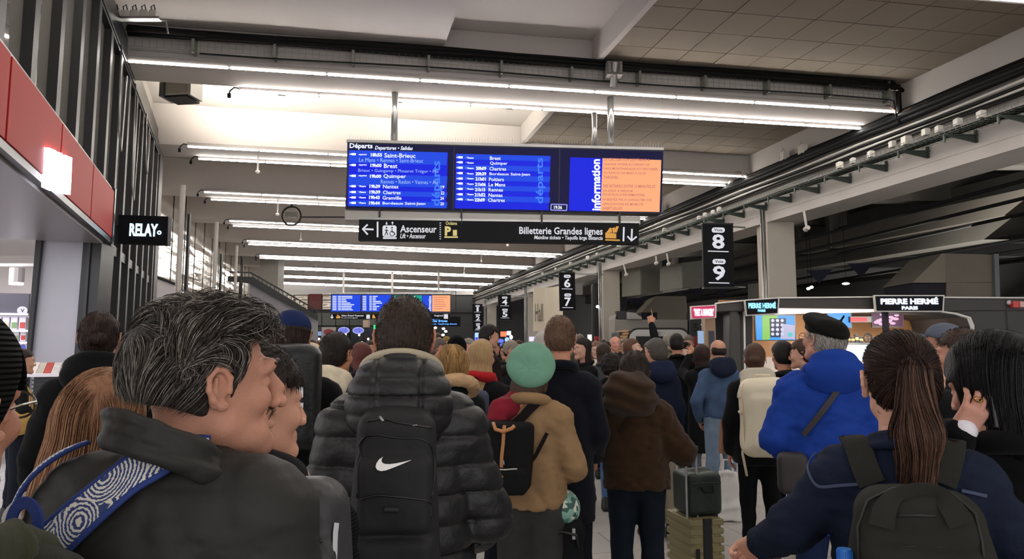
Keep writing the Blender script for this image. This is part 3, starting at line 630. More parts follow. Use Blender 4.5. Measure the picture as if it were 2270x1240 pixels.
for a, b in (((1222,453),(1257,454)), ((1257,454),(1256,467)), ((1256,467),(1221,466)), ((1221,466),(1222,453))): strokes(BD, m_, [a, b], -.014, .008)
m_.build('clock_frame', glow('clock_line', '#9A9AF8', 1.0), BD.e)
# wayfinding sign below
WS = Face(P(795, 510, 11.0), P(1417, 515, 11.3), 'wayfinding_sign', 'long black hanging sign pointing to Ascenseur and Billetterie Grandes lignes', 'sign')
m_ = MB(); WS.quad(m_, [(796,486),(1417,495),(1416,542),(794,533)], 0, .14); m_.build('panel', SIGN, WS.e, bevel=.005)
m_ = MB(); WS.quad(m_, [(796,482),(1417,491),(1417,495),(796,487)], .0, .14); m_.build('top_rail', STEEL, WS.e)
m_ = MB(); WS.text(m_, 'Ascenseur', 887, 500, 968, 516, -.012, bold=.02); WS.text(m_, 'Lift • Ascensor', 887, 518, 944, 529, -.012, shear=.2)
WS.text(m_, 'Billetterie Grandes lignes', 1151, 504, 1336, 525, -.012, bold=.02); WS.text(m_, 'Mainline tickets • Taquilla larga distancia', 1184, 523, 1336, 534, -.012, shear=.2); m_.build('lettering', TXT, WS.e)
m_ = MB()
for pts in ([(804,508),(828,509)], [(815,498),(804,508),(815,520)], [(837,492),(837,526)], [(1383,504),(1382,535)], [(1401,508),(1400,534)], [(1391,524),(1400,534),(1411,525)], [(849,528),(879,528)]): strokes(WS, m_, pts, -.012, .014)
for y in range(494, 530, 5): strokes(WS, m_, [(976,y),(976,y+1.5)], -.012, .012)
for x, d in ((857, 1), (870, -1)): strokes(WS, m_, [(x,492),(x,498)], -.012, .007); strokes(WS, m_, [(x-2, 495.5+d*.5),(x,498 if d > 0 else 492),(x+2,495.5+d*.5)], -.012, .006)
m_.build('arrow', TXT, WS.e)
m_ = MB(); WS.quad(m_, [(851,500),(876,500),(879,503),(879,522),(876,525),(851,525),(848,522),(848,503)], -.006, .006); m_.build('pictogram', TXT, WS.e)
m_ = MB()
for pts in ([(857,508),(856,515),(853,522)], [(857,514),(860,522)], [(853,511),(861,512)], [(869,508),(869,515),(874,516),(876,521)]): strokes(WS, m_, pts, -.012, .007)
x, z = WS.loc(857, 505, -.012); m_.ball((x, -.012, z), .013); x, z = WS.loc(869, 505, -.012); m_.ball((x, -.012, z), .013)
m_.tube([tuple([WS.loc(869+5*math.cos(t), 518+5*math.sin(t), -.012)[0], -.012, WS.loc(869+5*math.cos(t), 518+5*math.sin(t), -.012)[1]]) for t in np.linspace(0, 5.6, 14)], .006, 5); m_.build('pictogram_mark', SIGN, WS.e)
YEL = glow('sign_yellow', '#E8D68A', .75); ORG = glow('sign_orange', '#E8A850', .75)
m_ = MB(); WS.text(m_, 'Océane', 988, 491, 1013, 499, -.012); WS.text(m_, 'P', 986, 502, 1000, 523, -.012, bold=.05); WS.text(m_, '1', 1004, 510, 1013, 523, -.012, bold=.04); strokes(WS, m_, [(985,526),(1015,526)], -.012, .012); m_.build('lettering', YEL, WS.e)
m_ = MB(); WS.quad(m_, [(1342,516),(1366,518),(1366,529),(1342,528)], -.01, .006); WS.quad(m_, [(1352,505),(1356,506),(1357,516),(1344,516)], -.01, .006); WS.quad(m_, [(1357,506),(1363,504),(1366,515),(1359,517)], -.01, .006); WS.quad(m_, [(1366,502),(1372,502),(1367,516),(1362,515)], -.01, .006); strokes(WS, m_, [(1342,532),(1374,533)], -.012, .012); m_.build('pictogram', ORG, WS.e)

# far departures board
FB = Face(P(733, 672, 38), P(1000, 672, 38), 'departure_board', 'small far departures board above the crowd, four screens in a row', 'display board')
m_ = MB(); FB.rect(m_, 733, 651, 999, 695, 0, .3); m_.build('casing', mat('board_dark', '#0B0B2A'), FB.e)
m_ = MB(); FB.rect(m_, 733, 649, 1000, 652, -.03, .35); m_.build('top_rail', STEEL, FB.e)
m_ = MB(); FB.rect(m_, 735, 654, 799, 691, -.01, .01); FB.rect(m_, 802, 654, 866, 691, -.01, .01); FB.rect(m_, 936, 655, 958, 691, -.01, .01); m_.build('screen', SB2, FB.e)
m_ = MB(); FB.rect(m_, 874, 655, 935, 691, -.01, .01); m_.build('screen', glow('screen_green', '#12A08A', .9), FB.e)
m_ = MB(); FB.rect(m_, 958, 655, 998, 691, -.014, .01); m_.build('notice_panel', glow('notice_orange', '#F8A878', 1.0), FB.e)
m_ = MB()
for i in range(9):
    y = 657.5+i*3.7
    for x0, x1 in ((749, 756), (757, 757+random.randint(8, 28)), (819, 824), (826, 826+random.randint(7, 24)), (889, 894), (896, 896+random.randint(8, 24)), (737, 746), (804, 812)): FB.rect(m_, x0, y-.9, x1, y+.9, -.02, .005)
m_.build('lettering', glow('screen_text', '#E6ECFF', 1.1), FB.e)
m_ = MB(); FB.text(m_, 'Information', 949, 657, 956, 690, -.02, rot=1)
m_.build('lettering', glow('screen_text', '#E6ECFF', 1.1), FB.e)
m_ = MB()
for i in range(6): FB.rect(m_, 962, 659+i*5, 990-(i*7 % 9), 660.2+i*5, -.02, .004)
m_.build('lettering', glow('notice_text', '#C4706C', .9), FB.e)
for x in (761, 869, 972):
    a, z0 = FB.loc(x, 650, .15); m_ = MB(); m_.cyl((a, .15, z0), (a, .15, 5.95), .06); m_.build('pole', WHITE, FB.e)
FS = Face(P(733, 702, 38), P(1000, 702, 38), 'wayfinding_sign', 'small far black sign under the far board, reading Salon Grand Voyageur', 'sign')
m_ = MB(); FS.rect(m_, 733, 696, 997, 708, 0, .12); m_.build('panel', SIGN, FS.e)
m_ = MB(); FS.text(m_, 'Salon Grand Voyageur', 757, 698, 807, 703, -.01, bold=.03); FS.text(m_, 'Lounge', 757, 704, 793, 706.5, -.01); FS.text(m_, 'Vaugirard', 962, 698, 982, 703, -.01); FS.rect(m_, 984, 697, 993, 707, -.01, .005); FS.rect(m_, 812, 698, 820, 707, -.01, .005)
strokes(FS, m_, [(736,698),(736,706)], -.01, .03); strokes(FS, m_, [(733.5,703),(736,706),(738.5,703)], -.01, .03); m_.build('lettering', TXT, FS.e)
m_ = MB(); FS.rect(m_, 745, 702, 754, 706, -.01, .005); FS.quad(m_, [(746,699),(749,698),(755,703),(753,705)], -.015, .005); FS.quad(m_, [(826,698),(829,698),(833,706),(825,706)], -.01, .005); m_.build('pictogram', ORG, FS.e)

# track number banners
def banner(x0, y0, x1, y1, Y, nums, label):
    B = Face(P(x0, (y0+y1)/2, Y), P(x1, (y0+y1)/2, Y+.15), 'track_sign', label, 'sign', 'hanging track number signs')
    w_ = x1-x0; sl = .025*(y1-y0)
    m_ = MB(); B.quad(m_, [(x0, y0), (x1-sl*.3, y0+w_*.02), (x1+sl*.7, y1), (x0+sl, y1)], 0, .05); m_.build('panel', SIGN, B.e)
    m_ = MB(); B.quad(m_, [(x0, y0-w_*.05), (x1, y0-w_*.03), (x1, y0+w_*.02), (x0, y0)], -.02, .09); B.quad(m_, [(x0+sl, y1), (x1+sl+w_*.1, y1-1), (x1+sl+w_*.1, y1+w_*.05), (x0+sl, y1+w_*.05)], -.02, .09); m_.build('rail', BLACK, B.e)
    n = len(nums); ch = (y1-y0)/n; a = MB(); b = MB(); cx = (x0+x1)/2
    for i, c in enumerate(nums):
        yy = y0+ch*i+ch*.05; xc = cx+sl*(i+.5)/n
        pw, ph = w_*.21, ch*.085; q = []
        for j in range(16):
            t = 2*PI*j/16; q.append((xc+(pw-ph)*(1 if math.cos(t) > 0 else -1)+ph*math.cos(t), yy+ch*.14+ph*math.sin(t)))
        B.quad(a, q, -.006, .006)
        B.text(a, c, xc-w_*(.2 if c != '1' else .1), yy+ch*.27, xc+w_*(.2 if c != '1' else .1), yy+ch*.74, -.008, bold=.025)
        B.rect(a, xc-w_*.33, yy+ch*.80, xc+w_*.33, yy+ch*.83, -.008, .008)
        B.text(b, 'Voie', xc-w_*.14, yy+ch*.09, xc+w_*.14, yy+ch*.18, -.012, bold=.02)
    a.build('lettering', TXT, B.e); b.build('lettering', SIGN, B.e); B.zt = B.loc(cx, y0)[1]
    return B
B1 = banner(1557, 497, 1626, 637, 15.6, '89', 'tall black hanging sign showing tracks 8 and 9')
for y in (502, 636):
    m_ = MB(); x, z = B1.loc(1626, y); m_.cyl((x-.1, .03, z), (x+.35, .1, z), .02); m_.build('arm', STEEL, B1.e)
B3 = banner(1239, 605, 1275, 688, 25.8, '67', 'black hanging sign showing tracks 6 and 7, right of the far Hall 1 wall')
B4 = banner(1104, 655, 1133, 709, 36, '45', 'black hanging sign with two numerals, tracks 4 over 5, on the third pale column')
B5 = banner(1047, 675, 1070, 735, 45.5, '123', 'black hanging sign showing tracks 1, 2 and 3')

for B_, y_ in ((B4, 36), (B5, 45.5), (B3, 25.8)):
    m_ = MB(); m_.bx(.2, wallx(y_)-B_.o.x+.4, .02, .06, B_.zt-.06, B_.zt); m_.build('arm', STEEL, B_.e)
# ================================================================== small ceiling things
def pendant(px, y0, y1, Y, lab, tilt=0):
    p = P(px, y1, Y); z1 = max(P(px, y0, Y).z, 5.86); e = empty('pendant_detector', lab, 'detector', p, 0, 'white pendant detectors under the beams')
    m_ = MB(); m_.cyl((0, 0, .03), (-tilt, 0, z1-p.z), .018, n=8); m_.build('stem', WHITE, e); m_ = MB(); m_.cyl((0, 0, .0), (0, 0, .04), .055, .035); m_.cyl((0, 0, -.03), (0, 0, 0), .03, .05); m_.build('head', JB, e)
for a in [(571, 337, 382, 14.9, 'pendant detector under the second light line, near its left end'), (615, 440, 476, 19.5, 'pendant detector under the third light line, left part'), (667, 515, 532, 25, 'small pendant detector left of the wayfinding sign'),
          (1125, 535, 545, 26, 'pendant detector just below the wayfinding sign'), (1067, 563, 580, 31, 'pendant detector below the wayfinding sign, over the far board'), (1029, 592, 606, 35, 'small pendant detector high over the far board'),
          (700, 590, 602, 34, 'small pendant detector left over the far board'), (891, 600, 612, 37, 'small pendant detector over the middle of the far board')]: pendant(*a[:4], a[4])
for i, (px, y0, px1, y1, Y, lab) in enumerate([(1782, 468, 1788, 505, 14.2, 'white tilted spot on a stem right of the track 8 and 9 sign'), (1382, 585, 1388, 608, 22, 'white tilted spot on a stem left of the track 8 and 9 sign'), (1478, 562, 1482, 584, 19.5, 'white tilted stem spot, next left of the track 8 and 9 sign'), (1454, 568, 1455, 582, 20, 'small white stem spot, second left of the track 8 and 9 sign')]):
    p = P(px1, y1, Y); q = P(px, y0, Y)-p; e = empty('stem_spotlight', lab, 'light', p, 0, 'stem spotlights under the right beam'); m_ = MB(); m_.cyl((0, 0, 0), q, .025, n=8); m_.build('stem', WHITE, e); m_ = MB(); m_.cyl((0, .05, -.03), (0, -.08, -.01), .055, .045); m_.build('head', WHITE, e)
# floodlight box on the ceiling that throws light up
e = empty('floodlight', 'grey box floodlight hanging under the ceiling near the left facade', 'light', P(400, 195, 11.4), math.radians(-8))
m_ = MB(); m_.bx(-.21, .22, -.1, .25, -.16, .15); m_.build('housing', mat('flood_grey', '#A8A498', .5, .1, var=.1), e, bevel=.015)
for x in (-.27, .25): m_ = MB(); m_.bx(x-.02, x+.03, -.14, .2, -.18, .22); m_.build('bracket', STEEL, e)
m_ = MB(); m_.bx(-.17, .18, -.115, -.1, -.12, .08); m_.build('cover_plate', mat('flood_plate', '#A29F96', .5, .3), e)
m_ = MB(); m_.bx(-.2, .2, -.12, .25, -.2, -.165); m_.build('lower_lip', DARK, e)
for p, en in ((Vector((-5.6, 12.3, 6.0)), 500), (Vector((-4.2, 12.6, 6.0)), 180), (Vector((-2.2, 12.9, 6.0)), 300), (Vector((-.6, 13.1, 6.0)), 160)):  # first spot is the box's own; the rest are added to widen the ceiling glow
    d = Vector((.1, .62, .78)); lamp('flood_and_fill_spot', p, en, .12, d.to_track_quat('-Z', 'Y').to_euler(), (1, .93, .80), kind='SPOT', spot=2.4)
# transformer boxes top left
for i in range(6):
    px = 238+i*20.5; p = P(px, 32, 9.2); m_ = MB(); m_.box((0, 0, 0), (.10, .08, .10)); o = m_.build('ballast_box', JB, bevel=.006); o.location = p
    tag(o, 'small white ballast box on a rail at top left, %s from the left' % ORD[i], 'electrical box', 'ballast boxes at the top left')
    m_ = MB(); m_.tube([(-.02, -.02, .05), (-.02, -.04, .09), (.02, -.04, .12), (.03, -.02, .05)], .008, 6); m_.build('cable', CABLE, o)
m_ = MB(); p = P(233, 41, 9.2); q = P(355, 43, 9.2); m_.box((p+q)/2, ((q-p).length, .1, .03)); m_.tube([q, q+Vector((.08, 0, -.02)), q+Vector((.12, 0, -.2))], .014, 6); tag(m_.build('mounting_rail', STEEL), 'metal rail under the row of white ballast boxes at top left', 'rail')
for i, px in enumerate((1965, 1977, 1989)):
    m_ = MB(); m_.box((0, 0, 0), (.07, .05, .08)); o = m_.build('socket_box', JB, bevel=.005); o.location = P(px, 197, 11.95); tag(o, 'small white socket box on the first beam near the right corner, %s of three' % ['left', 'middle', 'right'][i], 'electrical box', 'socket boxes on the first beam')
m_ = MB(); m_.tube([(.3*math.cos(t), 0, .3*math.sin(t)) for t in np.linspace(0, 2*PI, 28)], .03, 6); o = m_.build('cable_reel', BLACK); o.location = P(646, 479, 22); tag(o, 'dark round coil hanging under the ceiling over the left stairs', 'cable reel')
m_ = MB(); m_.box((0, 0, .03), (.34, .2, .16)); m_.build('box', GALV, o); m_ = MB(); m_.bx(.3, 2.4, -.02, .02, -.06, -.02); m_.bx(-.02, .02, -.02, .02, .3, 6.7-P(646, 479, 22).z); m_.build('bar', BLACK, o)

# ================================================================== DARK PLATFORM HALL ON THE RIGHT
e = empty('wall_back_right', None, None, kind='structure')
m_ = MB(); m_.bx(2, 60, 62, 62.3, 0, 10); m_.build('end_panel', CONC, e)
m_ = MB(); m_.bx(40, 40.4, -4, 62, 0, 10); m_.build('side_panel', CONC, e)
e = empty('ceiling_platform', None, None, kind='structure')
m_ = MB(); m_.add([(wallx(-4)+.9, -4, 7.6), (40, -4, 7.6), (40, 62, 7.6), (wallx(62)+.9, 62, 7.6)], [(0,1,2,3)]); m_.build('slab', CONC, e)
def cbeam(x30, slope, z0, z1, th, y0=6, y1=61, m=CONC, nm='concrete_beam'):
    m_ = MB(); xa = x30-slope*(y0-30); xb = x30-slope*(y1-30)
    m_.hexa([(xa, y0, z0), (xa+th, y0, z0), (xb+th, y1, z0), (xb, y1, z0)], [(xa, y0, z1), (xa+th, y0, z1), (xb+th, y1, z1), (xb, y1, z1)]); return m_.build(nm, m, e)
C3 = mat('dark_concrete_light', '#5A554F', .9, bump=.2, bscale=12, var=.2, vscale=.9)
cbeam(11.2, .30, 5.5, 6.15, 1.2, m=C3); cbeam(11.5, .30, 4.95, 5.5, .8, m=CONC); cbeam(12.6, .30, 6.15, 7.0, 1.5); cbeam(17, .3, 4.4, 5.0, 1.0); cbeam(14.6, .30, 3.4, 4.5, .5, m=mat('train_dark', '#2C2A2A', .7))
for y in (26.5, 28.2, 38, 40): 
    m_ = MB(); x = 11.2-.3*(y-30); m_.bx(x-.06, x+.3, y, y+.35, 5.5, 6.9); m_.build('rib', CONC, e)
for i, y in enumerate((14, 18.5, 23, 27.5, 32, 37, 42)):
    m_ = MB(); m_.bx(wallx(y)+1, 39, y, y+.5, 6.6, 7.5); m_.build('cross_beam', CONC, e)
for i in range(8): m_ = MB(); m_.cyl((13+i*1.1, 10, 5.6-.15*i), (5+i*1.1, 60, 5.6-.15*i), .05, n=6); m_.build('ceiling_pipe', DARK, e)
def capital(pts, Y, depth, label, low):
    C = Face(P(pts[0][0], 620, Y), P(pts[2][0], 620, Y), 'concrete_capital', label, 'column')
    m_ = MB(); C.quad(m_, pts, 0, depth); m_.build('head', CONC2, C.e)
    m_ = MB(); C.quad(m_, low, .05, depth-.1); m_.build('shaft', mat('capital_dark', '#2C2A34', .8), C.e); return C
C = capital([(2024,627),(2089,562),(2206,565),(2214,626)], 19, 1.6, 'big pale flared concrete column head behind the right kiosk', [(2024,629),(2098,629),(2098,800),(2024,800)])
m_ = MB(); C.quad(m_, [(2098,627),(2212,627),(2212,800),(2098,800)], 0, 1.5); m_.build('shaft_face', CONC2, C.e)
m_ = MB(); C.quad(m_, [(2204,563),(2214,563),(2222,800),(2212,800)], -.1, .3); m_.build('drain_pipe', mat('pipe_grey', '#7E8488', .5), C.e)
m_ = MB(); C.quad(m_, [(2024,627),(2089,562),(2096,566),(2096,627)], -.06, .06); m_.build('facet', mat('pale_concrete2', '#9B9182', .85, bump=.2), C.e)
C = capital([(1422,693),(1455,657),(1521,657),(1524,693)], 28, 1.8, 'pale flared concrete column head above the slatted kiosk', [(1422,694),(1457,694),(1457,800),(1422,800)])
m_ = MB(); C.quad(m_, [(1457,693),(1522,693),(1522,800),(1457,800)], 0, 1.5); m_.build('shaft_face', CONC2, C.e)
for (x0, y0, x1, y1, Y, lab) in [(1420, 572, 1468, 654, 25, 'pale hanging duct box left of the track 8 and 9 sign, the taller one'), (1512, 583, 1562, 640, 23, 'pale hanging duct box just left of the track 8 and 9 sign'), (1710, 624, 1765, 660, 24, 'grey duct box above the left part of the macaron kiosk')]:
    C = Face(P(x0, 600, Y), P(x1, 600, Y+.4), 'duct_box', lab, 'duct'); m_ = MB(); C.quad(m_, [(x0, y0), (x1, y0-6), (x1, y1-5), (x0, y1)], 0, 1.2); m_.build('body', mat('duct_grey', '#77756C', .6, var=.15), C.e, bevel=.01)
    m_ = MB(); C.quad(m_, [(x0+2, y0+3), (x0+3, y0+3), (x0+3, y1-2), (x0+2, y1-2)], -.02, .03); m_.build('seam', GALV, C.e)
for i, (x0, x1, y0, y1, Y) in enumerate([(1788, 1845, 600, 629, 21), (1882, 1936, 586, 616, 21), (1530, 1564, 642, 667, 26), (1586, 1618, 641, 662, 26), (1365, 1400, 668, 690, 30), (1393, 1432, 664, 686, 31)]):
    C = Face(P(x0, 620, Y), P(x1, 620, Y), 'pennant', ['dark triangular pennant over the left kiosk opening', 'dark triangular pennant, the higher one over the macaron kiosk', 'dark triangular pennant behind the track 8 and 9 sign, left', 'dark triangular pennant under the track 8 and 9 sign, right', 'far dark triangular pennant left of the pale column head', 'far dark triangular pennant beside the pale column head'][i], 'pennant', 'dark pennants in the platform hall')
    m_ = MB(); C.quad(m_, [(x0, y0), (x1, y0-2), ((x0+x1)/2, y1)], 0, .02); m_.build('cloth', mat('pennant_navy', '#181A2E', .8), C.e); m_ = MB(); C.quad(m_, [(x0-3, y0-2), (x1+3, y0-4), (x1+3, y0-2), (x0-3, y0)], 0, .03); m_.build('rod', BLACK, C.e)
for i, (px, py, Y) in enumerate([(1876, 629, 20), (1800, 637, 20), (1793, 640, 20.5), (1325, 680, 26), (1240, 700, 33)]):
    shop_item(px, py, Y, 15 if i == 0 else 7, 5 if i == 0 else 6, glow('cool_lamp', '#E8FAFF', 5), 'hall_lamp', ['bright lamp in the dark hall over the macaron kiosk', 'right of two small lamps in the dark hall', 'left of two small lamps in the dark hall', 'cyan-white lamp on the dark post right of track 6 and 7 sign', 'tiny lamp below the track 6 and 7 sign'][i], 'light', 'oval')
m_ = MB(); m_.bx(-.7, .7, 0, .4, -1.6, 1.1); o = m_.build('dark_panel', mat('dark_panel', '#242428', .6), bevel=.1); o.location = P(1352, 690, 27.5); tag(o, 'dark rounded panel behind the red panels and displays', 'wall panel')
lamp('platform_fill', (14, 22, 4.3), 260, 2.0, (math.radians(150), 0, 0), (1, .95, .85), 12)  # two added fill lamps without fixtures, brightening the dark concrete
lamp('platform_fill', (8, 36, 4.3), 300, 2.0, (math.radians(150), 0, 0), (1, .95, .85), 12)

# ================================================================== KIOSKS
KB = mat('kiosk_brown', '#3B3836', .5, var=.05); KD = mat('kiosk_dark', '#232223', .45); WOOD = mat('kiosk_wood', '#B58050', .5, var=.15, vscale=3, aniso=(1, 1, .15)); WTR = mat('white_trim', '#E8E6E0', .4)
K = Face(P(1615, 700, 13.6), P(2400, 700, 13.4), 'kiosk', 'long dark rounded kiosk with wooden interior and glowing name signs', 'kiosk')
m_ = MB(); K.quad(m_, [(1590,673),(1660,667),(1728,662),(1942,660),(2092,661),(2420,663),(2420,690),(2165,690),(2092,692),(1942,687),(1728,683),(1660,690),(1590,692)], 0, 2.4); m_.build('canopy', KB, K.e, bevel=.02)
m_ = MB(); K.quad(m_, [(1590,671),(1660,664),(1728,659),(1942,657),(2092,658),(2420,660),(2420,663),(2092,661),(1942,660),(1728,662),(1660,667),(1590,674)], -.03, .2); m_.build('edge_trim', WTR, K.e)
m_ = MB(); K.quad(m_, [(1728,684),(1942,686),(1942,691),(1728,696)], -.02, .3); m_.build('light_trim', glow('pinkwhite', '#F8E4DA', 1.3), K.e)
m_ = MB(); K.quad(m_, [(1618,690),(1634,690),(1641,700),(1645,900),(1650,1015),(1618,1015)], .02, .5); m_.build('pillar', KB, K.e, bevel=.02)
m_ = MB(); K.quad(m_, [(1568,690),(1618,690),(1618,1015),(1568,1015)], .9, .1); m_.build('side_opening', KD, K.e)
m_ = MB(); K.quad(m_, [(1606,760),(1614,760),(1622,1015),(1610,1015)], .5, .05); m_.build('steel_post', STEEL, K.e)
m_ = MB(); K.quad(m_, [(1648,690),(1652,690),(1656,1015),(1652,1015)], .1, .08); m_.build('edge_trim', WTR, K.e)
m_ = MB(); K.quad(m_, [(1640,690),(1668,690),(1668,1015),(1640,1015)], .35, .1); m_.build('inner_panel', KD, K.e)
m_ = MB(); K.rect(m_, 1600, 665, 2170, 1010, 2.3, .1); m_.build('back_wall', WOOD, K.e)
m_ = MB(); K.rect(m_, 1600, 792, 2170, 1010, 2.28, .02); m_.build('lower_wall', mat('kiosk_pale', '#C9BDB2', .5), K.e)
m_ = MB(); pts = [(2092,690),(2120,694),(2150,702),(2158,722),(2160,1015),(2420,1015),(2420,663),(2092,663)]; K.quad(m_, pts, .02, 2.2); m_.build('side_block', KB, K.e, bevel=.02)
m_ = MB(); K.quad(m_, [(2092,690),(2122,694),(2152,703),(2160,722),(2163,1015),(2160,1015),(2156,724),(2149,706),(2120,697),(2092,693)], -.02, .08); m_.build('edge_trim', WTR, K.e)
m_ = MB(); K.quad(m_, [(2072,692),(2150,702),(2158,722),(2160,820),(2072,820)], 1.4, .1); m_.build('side_panel', WOOD, K.e)
m_ = MB(); K.rect(m_, 1966, 688, 1975, 900, .3, .12); m_.build('post', DARK, K.e)
m_ = MB(); K.rect(m_, 2242, 663, 2243, 1015, -.005, .01); m_.build('panel_joint', KD, K.e)
m_ = MB(); K.rect(m_, 1640, 845, 2160, 1012, .55, .6); m_.build('counter', mat('counter_white', '#E6E2E0', .4), K.e, bevel=.02)
# glass display counter with light
m_ = MB(); K.rect(m_, 1850, 765, 2090, 800, .9, .3); m_.build('display_case', glow('case_light', '#E4F2FF', 1.7), K.e)
m_ = MB(); K.rect(m_, 1850, 760, 2092, 764, .85, .4); m_.build('case_shelf', STEEL, K.e)
lamp('kiosk_fill', K.o + K.ax*2.5 + K.n*.7 + Vector((0, 0, 2.32)), 85, 3.2, (math.radians(52), 0, 0), (1, .93, .86), .5)  # added fill lamp without a fixture, tilted to brighten the wooden back wall
def kthing(name, x0, y0, x1, y1, off, th, m, label, cat, group=None, parent_parts=None):
    e = Face(K.o, K.o+K.ax, name, label, cat, group); t = MB(); e.rect(t, x0, y0, x1, y1, off, th); t.build('body', m, e.e); return e
S = kthing('menu_screen', 1674, 698, 1764, 756, 1.2, .06, KD, 'blue menu screen with a box of macarons, left in the kiosk', 'screen')
m_ = MB(); S.rect(m_, 1676, 700, 1762, 754, 1.19, .008); m_.build('screen', glow('scr_blue', '#3E9BE8', 1.0), S.e)
m_ = MB(); S.quad(m_, [(1690,700),(1725,700),(1705,754),(1690,754)], 1.185, .004); m_.build('screen_band', glow('scr_green', '#8CCB5C', .9), S.e)
m_ = MB(); S.rect(m_, 1707, 706, 1743, 748, 1.178, .006); m_.build('screen_box', glow('scr_navy', '#22284A', .8), S.e)
m_ = MB(); S.quad(m_, [(1734,718),(1762,722),(1762,753),(1730,752)], 1.17, .004); m_.build('screen_sleeve', glow('scr_lilac', '#B8B6D6', .95), S.e)
m_ = MB(); x, z = S.loc(1752, 742, 1.165); m_.cyl((x, 1.168, z), (x, 1.163, z), .05, n=16); m_.build('screen_badge', glow('scr_teal', '#4FC8C8', .95), S.e)
m_ = MB()
for i in range(3):
    for j in range(4): x, z = S.loc(1713+i*10.5, 711+j*10, 1.17); m_.cyl((x, 1.175, z), (x, 1.17, z), .034, n=12)
m_.build('screen_macarons', glow('scr_pale', '#D8DCF8', .95), S.e)
S = kthing('menu_screen', 1834, 692, 1888, 728, 1.2, .06, KD, 'plain blue screen behind the beret man in the kiosk', 'screen')
m_ = MB(); S.rect(m_, 1836, 694, 1886, 726, 1.19, .008); m_.build('screen', glow('scr_blue', '#3E9BE8', 1.0), S.e)
S = kthing('heat_lamp', 1885, 702, 1932, 715, 1.1, .1, BLACK, 'black bar with glowing red face under the kiosk canopy', 'light')
m_ = MB(); S.rect(m_, 1886, 704, 1922, 713, 1.09, .01); m_.build('red_face', glow('red_glow', '#F0303A', 1.5), S.e)
S = kthing('menu_screen', 1933, 690, 2003, 726, 1.2, .06, KD, 'dark pink screen with pale petals, right in the kiosk', 'screen')
m_ = MB(); S.rect(m_, 1935, 692, 2001, 724, 1.19, .008); m_.build('screen', glow('scr_wine', '#5A1A48', .8), S.e)
m_ = MB(); rr = random.Random(3)
for i in range(16): x, z = S.loc(1942+rr.random()*52, 697+rr.random()*22, 1.185); m_.ball((x, 1.185, z), (.05+.03*rr.random(), .004, .03), 8, 4)
m_.build('screen_petals', glow('scr_petal', '#E8B8D8', 1.0), S.e)
S = kthing('notice', 2134, 721, 2151, 737, 1.35, .02, W2, 'small white notice on the wooden side wall of the kiosk', 'notice')
m_ = MB(); S.rect(m_, 2137, 724, 2148, 733, 1.34, .01); m_.build('print', mat('print_blue', '#4A4F78', .6), S.e)
S = kthing('alarm_light', 2246, 668, 2268, 682, -.12, .1, mat('alarm_red', '#D03A34', .35), 'red alarm box on the dark kiosk wall at the right edge', 'alarm')
m_ = MB(); S.rect(m_, 2262, 669, 2270, 681, -.14, .1); m_.build('lens', mat('pink_lens', '#E8B8B0', .3), S.e)
m_ = MB(); m_.ball((0, 0, 0), .045); o = m_.build('dome_camera', W2, smooth=True); o.location = P(2237, 671, 13.42); tag(o, 'small white dome beside the red alarm box', 'camera'); m_ = MB(); m_.bx(-.02, .02, 0, .14, -.02, .02); m_.build('mount', W2, o)
rr = random.Random(5)
for i in range(9):
    px = 1862+i*9.2; hgt = rr.choice([10, 13, 18, 16]); c = rr.choice(['#3A2A20', '#6A4C30', '#B98A5A', '#26262A', '#D8C8B0'])
    if i in (6, 7):
        if i == 7: continue
        t = MB(); p = P(1924, 750, 14.5); t.tube([(.09*math.cos(a), 0, .09*math.sin(a)) for a in np.linspace(0, 2*PI, 20)], .014, 6); t.tube([(-.08, 0, 0), (.08, 0, 0)], .01, 5); t.tube([(0, 0, -.08), (0, 0, .08)], .01, 5); o = t.build('wreath', BLACK); o.location = p; tag(o, 'round black wreath ornament on the kiosk display shelf', 'ornament'); continue
    p = P(px, 760, 14.5); t = MB(); t.bx(-.035, .035, -.03, .03, 0, hgt*.0094); o = t.build('gift_box', mat('gift_'+c[1:], c, .5), bevel=.004); o.location = p
    t = MB(); t.bx(-.036, .036, -.032, -.03, hgt*.003, hgt*.006); t.build('band', mat('gift_band', '#D9A060', .4), o)
    tag(o, 'small gift box on the kiosk display shelf, %s from the left' % ORD[i], 'box', 'gift boxes on the kiosk shelf')
# kiosk name signs
def nsign(pts, t1, b1, t2, b2, col, label, off=-.25, face=SIGN, e1=2.2):
    S = Face(K.o, K.o+K.ax, 'name_sign', label, 'sign'); m_ = MB(); S.quad(m_, pts, off+.02, .12); m_.build('casing', face, S.e)
    cx = sum(p[0] for p in pts)/4; cy = sum(p[1] for p in pts)/4; m_ = MB(); S.quad(m_, [(cx+(x-cx)*(1+6/abs(pts[0][0]-pts[1][0])), cy+(y-cy)*1.16) for x, y in pts], off+.05, .08); m_.build('rim', WTR, S.e)
    m_ = MB(); S.text(m_, t1, *b1, off, bold=.05)
    if t2: S.text(m_, t2, *b2, off, bold=.05)
    m_.build('lettering', glow('name_'+col[1:], col, e1), S.e); return S
nsign([(1654,667),(1725,662),(1723,694),(1657,698)], 'PIERRE HERMÉ', (1659, 669, 1720, 684), 'PARIS', (1680, 686, 1697, 692), '#7FD6FF', 'smaller black sign reading PIERRE HERMÉ PARIS at the left of the kiosk')
nsign([(1942,657),(2091,657),(2089,689),(1945,689)], 'PIERRE HERMÉ', (1952, 659, 2080, 675), 'PARIS', (1999, 679, 2035, 687), '#DDE4FF', 'larger black sign reading PIERRE HERMÉ PARIS on the kiosk canopy')
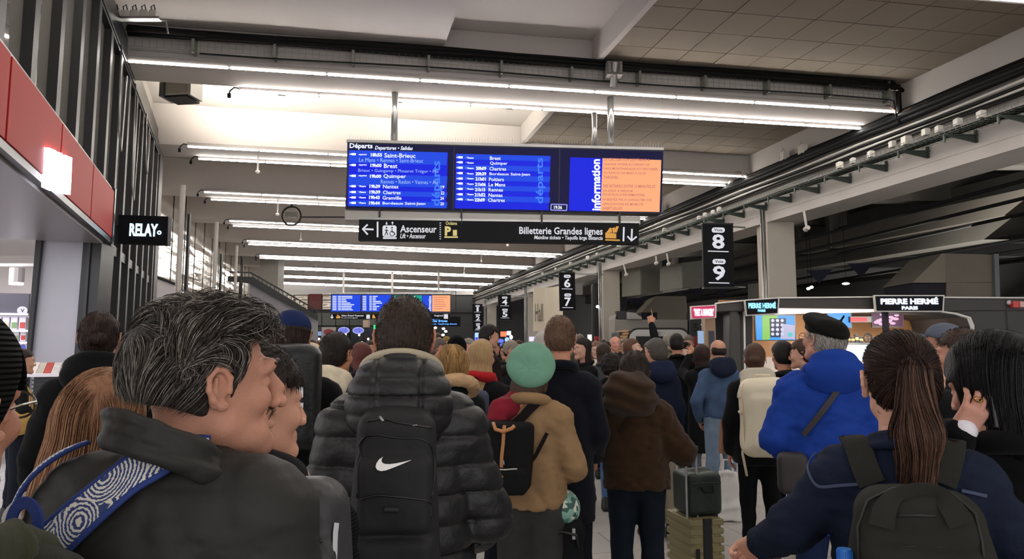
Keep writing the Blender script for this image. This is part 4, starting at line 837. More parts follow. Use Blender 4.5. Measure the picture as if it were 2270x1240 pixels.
S = nsign([(1534,681),(1585,678),(1585,703),(1535,706)], '★PRET A MANGER★'.replace('★', '*'), (1538, 684, 1583, 701), None, None, '#FFE8FA', 'small magenta sign with overexposed white letters left of the kiosk', -.2, mat('magenta_face', '#A01848', .4, emis='#A01848', es=.6), 3.0)
m_ = MB(); a = K.loc(1566, 700, .1)[0]; b = K.loc(1590, 700, .1)[0]; 
SPL = Face(K.o, K.o+K.ax, 'sign_pillar', 'narrow beige pillar under the magenta sign', 'pillar'); m_ = MB(); SPL.rect(m_, 1567, 706, 1590, 1010, .1, .3); m_.build('shaft', mat('pillar_beige', '#9A8168', .6), SPL.e); m_ = MB(); SPL.rect(m_, 1572, 734, 1584, 775, .08, .03); m_.build('inset_panel', mat('inset_blue', '#2C3048', .5), SPL.e)
# track 5 area sign
S5 = Face(P(1532, 725, 22), P(1568, 725, 22), 'zone_panel', 'dark grey panel with large numeral 5 and a white star mark', 'sign'); m_ = MB(); S5.rect(m_, 1530, 706, 1570, 746, 0, .1); m_.build('panel', mat('zone_grey', '#3C3E3F', .6), S5.e)
m_ = MB(); S5.text(m_, '5', 1537, 717, 1549, 736, -.01, bold=.04); S5.text(m_, 'E', 1556, 732, 1564, 742, -.01, bold=.02); m_.build('lettering', BLACK, S5.e)
m_ = MB(); S5.quad(m_, [(1554,719),(1558,722),(1560,714),(1562,722),(1565,721),(1560,727)], -.02, .02); m_.build('logo', glow('white_glow', '#E8F2FF', 2.2), S5.e)
m_ = MB(); S5.rect(m_, 1525, 746, 1570, 770, .0, .1); m_.build('red_base', mat('panel_red', '#A83436'), S5.e)
# rounded kiosk with slatted end
K2 = Face(P(1372, 760, 20.5), P(1530, 760, 20.5), 'kiosk', 'white rounded kiosk front with black outline, slatted wooden end and script name', 'kiosk')
def rrect(x0, y0, x1, y1, r, n=6):
    q = []
    for cx, cy, a0 in ((x1-r, y0+r, -PI/2), (x0+r, y0+r, -PI)):
        arc = [(cx+r*math.cos(a0+PI/2*i/n), cy+r*math.sin(a0+PI/2*i/n)) for i in range(n+1)]
        q.append(arc)
    return q[1]+q[0]+[(x1, y1), (x0, y1)]
m_ = MB(); K2.quad(m_, rrect(1391, 727, 1531, 880, 24), .0, 2.0); m_.build('outline', BLACK, K2.e)
m_ = MB(); K2.quad(m_, rrect(1395, 731, 1527, 880, 21), -.03, .05); m_.build('front', mat('kiosk_white', '#BFC1C0', .45), K2.e)
m_ = MB(); K2.rect(m_, 1411, 746, 1509, 880, -.05, .05); m_.build('opening', mat('opening_black', '#0E0E10', .5), K2.e)
m_ = MB(); K2.text(m_, 'Fonfees', 1442, 733, 1464, 742, -.06, shear=.3, bold=.0); m_.build('lettering', BLACK, K2.e)
for i in range(14):
    y = 732+i*6.2; x0 = 1371 + max(0, 12-i*4)*1.2; m_ = MB(); K2.quad(m_, [(x0, y), (1396, y-1), (1392, y+4), (x0, y+4.6)], .02, 1.8); m_.build('slat', mat('slat_wood', '#C79A66', .5), K2.e)
m_ = MB(); K2.rect(m_, 1374, 736, 1400, 880, .12, 1.6); m_.build('slat_backing', KD, K2.e)
K3 = Face(P(1363, 720, 23.5), P(1526, 720, 23.5), 'kiosk_roof', 'grey flat kiosk roof block behind the rounded kiosk', 'kiosk')
m_ = MB(); K3.quad(m_, [(1363,706),(1366,697),(1370,709),(1524,709),(1524,880),(1363,880)], 0, 1.5); m_.build('body', mat('roof_grey', '#8D8984', .6), K3.e)
m_ = MB(); K3.quad(m_, [(1390,692),(1408,694),(1423,704),(1423,708),(1390,708)], -.1, .3); m_.build('fin', mat('fin_grey', '#A09E9C', .5), K3.e); m_ = MB(); K3.quad(m_, [(1366,690),(1390,690),(1390,708),(1366,708)], .0, .3); m_.build('dark_box', KD, K3.e)
# ================================================================== FIGURES: signed-distance modelling
def smin(a, b, k):
    h = np.clip(.5+.5*(b-a)/k, 0, 1); return b*(1-h)+a*h-k*h*(1-h)
def smax(a, b, k): return -smin(-a, -b, k)
class Field:
    def __init__(s): s.p = []
    def _a(s, fn, lo, hi, k, op='u'): s.p.append((fn, np.array(lo, float), np.array(hi, float), k, op)); return s
    def cap(s, a, b, ra, rb=None, k=.03, q=1.0, op='u'):
        rb = ra if rb is None else rb; a = np.array(a, float); b = np.array(b, float); ab = b-a; ab[1] /= q; L = max(float(ab@ab), 1e-9)
        def fn(x, y, z):
            px, py, pz = x-a[0], (y-a[1])/q, z-a[2]; t = np.clip((px*ab[0]+py*ab[1]+pz*ab[2])/L, 0, 1)
            return (np.sqrt((px-t*ab[0])**2+(py-t*ab[1])**2+(pz-t*ab[2])**2)-(ra+(rb-ra)*t))*min(1, q)
        r = max(ra, rb); return s._a(fn, np.minimum(a, b)-r, np.maximum(a, b)+r, k, op)
    def ell(s, c, r, k=.02, R=None, op='u'):
        c = np.array(c, float); r = np.array(r, float); m = None if R is None else np.array(R)
        def fn(x, y, z):
            px, py, pz = x-c[0], y-c[1], z-c[2]
            if m is not None: px, py, pz = (px*m[0][0]+py*m[1][0]+pz*m[2][0], px*m[0][1]+py*m[1][1]+pz*m[2][1], px*m[0][2]+py*m[1][2]+pz*m[2][2])
            k0 = np.sqrt((px/r[0])**2+(py/r[1])**2+(pz/r[2])**2); k1 = np.sqrt((px/r[0]**2)**2+(py/r[1]**2)**2+(pz/r[2]**2)**2)
            return k0*(k0-1)/np.maximum(k1, 1e-6)
        R_ = r if m is None else np.full(3, r.max()); return s._a(fn, c-R_, c+R_, k, op)
    def box(s, c, hs, rad=.02, k=.01, R=None, op='u', taper=0.0):
        c = np.array(c, float); hs = np.array(hs, float); m = None if R is None else np.array(R)
        def fn(x, y, z):
            px, py, pz = x-c[0], y-c[1], z-c[2]
            if m is not None: px, py, pz = (px*m[0][0]+py*m[1][0]+pz*m[2][0], px*m[0][1]+py*m[1][1]+pz*m[2][1], px*m[0][2]+py*m[1][2]+pz*m[2][2])
            f = 1-taper*(pz/hs[2]) if taper else 1.0
            a_, b_, c_ = np.abs(px)/f-hs[0]+rad, np.abs(py)-hs[1]+rad, np.abs(pz)-hs[2]+rad
            return np.sqrt(np.maximum(a_, 0)**2+np.maximum(b_, 0)**2+np.maximum(c_, 0)**2)+np.minimum(np.maximum(np.maximum(a_, b_), c_), 0)-rad
        H = hs*1.35 if m is None else np.full(3, float(np.linalg.norm(hs))); return s._a(fn, c-H, c+H, k, op)
    def torus(s, c, Rr, r, k=.01, sq=1.0, tiltx=0.0, op='u', roll=0.0):
        c = np.array(c, float); ct, st = math.cos(tiltx), math.sin(tiltx); cr_, sr_ = math.cos(roll), math.sin(roll)
        def fn(x, y, z):
            px, py, pz = x-c[0], y-c[1], z-c[2]; px, pz = px*cr_-pz*sr_, px*sr_+pz*cr_; py, pz = py*ct+pz*st, -py*st+pz*ct
            return np.sqrt((np.sqrt(px**2+(py/sq)**2)-Rr)**2+pz**2)-r
        return s._a(fn, c-Rr-r, c+Rr+r, k, op)
    def cutz(s, z0, below=True):
        def fn(x, y, z): return ((z0-z) if below else (z-z0))+0*x+0*y
        return s._a(fn, None or (-9,)*3, (9,)*3, .004, 'cut')
    def cut(s, fn): return s._a(fn, (-9,)*3, (9,)*3, .006, 'cut')
    def ev(s, pts):
        x, y, z = pts[:, 0], pts[:, 1], pts[:, 2]; F_ = np.full(len(pts), .5)
        for fn, lo, hi, k, op in s.p:
            d = fn(x, y, z); F_ = smin(F_, d, k) if op == 'u' else (smax(F_, -d, k) if op == 's' else smax(F_, d, k))
        return F_
    def grad(s, p, e=.002):
        g = np.stack([s.ev(p+np.array(d)*e)-s.ev(p-np.array(d)*e) for d in ((1,0,0),(0,1,0),(0,0,1))], 1)/(2*e)
        return g
    def proj(s, p, off=0.0, it=6):
        p = np.array(p, float)
        for _ in range(it):
            g = s.grad(p); n = np.maximum((g*g).sum(1), .2); p = p-(s.ev(p)-off)[:, None]*g/n[:, None]
        return p
    def mesh(s, h, disp=None):
        us = [q for q in s.p if q[4] == 'u']; lo = np.min([q[1] for q in us], 0)-3*h-.02; hi = np.max([q[2] for q in us], 0)+3*h+.02
        n = np.ceil((hi-lo)/h).astype(int)+1; ax = [(lo[i]+h*np.arange(n[i])).astype(np.float32) for i in range(3)]
        F_ = np.full(n, .5, np.float32)
        for fn, a, b, k, op in s.p:
            m = k+3*h+.01; i0 = np.clip(np.floor((a-m-lo)/h).astype(int), 0, n-1); i1 = np.clip(np.ceil((b+m-lo)/h).astype(int)+1, 1, n)
            sl = tuple(slice(i0[j], i1[j]) for j in range(3)); x, y, z = ax[0][sl[0]][:, None, None], ax[1][sl[1]][None, :, None], ax[2][sl[2]][None, None, :]
            d = fn(x, y, z).astype(np.float32); S = F_[sl]
            F_[sl] = smin(S, d, k) if op == 'u' else (smax(S, -d, k) if op == 's' else smax(S, d, k))
        if disp is not None: F_ += disp(ax[0][:, None, None], ax[1][None, :, None], ax[2][None, None, :]).astype(np.float32)
        return nets(F_, lo, h)
CORN = [(i, j, k) for i in (0, 1) for j in (0, 1) for k in (0, 1)]
def nets(F_, lo, h):
    ins = F_ < 0; n = F_.shape; c = np.zeros([q-1 for q in n], np.int8)
    for i, j, k in CORN: c += ins[i:n[0]-1+i, j:n[1]-1+j, k:n[2]-1+k]
    ci = np.argwhere((c > 0) & (c < 8)); idx = np.full(c.shape, -1, np.int32); idx[ci[:, 0], ci[:, 1], ci[:, 2]] = np.arange(len(ci))
    acc = np.zeros((len(ci), 3), np.float32); cnt = np.zeros(len(ci), np.float32)
    vals = {q: F_[ci[:, 0]+q[0], ci[:, 1]+q[1], ci[:, 2]+q[2]] for q in CORN}
    for a in CORN:
        for d in range(3):
            if a[d] == 1: continue
            b = list(a); b[d] = 1; b = tuple(b); va, vb = vals[a], vals[b]; m = (va < 0) != (vb < 0)
            t = np.where(m, va/np.where(m, va-vb, 1), 0); p = np.array(a, np.float32)[None, :]+t[:, None]*np.eye(3, dtype=np.float32)[d]
            acc += np.where(m[:, None], p, 0); cnt += m
    V_ = (ci+acc/cnt[:, None])*h+lo; fs = []
    for d in range(3):
        u, v = (d+1) % 3, (d+2) % 3; A = [slice(0, n[q]) for q in range(3)]; B = list(A); A[d] = slice(0, n[d]-1); B[d] = slice(1, n[d])
        a, b = ins[tuple(A)], ins[tuple(B)]; e = np.argwhere(a != b)
        e = e[(e[:, u] > 0) & (e[:, v] > 0) & (e[:, u] < n[u]-1) & (e[:, v] < n[v]-1)]
        if not len(e): continue
        fl = a[e[:, 0], e[:, 1], e[:, 2]]; q = []
        for du, dv in ((0, 0), (-1, 0), (-1, -1), (0, -1)):
            g = e.copy(); g[:, u] += du; g[:, v] += dv; q.append(idx[g[:, 0], g[:, 1], g[:, 2]])
        q = np.stack(q, 1); q[~fl] = q[~fl][:, ::-1]; fs.append(q)
    return V_.astype(np.float64), np.concatenate(fs)
def noise3(seed, freq, amp, aniso=(1, 1, 1)):
    r = np.random.RandomState(seed); ks = r.normal(size=(5, 3)); ks /= np.linalg.norm(ks, axis=1)[:, None]; ks *= np.array(aniso)*freq; ph = r.rand(5, 2)*6.3
    def fn(x, y, z):
        o = 0
        for i in range(5):
            j = (i+1) % 5; a = x*ks[i][0]+y*ks[i][1]+z*ks[i][2]; b = x*ks[j][0]+y*ks[j][1]+z*ks[j][2]
            o = o+np.sin(a+1.4*np.sin(b*.55+ph[i][1])+ph[i][0])
        return o*amp/3
    return fn
def cast(V_, M): 
    M = np.array(M); return V_@M[:3, :3].T+M[:3, 3]

# ------------------------------------------------------------------ heads and hands
HEADC = {}
def head_field(kind='m'):
    f = Field(); jw = .046 if kind != 'f' else .040
    f.ell((0, -.014, .032), (.074, .094, .083), .02)
    f.ell((0, .020, -.030), (.058, .064, .074), .03)
    f.cap((0, -.03, -.04), (0, -.045, -.17), .054, .060, .03)
    for s in (-1, 1):
        f.cap((s*jw, .002, -.062), (s*.012, .068, -.098), .022, .017, .025)
        f.ell((s*.036, .062, -.026), (.022, .022, .022), .018)
        f.cap((s*.012, .086, .022), (s*.042, .072, .020), .010, .009, .014)
        f.ell((s*.032, .094, .000), (.017, .012, .010), .012, op='s')
        f.ell((s*.031, .073, .000), (.0135, .0125, .0115), .003)
        R = Matrix.Rotation(s*.35, 3, 'Z') @ Matrix.Rotation(-.2, 3, 'X')
        f.ell((s*.076, -.012, -.006), (.006, .017, .030), .005, R=R)
        er = [(.078, .004, -.010), (.081, .004, .012), (.084, -.006, .025), (.088, -.020, .027), (.090, -.030, .014), (.089, -.030, -.004), (.085, -.022, -.020), (.081, -.010, -.032), (.078, -.002, -.030)]
        for q0, q1 in zip(er[:-1], er[1:]): f.cap((s*q0[0], q0[1], q0[2]), (s*q1[0], q1[1], q1[2]), .0048, .0048, .003)
        f.cap((s*.084, -.018, .012), (s*.083, -.018, -.012), .0035, .0035, .003); f.ell((s*.080, -.006, -.030), (.006, .009, .009), .004); f.ell((s*.079, .004, -.006), (.004, .004, .006), .003)
        f.ell((s*.013, .098, -.038), (.009, .011, .008), .006)
    f.cap((0, .088, .012), (0, .106, -.028), .0065, .0085, .010)
    f.ell((0, .103, -.033), (.0095, .010, .008), .008)
    f.cap((-.020, .076, -.062), (.020, .076, -.062), .008, .008, .008)
    f.cap((-.016, .078, -.072), (.016, .078, -.072), .008, .008, .006)
    f.cap((-.024, .089, -.067), (.024, .089, -.067), .0022, .0022, .003, op='s')
    f.ell((0, .074, -.099), (.022, .019, .018), .018)
    if kind == 'hero':
        f.ell((0, .116, -.037), (.012, .010, .011), .008); f.cap((0, .094, .010), (0, .112, -.014), .009, .010, .008)
        f.cap((-.036, .084, .030), (.036, .084, .030), .010, .010, .014); f.ell((0, .082, -.104), (.024, .018, .018), .015); f.cap((-.050, .0, -.068), (-.02, .062, -.104), .020, .016, .02); f.cap((.050, .0, -.068), (.02, .062, -.104), .020, .016, .02)
        for s in (-1, 1): f.ell((s*.03, .05, -.085), (.02, .03, .018), .02)
    return f
def head_mesh(h, kind):
    h = round(h, 4); key = (h, kind)
    if key not in HEADC:
        dsp = None
        if kind == 'hero':
            nn1 = noise3(5, 90, .0008)
            def dsp(x, y, z):
                w = np.exp(-((z-.050)/.018)**2)*np.clip((y-.05)/.02, 0, 1); return .0008*w*np.sin(z*620+1.5*np.sin(x*60)+3*y) + nn1(x, y, z)
        V_, f = head_field('hero' if kind == 'hero' else kind).mesh(h, dsp); c = V_[f].mean(1); mi = np.zeros(len(f), int)
        ax_ = np.abs(c[:, 0])
        mi[(((ax_-.031)/.012)**2+((c[:, 2])/.0048)**2 < 1) & (c[:, 1] > .07)] = 1
        mi[(((ax_-.031)/.0055)**2+((c[:, 2])/.005)**2 < 1) & (c[:, 1] > .07)] = 2
        mi[(ax_ < .022) & (np.abs(c[:, 2]+.067) < .010) & (c[:, 1] > .074)] = 3
        mi[(np.abs(ax_-.029) < .017) & (np.abs(c[:, 2]-.021+.1*np.abs(ax_-.03)) < .0032) & (c[:, 1] > .066)] = 4
        if kind == 'hero': mi[mi == 4] = 0; mi[mi == 1] = 0
        HEADC[key] = (V_, f, mi)
    return HEADC[key]
HANDC = {}
def hand_mesh(pose, h):
    h = round(max(h, .0035), 4); key = (pose, h)
    if key in HANDC: return HANDC[key]
    f = Field(); f.box((0, .045, 0), (.036, .045, .013), .012, .01); f.cap((0, -.03, 0), (0, .02, 0), .024, .022, .02, q=1)
    L = [(.040, .024, .020), (.045, .028, .021), (.042, .026, .020), (.032, .020, .018)]
    cur = {'relax': [(.35, .4, .3)]*4, 'grip': [(1.0, 1.2, .8)]*4, 'point': [(0, .05, .05)]+[(1.3, 1.5, .9)]*3, 'flat': [(.12, .1, .05)]*4, 'ear': [(.15, .45, .3), (.2, .5, .3), (.3, .6, .3), (.4, .7, .3)], 'phone': [(.35, .9, .5), (.45, .9, .5), (.5, .95, .5), (.45, .9, .5)]}[pose]
    for i in range(4):
        x = -.028+.0187*i; p = np.array([x, .085-.004*abs(i-1), 0.]); a = 0; sp = (i-1.4)*.07
        for j in range(3):
            a += cur[i][j]; d = np.array([math.sin(sp)*math.cos(a), math.cos(a)*math.cos(sp), -math.sin(a)]); q = p+d*L[i][j]*1.0
            f.cap(p, q, .0090-.0008*j-.0006*(i == 3), .0084-.0008*j, .004); p = q
    b = np.array([-.030, .022, -.004]); m = b+np.array([-.024, .030, -.010]); t = m+(np.array([-.004, .030, -.010]) if pose in ('relax', 'flat') else np.array([.020, .022, -.018])); e = t+(np.array([.002, .024, -.006]) if pose in ('relax', 'flat') else np.array([.020, .010, -.008]))
    f.cap(b, m, .014, .011, .01); f.cap(m, t, .0105, .0095, .004); f.cap(t, e, .0095, .008, .003)
    HANDC[key] = f.mesh(h); return HANDC[key]

# ------------------------------------------------------------------ materials for people
def cloth(col, kind='plain'):
    n = 'cloth_%s_%s' % (col[1:], kind)
    if n in MATS: return MATS[n]
    r_, g_, b_ = hexc(col); lum = (r_+g_+b_)/3; dk = .8+.2*min(1, lum/.06); col = (r_*dk, g_*dk, b_*dk)
    if kind == 'shine': return mat(n, col, .46, bump=.3, bscale=45, var=.15, vscale=6, spec=.38)
    if kind == 'shell': return mat(n, col, .6, bump=.35, bscale=18, var=.15, vscale=5, spec=.22)
    if kind == 'fleece': return mat(n, col, .95, bump=.35, bscale=480, var=.35, vscale=16, sheen=.12, spec=.06)
    if kind == 'knit': return mat(n, col, .9, wave=('Z', 46.0, 1.0, .3), sheen=.0, spec=.12)
    if kind == 'denim': return mat(n, col, .85, bump=.4, bscale=320, var=.4, vscale=11, spec=.1)
    if kind == 'wool': return mat(n, col, .95, bump=.22, bscale=420, var=.15, vscale=14, sheen=.05, spec=.08)
    return mat(n, col, .85, bump=.2, bscale=260, var=.18, vscale=9, spec=.12)
def skinm(col='#C08A70'): return mat('skin_'+col[1:], col, .58, bump=.2, bscale=260, var=.14, vscale=22, spec=.3)
def hairm(col): return mat('hair_'+col[1:], col, .55, bump=.8, bscale=170, var=.45, vscale=120, aniso=(1, 1, .07), spec=.28)
EYEW, EYEB = mat('eye_white', '#D8CFC8', .3), mat('eye_dark', '#1A1412', .2)
LIP, BROW = mat('lips', '#A5645A', .5), mat('brow', '#33261F', .8)

def tubes3(paths, rad, name, m, parent, mi=None):    # many thin strands as one mesh
    N_, M_, _ = paths.shape; t = np.gradient(paths, axis=1); t /= np.linalg.norm(t, axis=2, keepdims=True)+1e-9
    up = np.zeros_like(t); up[..., 0] = .31; up[..., 1] = .52; up[..., 2] = .8; u = np.cross(t, up); u /= np.linalg.norm(u, axis=2, keepdims=True)+1e-9; v = np.cross(t, u)
    r = rad*np.sin(np.linspace(.5, PI-.08, M_))[None, :, None]; V_ = np.stack([paths+(u*math.cos(a)+v*math.sin(a))*r for a in (0, 2.09, 4.19)], 2)
    ix = np.arange(N_*M_*3).reshape(N_, M_, 3); f = np.concatenate([np.stack([ix[:, :-1, k], ix[:, :-1, (k+1) % 3], ix[:, 1:, (k+1) % 3], ix[:, 1:, k]], -1).reshape(-1, 4) for k in range(3)])
    mm = None
    if isinstance(m, list):
        pick = np.random.RandomState(5).randint(0, len(m), N_); per = np.repeat(pick, M_-1); mm = np.concatenate([per]*3)
    return tag(mkobj(name, V_.reshape(-1, 3), f, m, parent, True, mm), kind='stuff')
def grow(field, roots, flow, steps, step, lift=.004, seed=1, curl=.25, cf=40, follow=True, usecut=True):
    cuts = [q[0] for q in field.p if q[4] == 'cut'] if usecut else []; fo = Field(); fo.p = [q for q in field.p if q[4] != 'cut']; field = fo
    r = np.random.RandomState(seed); p = field.proj(roots, .001, 4); out = [p]; prev = None; step = step*(.72+.42*r.rand(len(p)))[:, None]; ph = r.rand(len(p))*6.3; lf_ = lift*(.3+1.4*r.rand(len(p)))
    nz = [noise3(seed+i, cf, 1.0) for i in range(3)]
    for i in range(steps):
        d = flow(p); d = d/(np.linalg.norm(d, axis=1, keepdims=True)+1e-9)
        c = np.stack([nz[j](p[:, 0], p[:, 1], p[:, 2]) for j in range(3)], 1); d = d+curl*c+.12*curl*r.normal(size=p.shape)
        if prev is not None: d = .5*d+.5*prev
        g = field.grad(p); gn = g/(np.linalg.norm(g, axis=1, keepdims=True)+1e-9)
        if follow: d = d-gn*(d*gn).sum(1, keepdims=True)
        d /= np.linalg.norm(d, axis=1, keepdims=True)+1e-9; p = p+d*step; prev = d
        dd = field.ev(p); tgt = lf_*math.sin(min(1, (i+1)/steps*1.2)*PI*.55)
        if follow: p = p-gn*(dd-tgt)[:, None]
        else: p = p+gn*np.maximum(tgt-dd, 0)[:, None]
        out.append(p)
    out = np.stack(out, 1)
    if cuts:
        q = out.reshape(-1, 3); c = np.max([fn(q[:, 0], q[:, 1], q[:, 2]) for fn in cuts], 0).reshape(out.shape[:2])
        out = out[(c.max(1) < .012) & (c[:, 0] < .004)]
    return out
def ribbon(field, pts, width, off=.008, thick=.006, n=26, name='strap', m=None, parent=None, close=False):
    pts = np.array(pts, float); d = np.r_[0, np.cumsum(np.linalg.norm(np.diff(pts, axis=0), axis=1))]; t = np.linspace(0, d[-1], n)
    p = np.stack([np.interp(t, d, pts[:, i]) for i in range(3)], 1)
    for _ in range(3): p[1:-1] = (p[:-2]+2*p[1:-1]+p[2:])/4
    if field is not None: p = field.proj(p, off); nn = field.grad(p); nn /= np.linalg.norm(nn, axis=1, keepdims=True)+1e-9
    else: nn = np.tile(np.array([0, -1., 0]), (n, 1))
    for _ in range(2): p[1:-1] = (p[:-2]+2*p[1:-1]+p[2:])/4; nn[1:-1] = (nn[:-2]+nn[1:-1]+nn[2:])/3
    tg = np.gradient(p, axis=0); tg /= np.linalg.norm(tg, axis=1, keepdims=True)+1e-9; sd = np.cross(tg, nn); sd /= np.linalg.norm(sd, axis=1, keepdims=True)+1e-9
    w_ = width/2 if not isinstance(width, (list, tuple)) else np.interp(np.linspace(0, 1, n), np.linspace(0, 1, len(width)), width)[:, None]/2
    q = [p-sd*w_, p+sd*w_, p+sd*w_+nn*thick, p-sd*w_+nn*thick]; V_ = np.stack(q, 1).reshape(-1, 3); f = []
    for i in range(n-1):
        for k in range(4): f.append((i*4+k, i*4+(k+1) % 4, (i+1)*4+(k+1) % 4, (i+1)*4+k))
    f += [(0, 3, 2, 1), (n*4-4, n*4-3, n*4-2, n*4-1)]
    o = mkobj(name, V_, f, m, parent, False); b = o.modifiers.new('bevel', 'BEVEL'); b.width = min(.003, thick*.4); b.segments = 2
    return o, p, nn, sd

# ------------------------------------------------------------------ hair and hats, in the head's frame
def face_cut(f, zf=.062, back=-.075, yb=-.02, side=.0):
    # hair stops at the hairline: in front of the ears it must lie above the forehead line
    def fn(x, y, z):
        line = np.where(y > .035, zf-.55*(np.abs(x)*.6), np.where(y > yb, zf-(.035-y)*1.9-side, back)); return (line-z)+0*x+0*y
    return f.cut(fn)
def hair_field(style):
    f = Field()
    if style in ('short', 'crop'):
        g = .010 if style == 'crop' else .017; f.ell((0, -.016, .036), (.074+g*.7, .094+g, .085+g), .02); f.ell((0, -.05, -.015), (.066+g*.6, .058+g, .062+g), .03); face_cut(f, .060, -.07, -.03)
    elif style == 'bald': f.ell((0, -.03, .005), (.080, .084, .072), .02); f.cut(lambda x, y, z: (z-.062)+0*x+0*y); face_cut(f, .2, -.07, -.01)
    elif style == 'hero':
        f.ell((0, -.022, .042), (.085, .108, .094), .02); f.ell((0, -.060, -.008), (.078, .066, .078), .03); f.ell((0, .040, .088), (.058, .048, .028), .03)
        def fn(x, y, z):
            line = np.where(y > .045, .074, np.where(y > .006, .074-(.045-y)*2.9, np.where(y > -.022, .036, -.036-.35*(y+.06)))); return (line-z)+0*x
        f.cut(fn)
    elif style == 'curly': f.ell((0, -.03, .035), (.115, .12, .11), .03); f.ell((0, -.06, -.03), (.105, .08, .085), .03); face_cut(f, .05, -.12, .0)
    elif style in ('long', 'longblond'):
        L = -.36 if style == 'longblond' else -.27
        f.ell((0, -.018, .036), (.084, .104, .097), .02); f.cap((0, -.045, -.02), (0, -.085, L), .078, .080, .04, q=.55)
        for s in (-1, 1): f.cap((s*.062, -.005, 0), (s*.075, -.02, L*.6), .024, .022, .03)
        face_cut(f, .060, -.6, -.0)
    elif style == 'bob':
        f.ell((0, -.018, .036), (.086, .106, .097), .02); f.cap((0, -.04, 0), (0, -.05, -.11), .088, .080, .04, q=.75)
        for s in (-1, 1): f.cap((s*.072, .01, 0), (s*.076, .01, -.09), .020, .018, .03)
        face_cut(f, .060, -.6, .02)
    elif style == 'bun':
        f.ell((0, -.018, .036), (.080, .101, .092), .02); f.ell((0, -.05, -.02), (.072, .058, .064), .03); f.ell((.01, -.120, .0), (.042, .034, .034), .008); face_cut(f, .060, -.08, -.03)
    elif style == 'pony':
        f.ell((0, -.018, .038), (.079, .100, .090), .02); f.ell((0, -.055, -.015), (.070, .052, .060), .03); face_cut(f, .058, -.07, -.022)
        f.cap((0, -.108, .052), (0, -.125, .045), .018, .022, .01); f.cap((0, -.128, .04), (-.004, -.138, -.10), .024, .032, .02); f.cap((-.004, -.138, -.10), (-.008, -.125, -.27), .032, .018, .03); f.cap((-.008, -.125, -.27), (-.012, -.12, -.31), .018, .004, .02)
    elif style == 'dark_bob':
        f.ell((0, -.02, .042), (.095, .118, .104), .02); f.cap((0, -.04, 0), (0, -.05, -.11), .104, .098, .05, q=.8)
        for s in (-1, 1): f.cap((s*.080, .035, .02), (s*.088, .03, -.11), .026, .018, .03)
        face_cut(f, .055, -.6, .055)
    return f
def hat_parts(kind, col):
    out = []; m = cloth(col, 'wool')
    if kind == 'beret':
        f = Field(); R = Matrix.Rotation(-.42, 3, 'X'); f.ell((.0, -.022, .070), (.108, .128, .040), .02, R=R.inverted()); f.ell((0, -.022, .055), (.090, .110, .060), .02); f.cut(lambda x, y, z: (.026+.30*y-z)+0*x)
        f.cap((.04, -.075, .105), (.047, -.085, .128), .005, .004, .004); out.append(('hat', f, m, noise3(3, 55, .0022)))
    elif kind == 'green_beret':
        f = Field(); R = Matrix.Rotation(.30, 3, 'Y') @ Matrix.Rotation(1.15, 3, 'X'); f.ell((.006, -.070, .018), (.122, .122, .050), .02, R=R); f.ell((0, -.02, .045), (.085, .104, .062), .03); f.cut(lambda x, y, z: (-.10-z)+0*x+0*y)
        f.cap((.018, -.115, -.0), (.018, -.130, .004), .003, .0025, .003)
        out.append(('hat', f, m, lambda x, y, z: .0022*np.sin(9*np.arctan2(x-.018, z+.0))*np.exp(-(((x-.018)**2+z**2)/.0032))+noise3(4, 48, .0014)(x, y, z)))
    elif kind == 'beanie':
        f = Field(); f.ell((0, -.018, .042), (.090, .110, .104), .02); f.cap((0, -.02, .02), (0, -.02, .035), .094, .094, .01, q=1.12); face_cut(f, .048, -.04, -.01, -.03); out.append(('hat', f, cloth(col, 'knit'), None))
    elif kind == 'cap':
        f = Field(); f.ell((0, -.016, .045), (.086, .106, .080), .01); f.cut(lambda x, y, z: (.022+.18*(y+.02)-z)+0*x); out.append(('hat', f, cloth(col, 'denim'), None))
        f = Field(); f.ell((0, .10, .040), (.066, .075, .006), .004, R=Matrix.Rotation(.18, 3, 'X')); f.cut(lambda x, y, z: (.055-y)+0*x+0*z); out.append(('hat_peak', f, cloth(col, 'denim'), None))
    elif kind == 'hood_up':
        f = Field(); f.ell((0, -.03, .03), (.110, .130, .125), .02); f.ell((0, -.04, -.07), (.105, .11, .09), .04); f.ell((0, .09, -.01), (.068, .10, .085), .02, op='s'); out.append(('hood', f, m, noise3(8, 30, .004)))
    return out

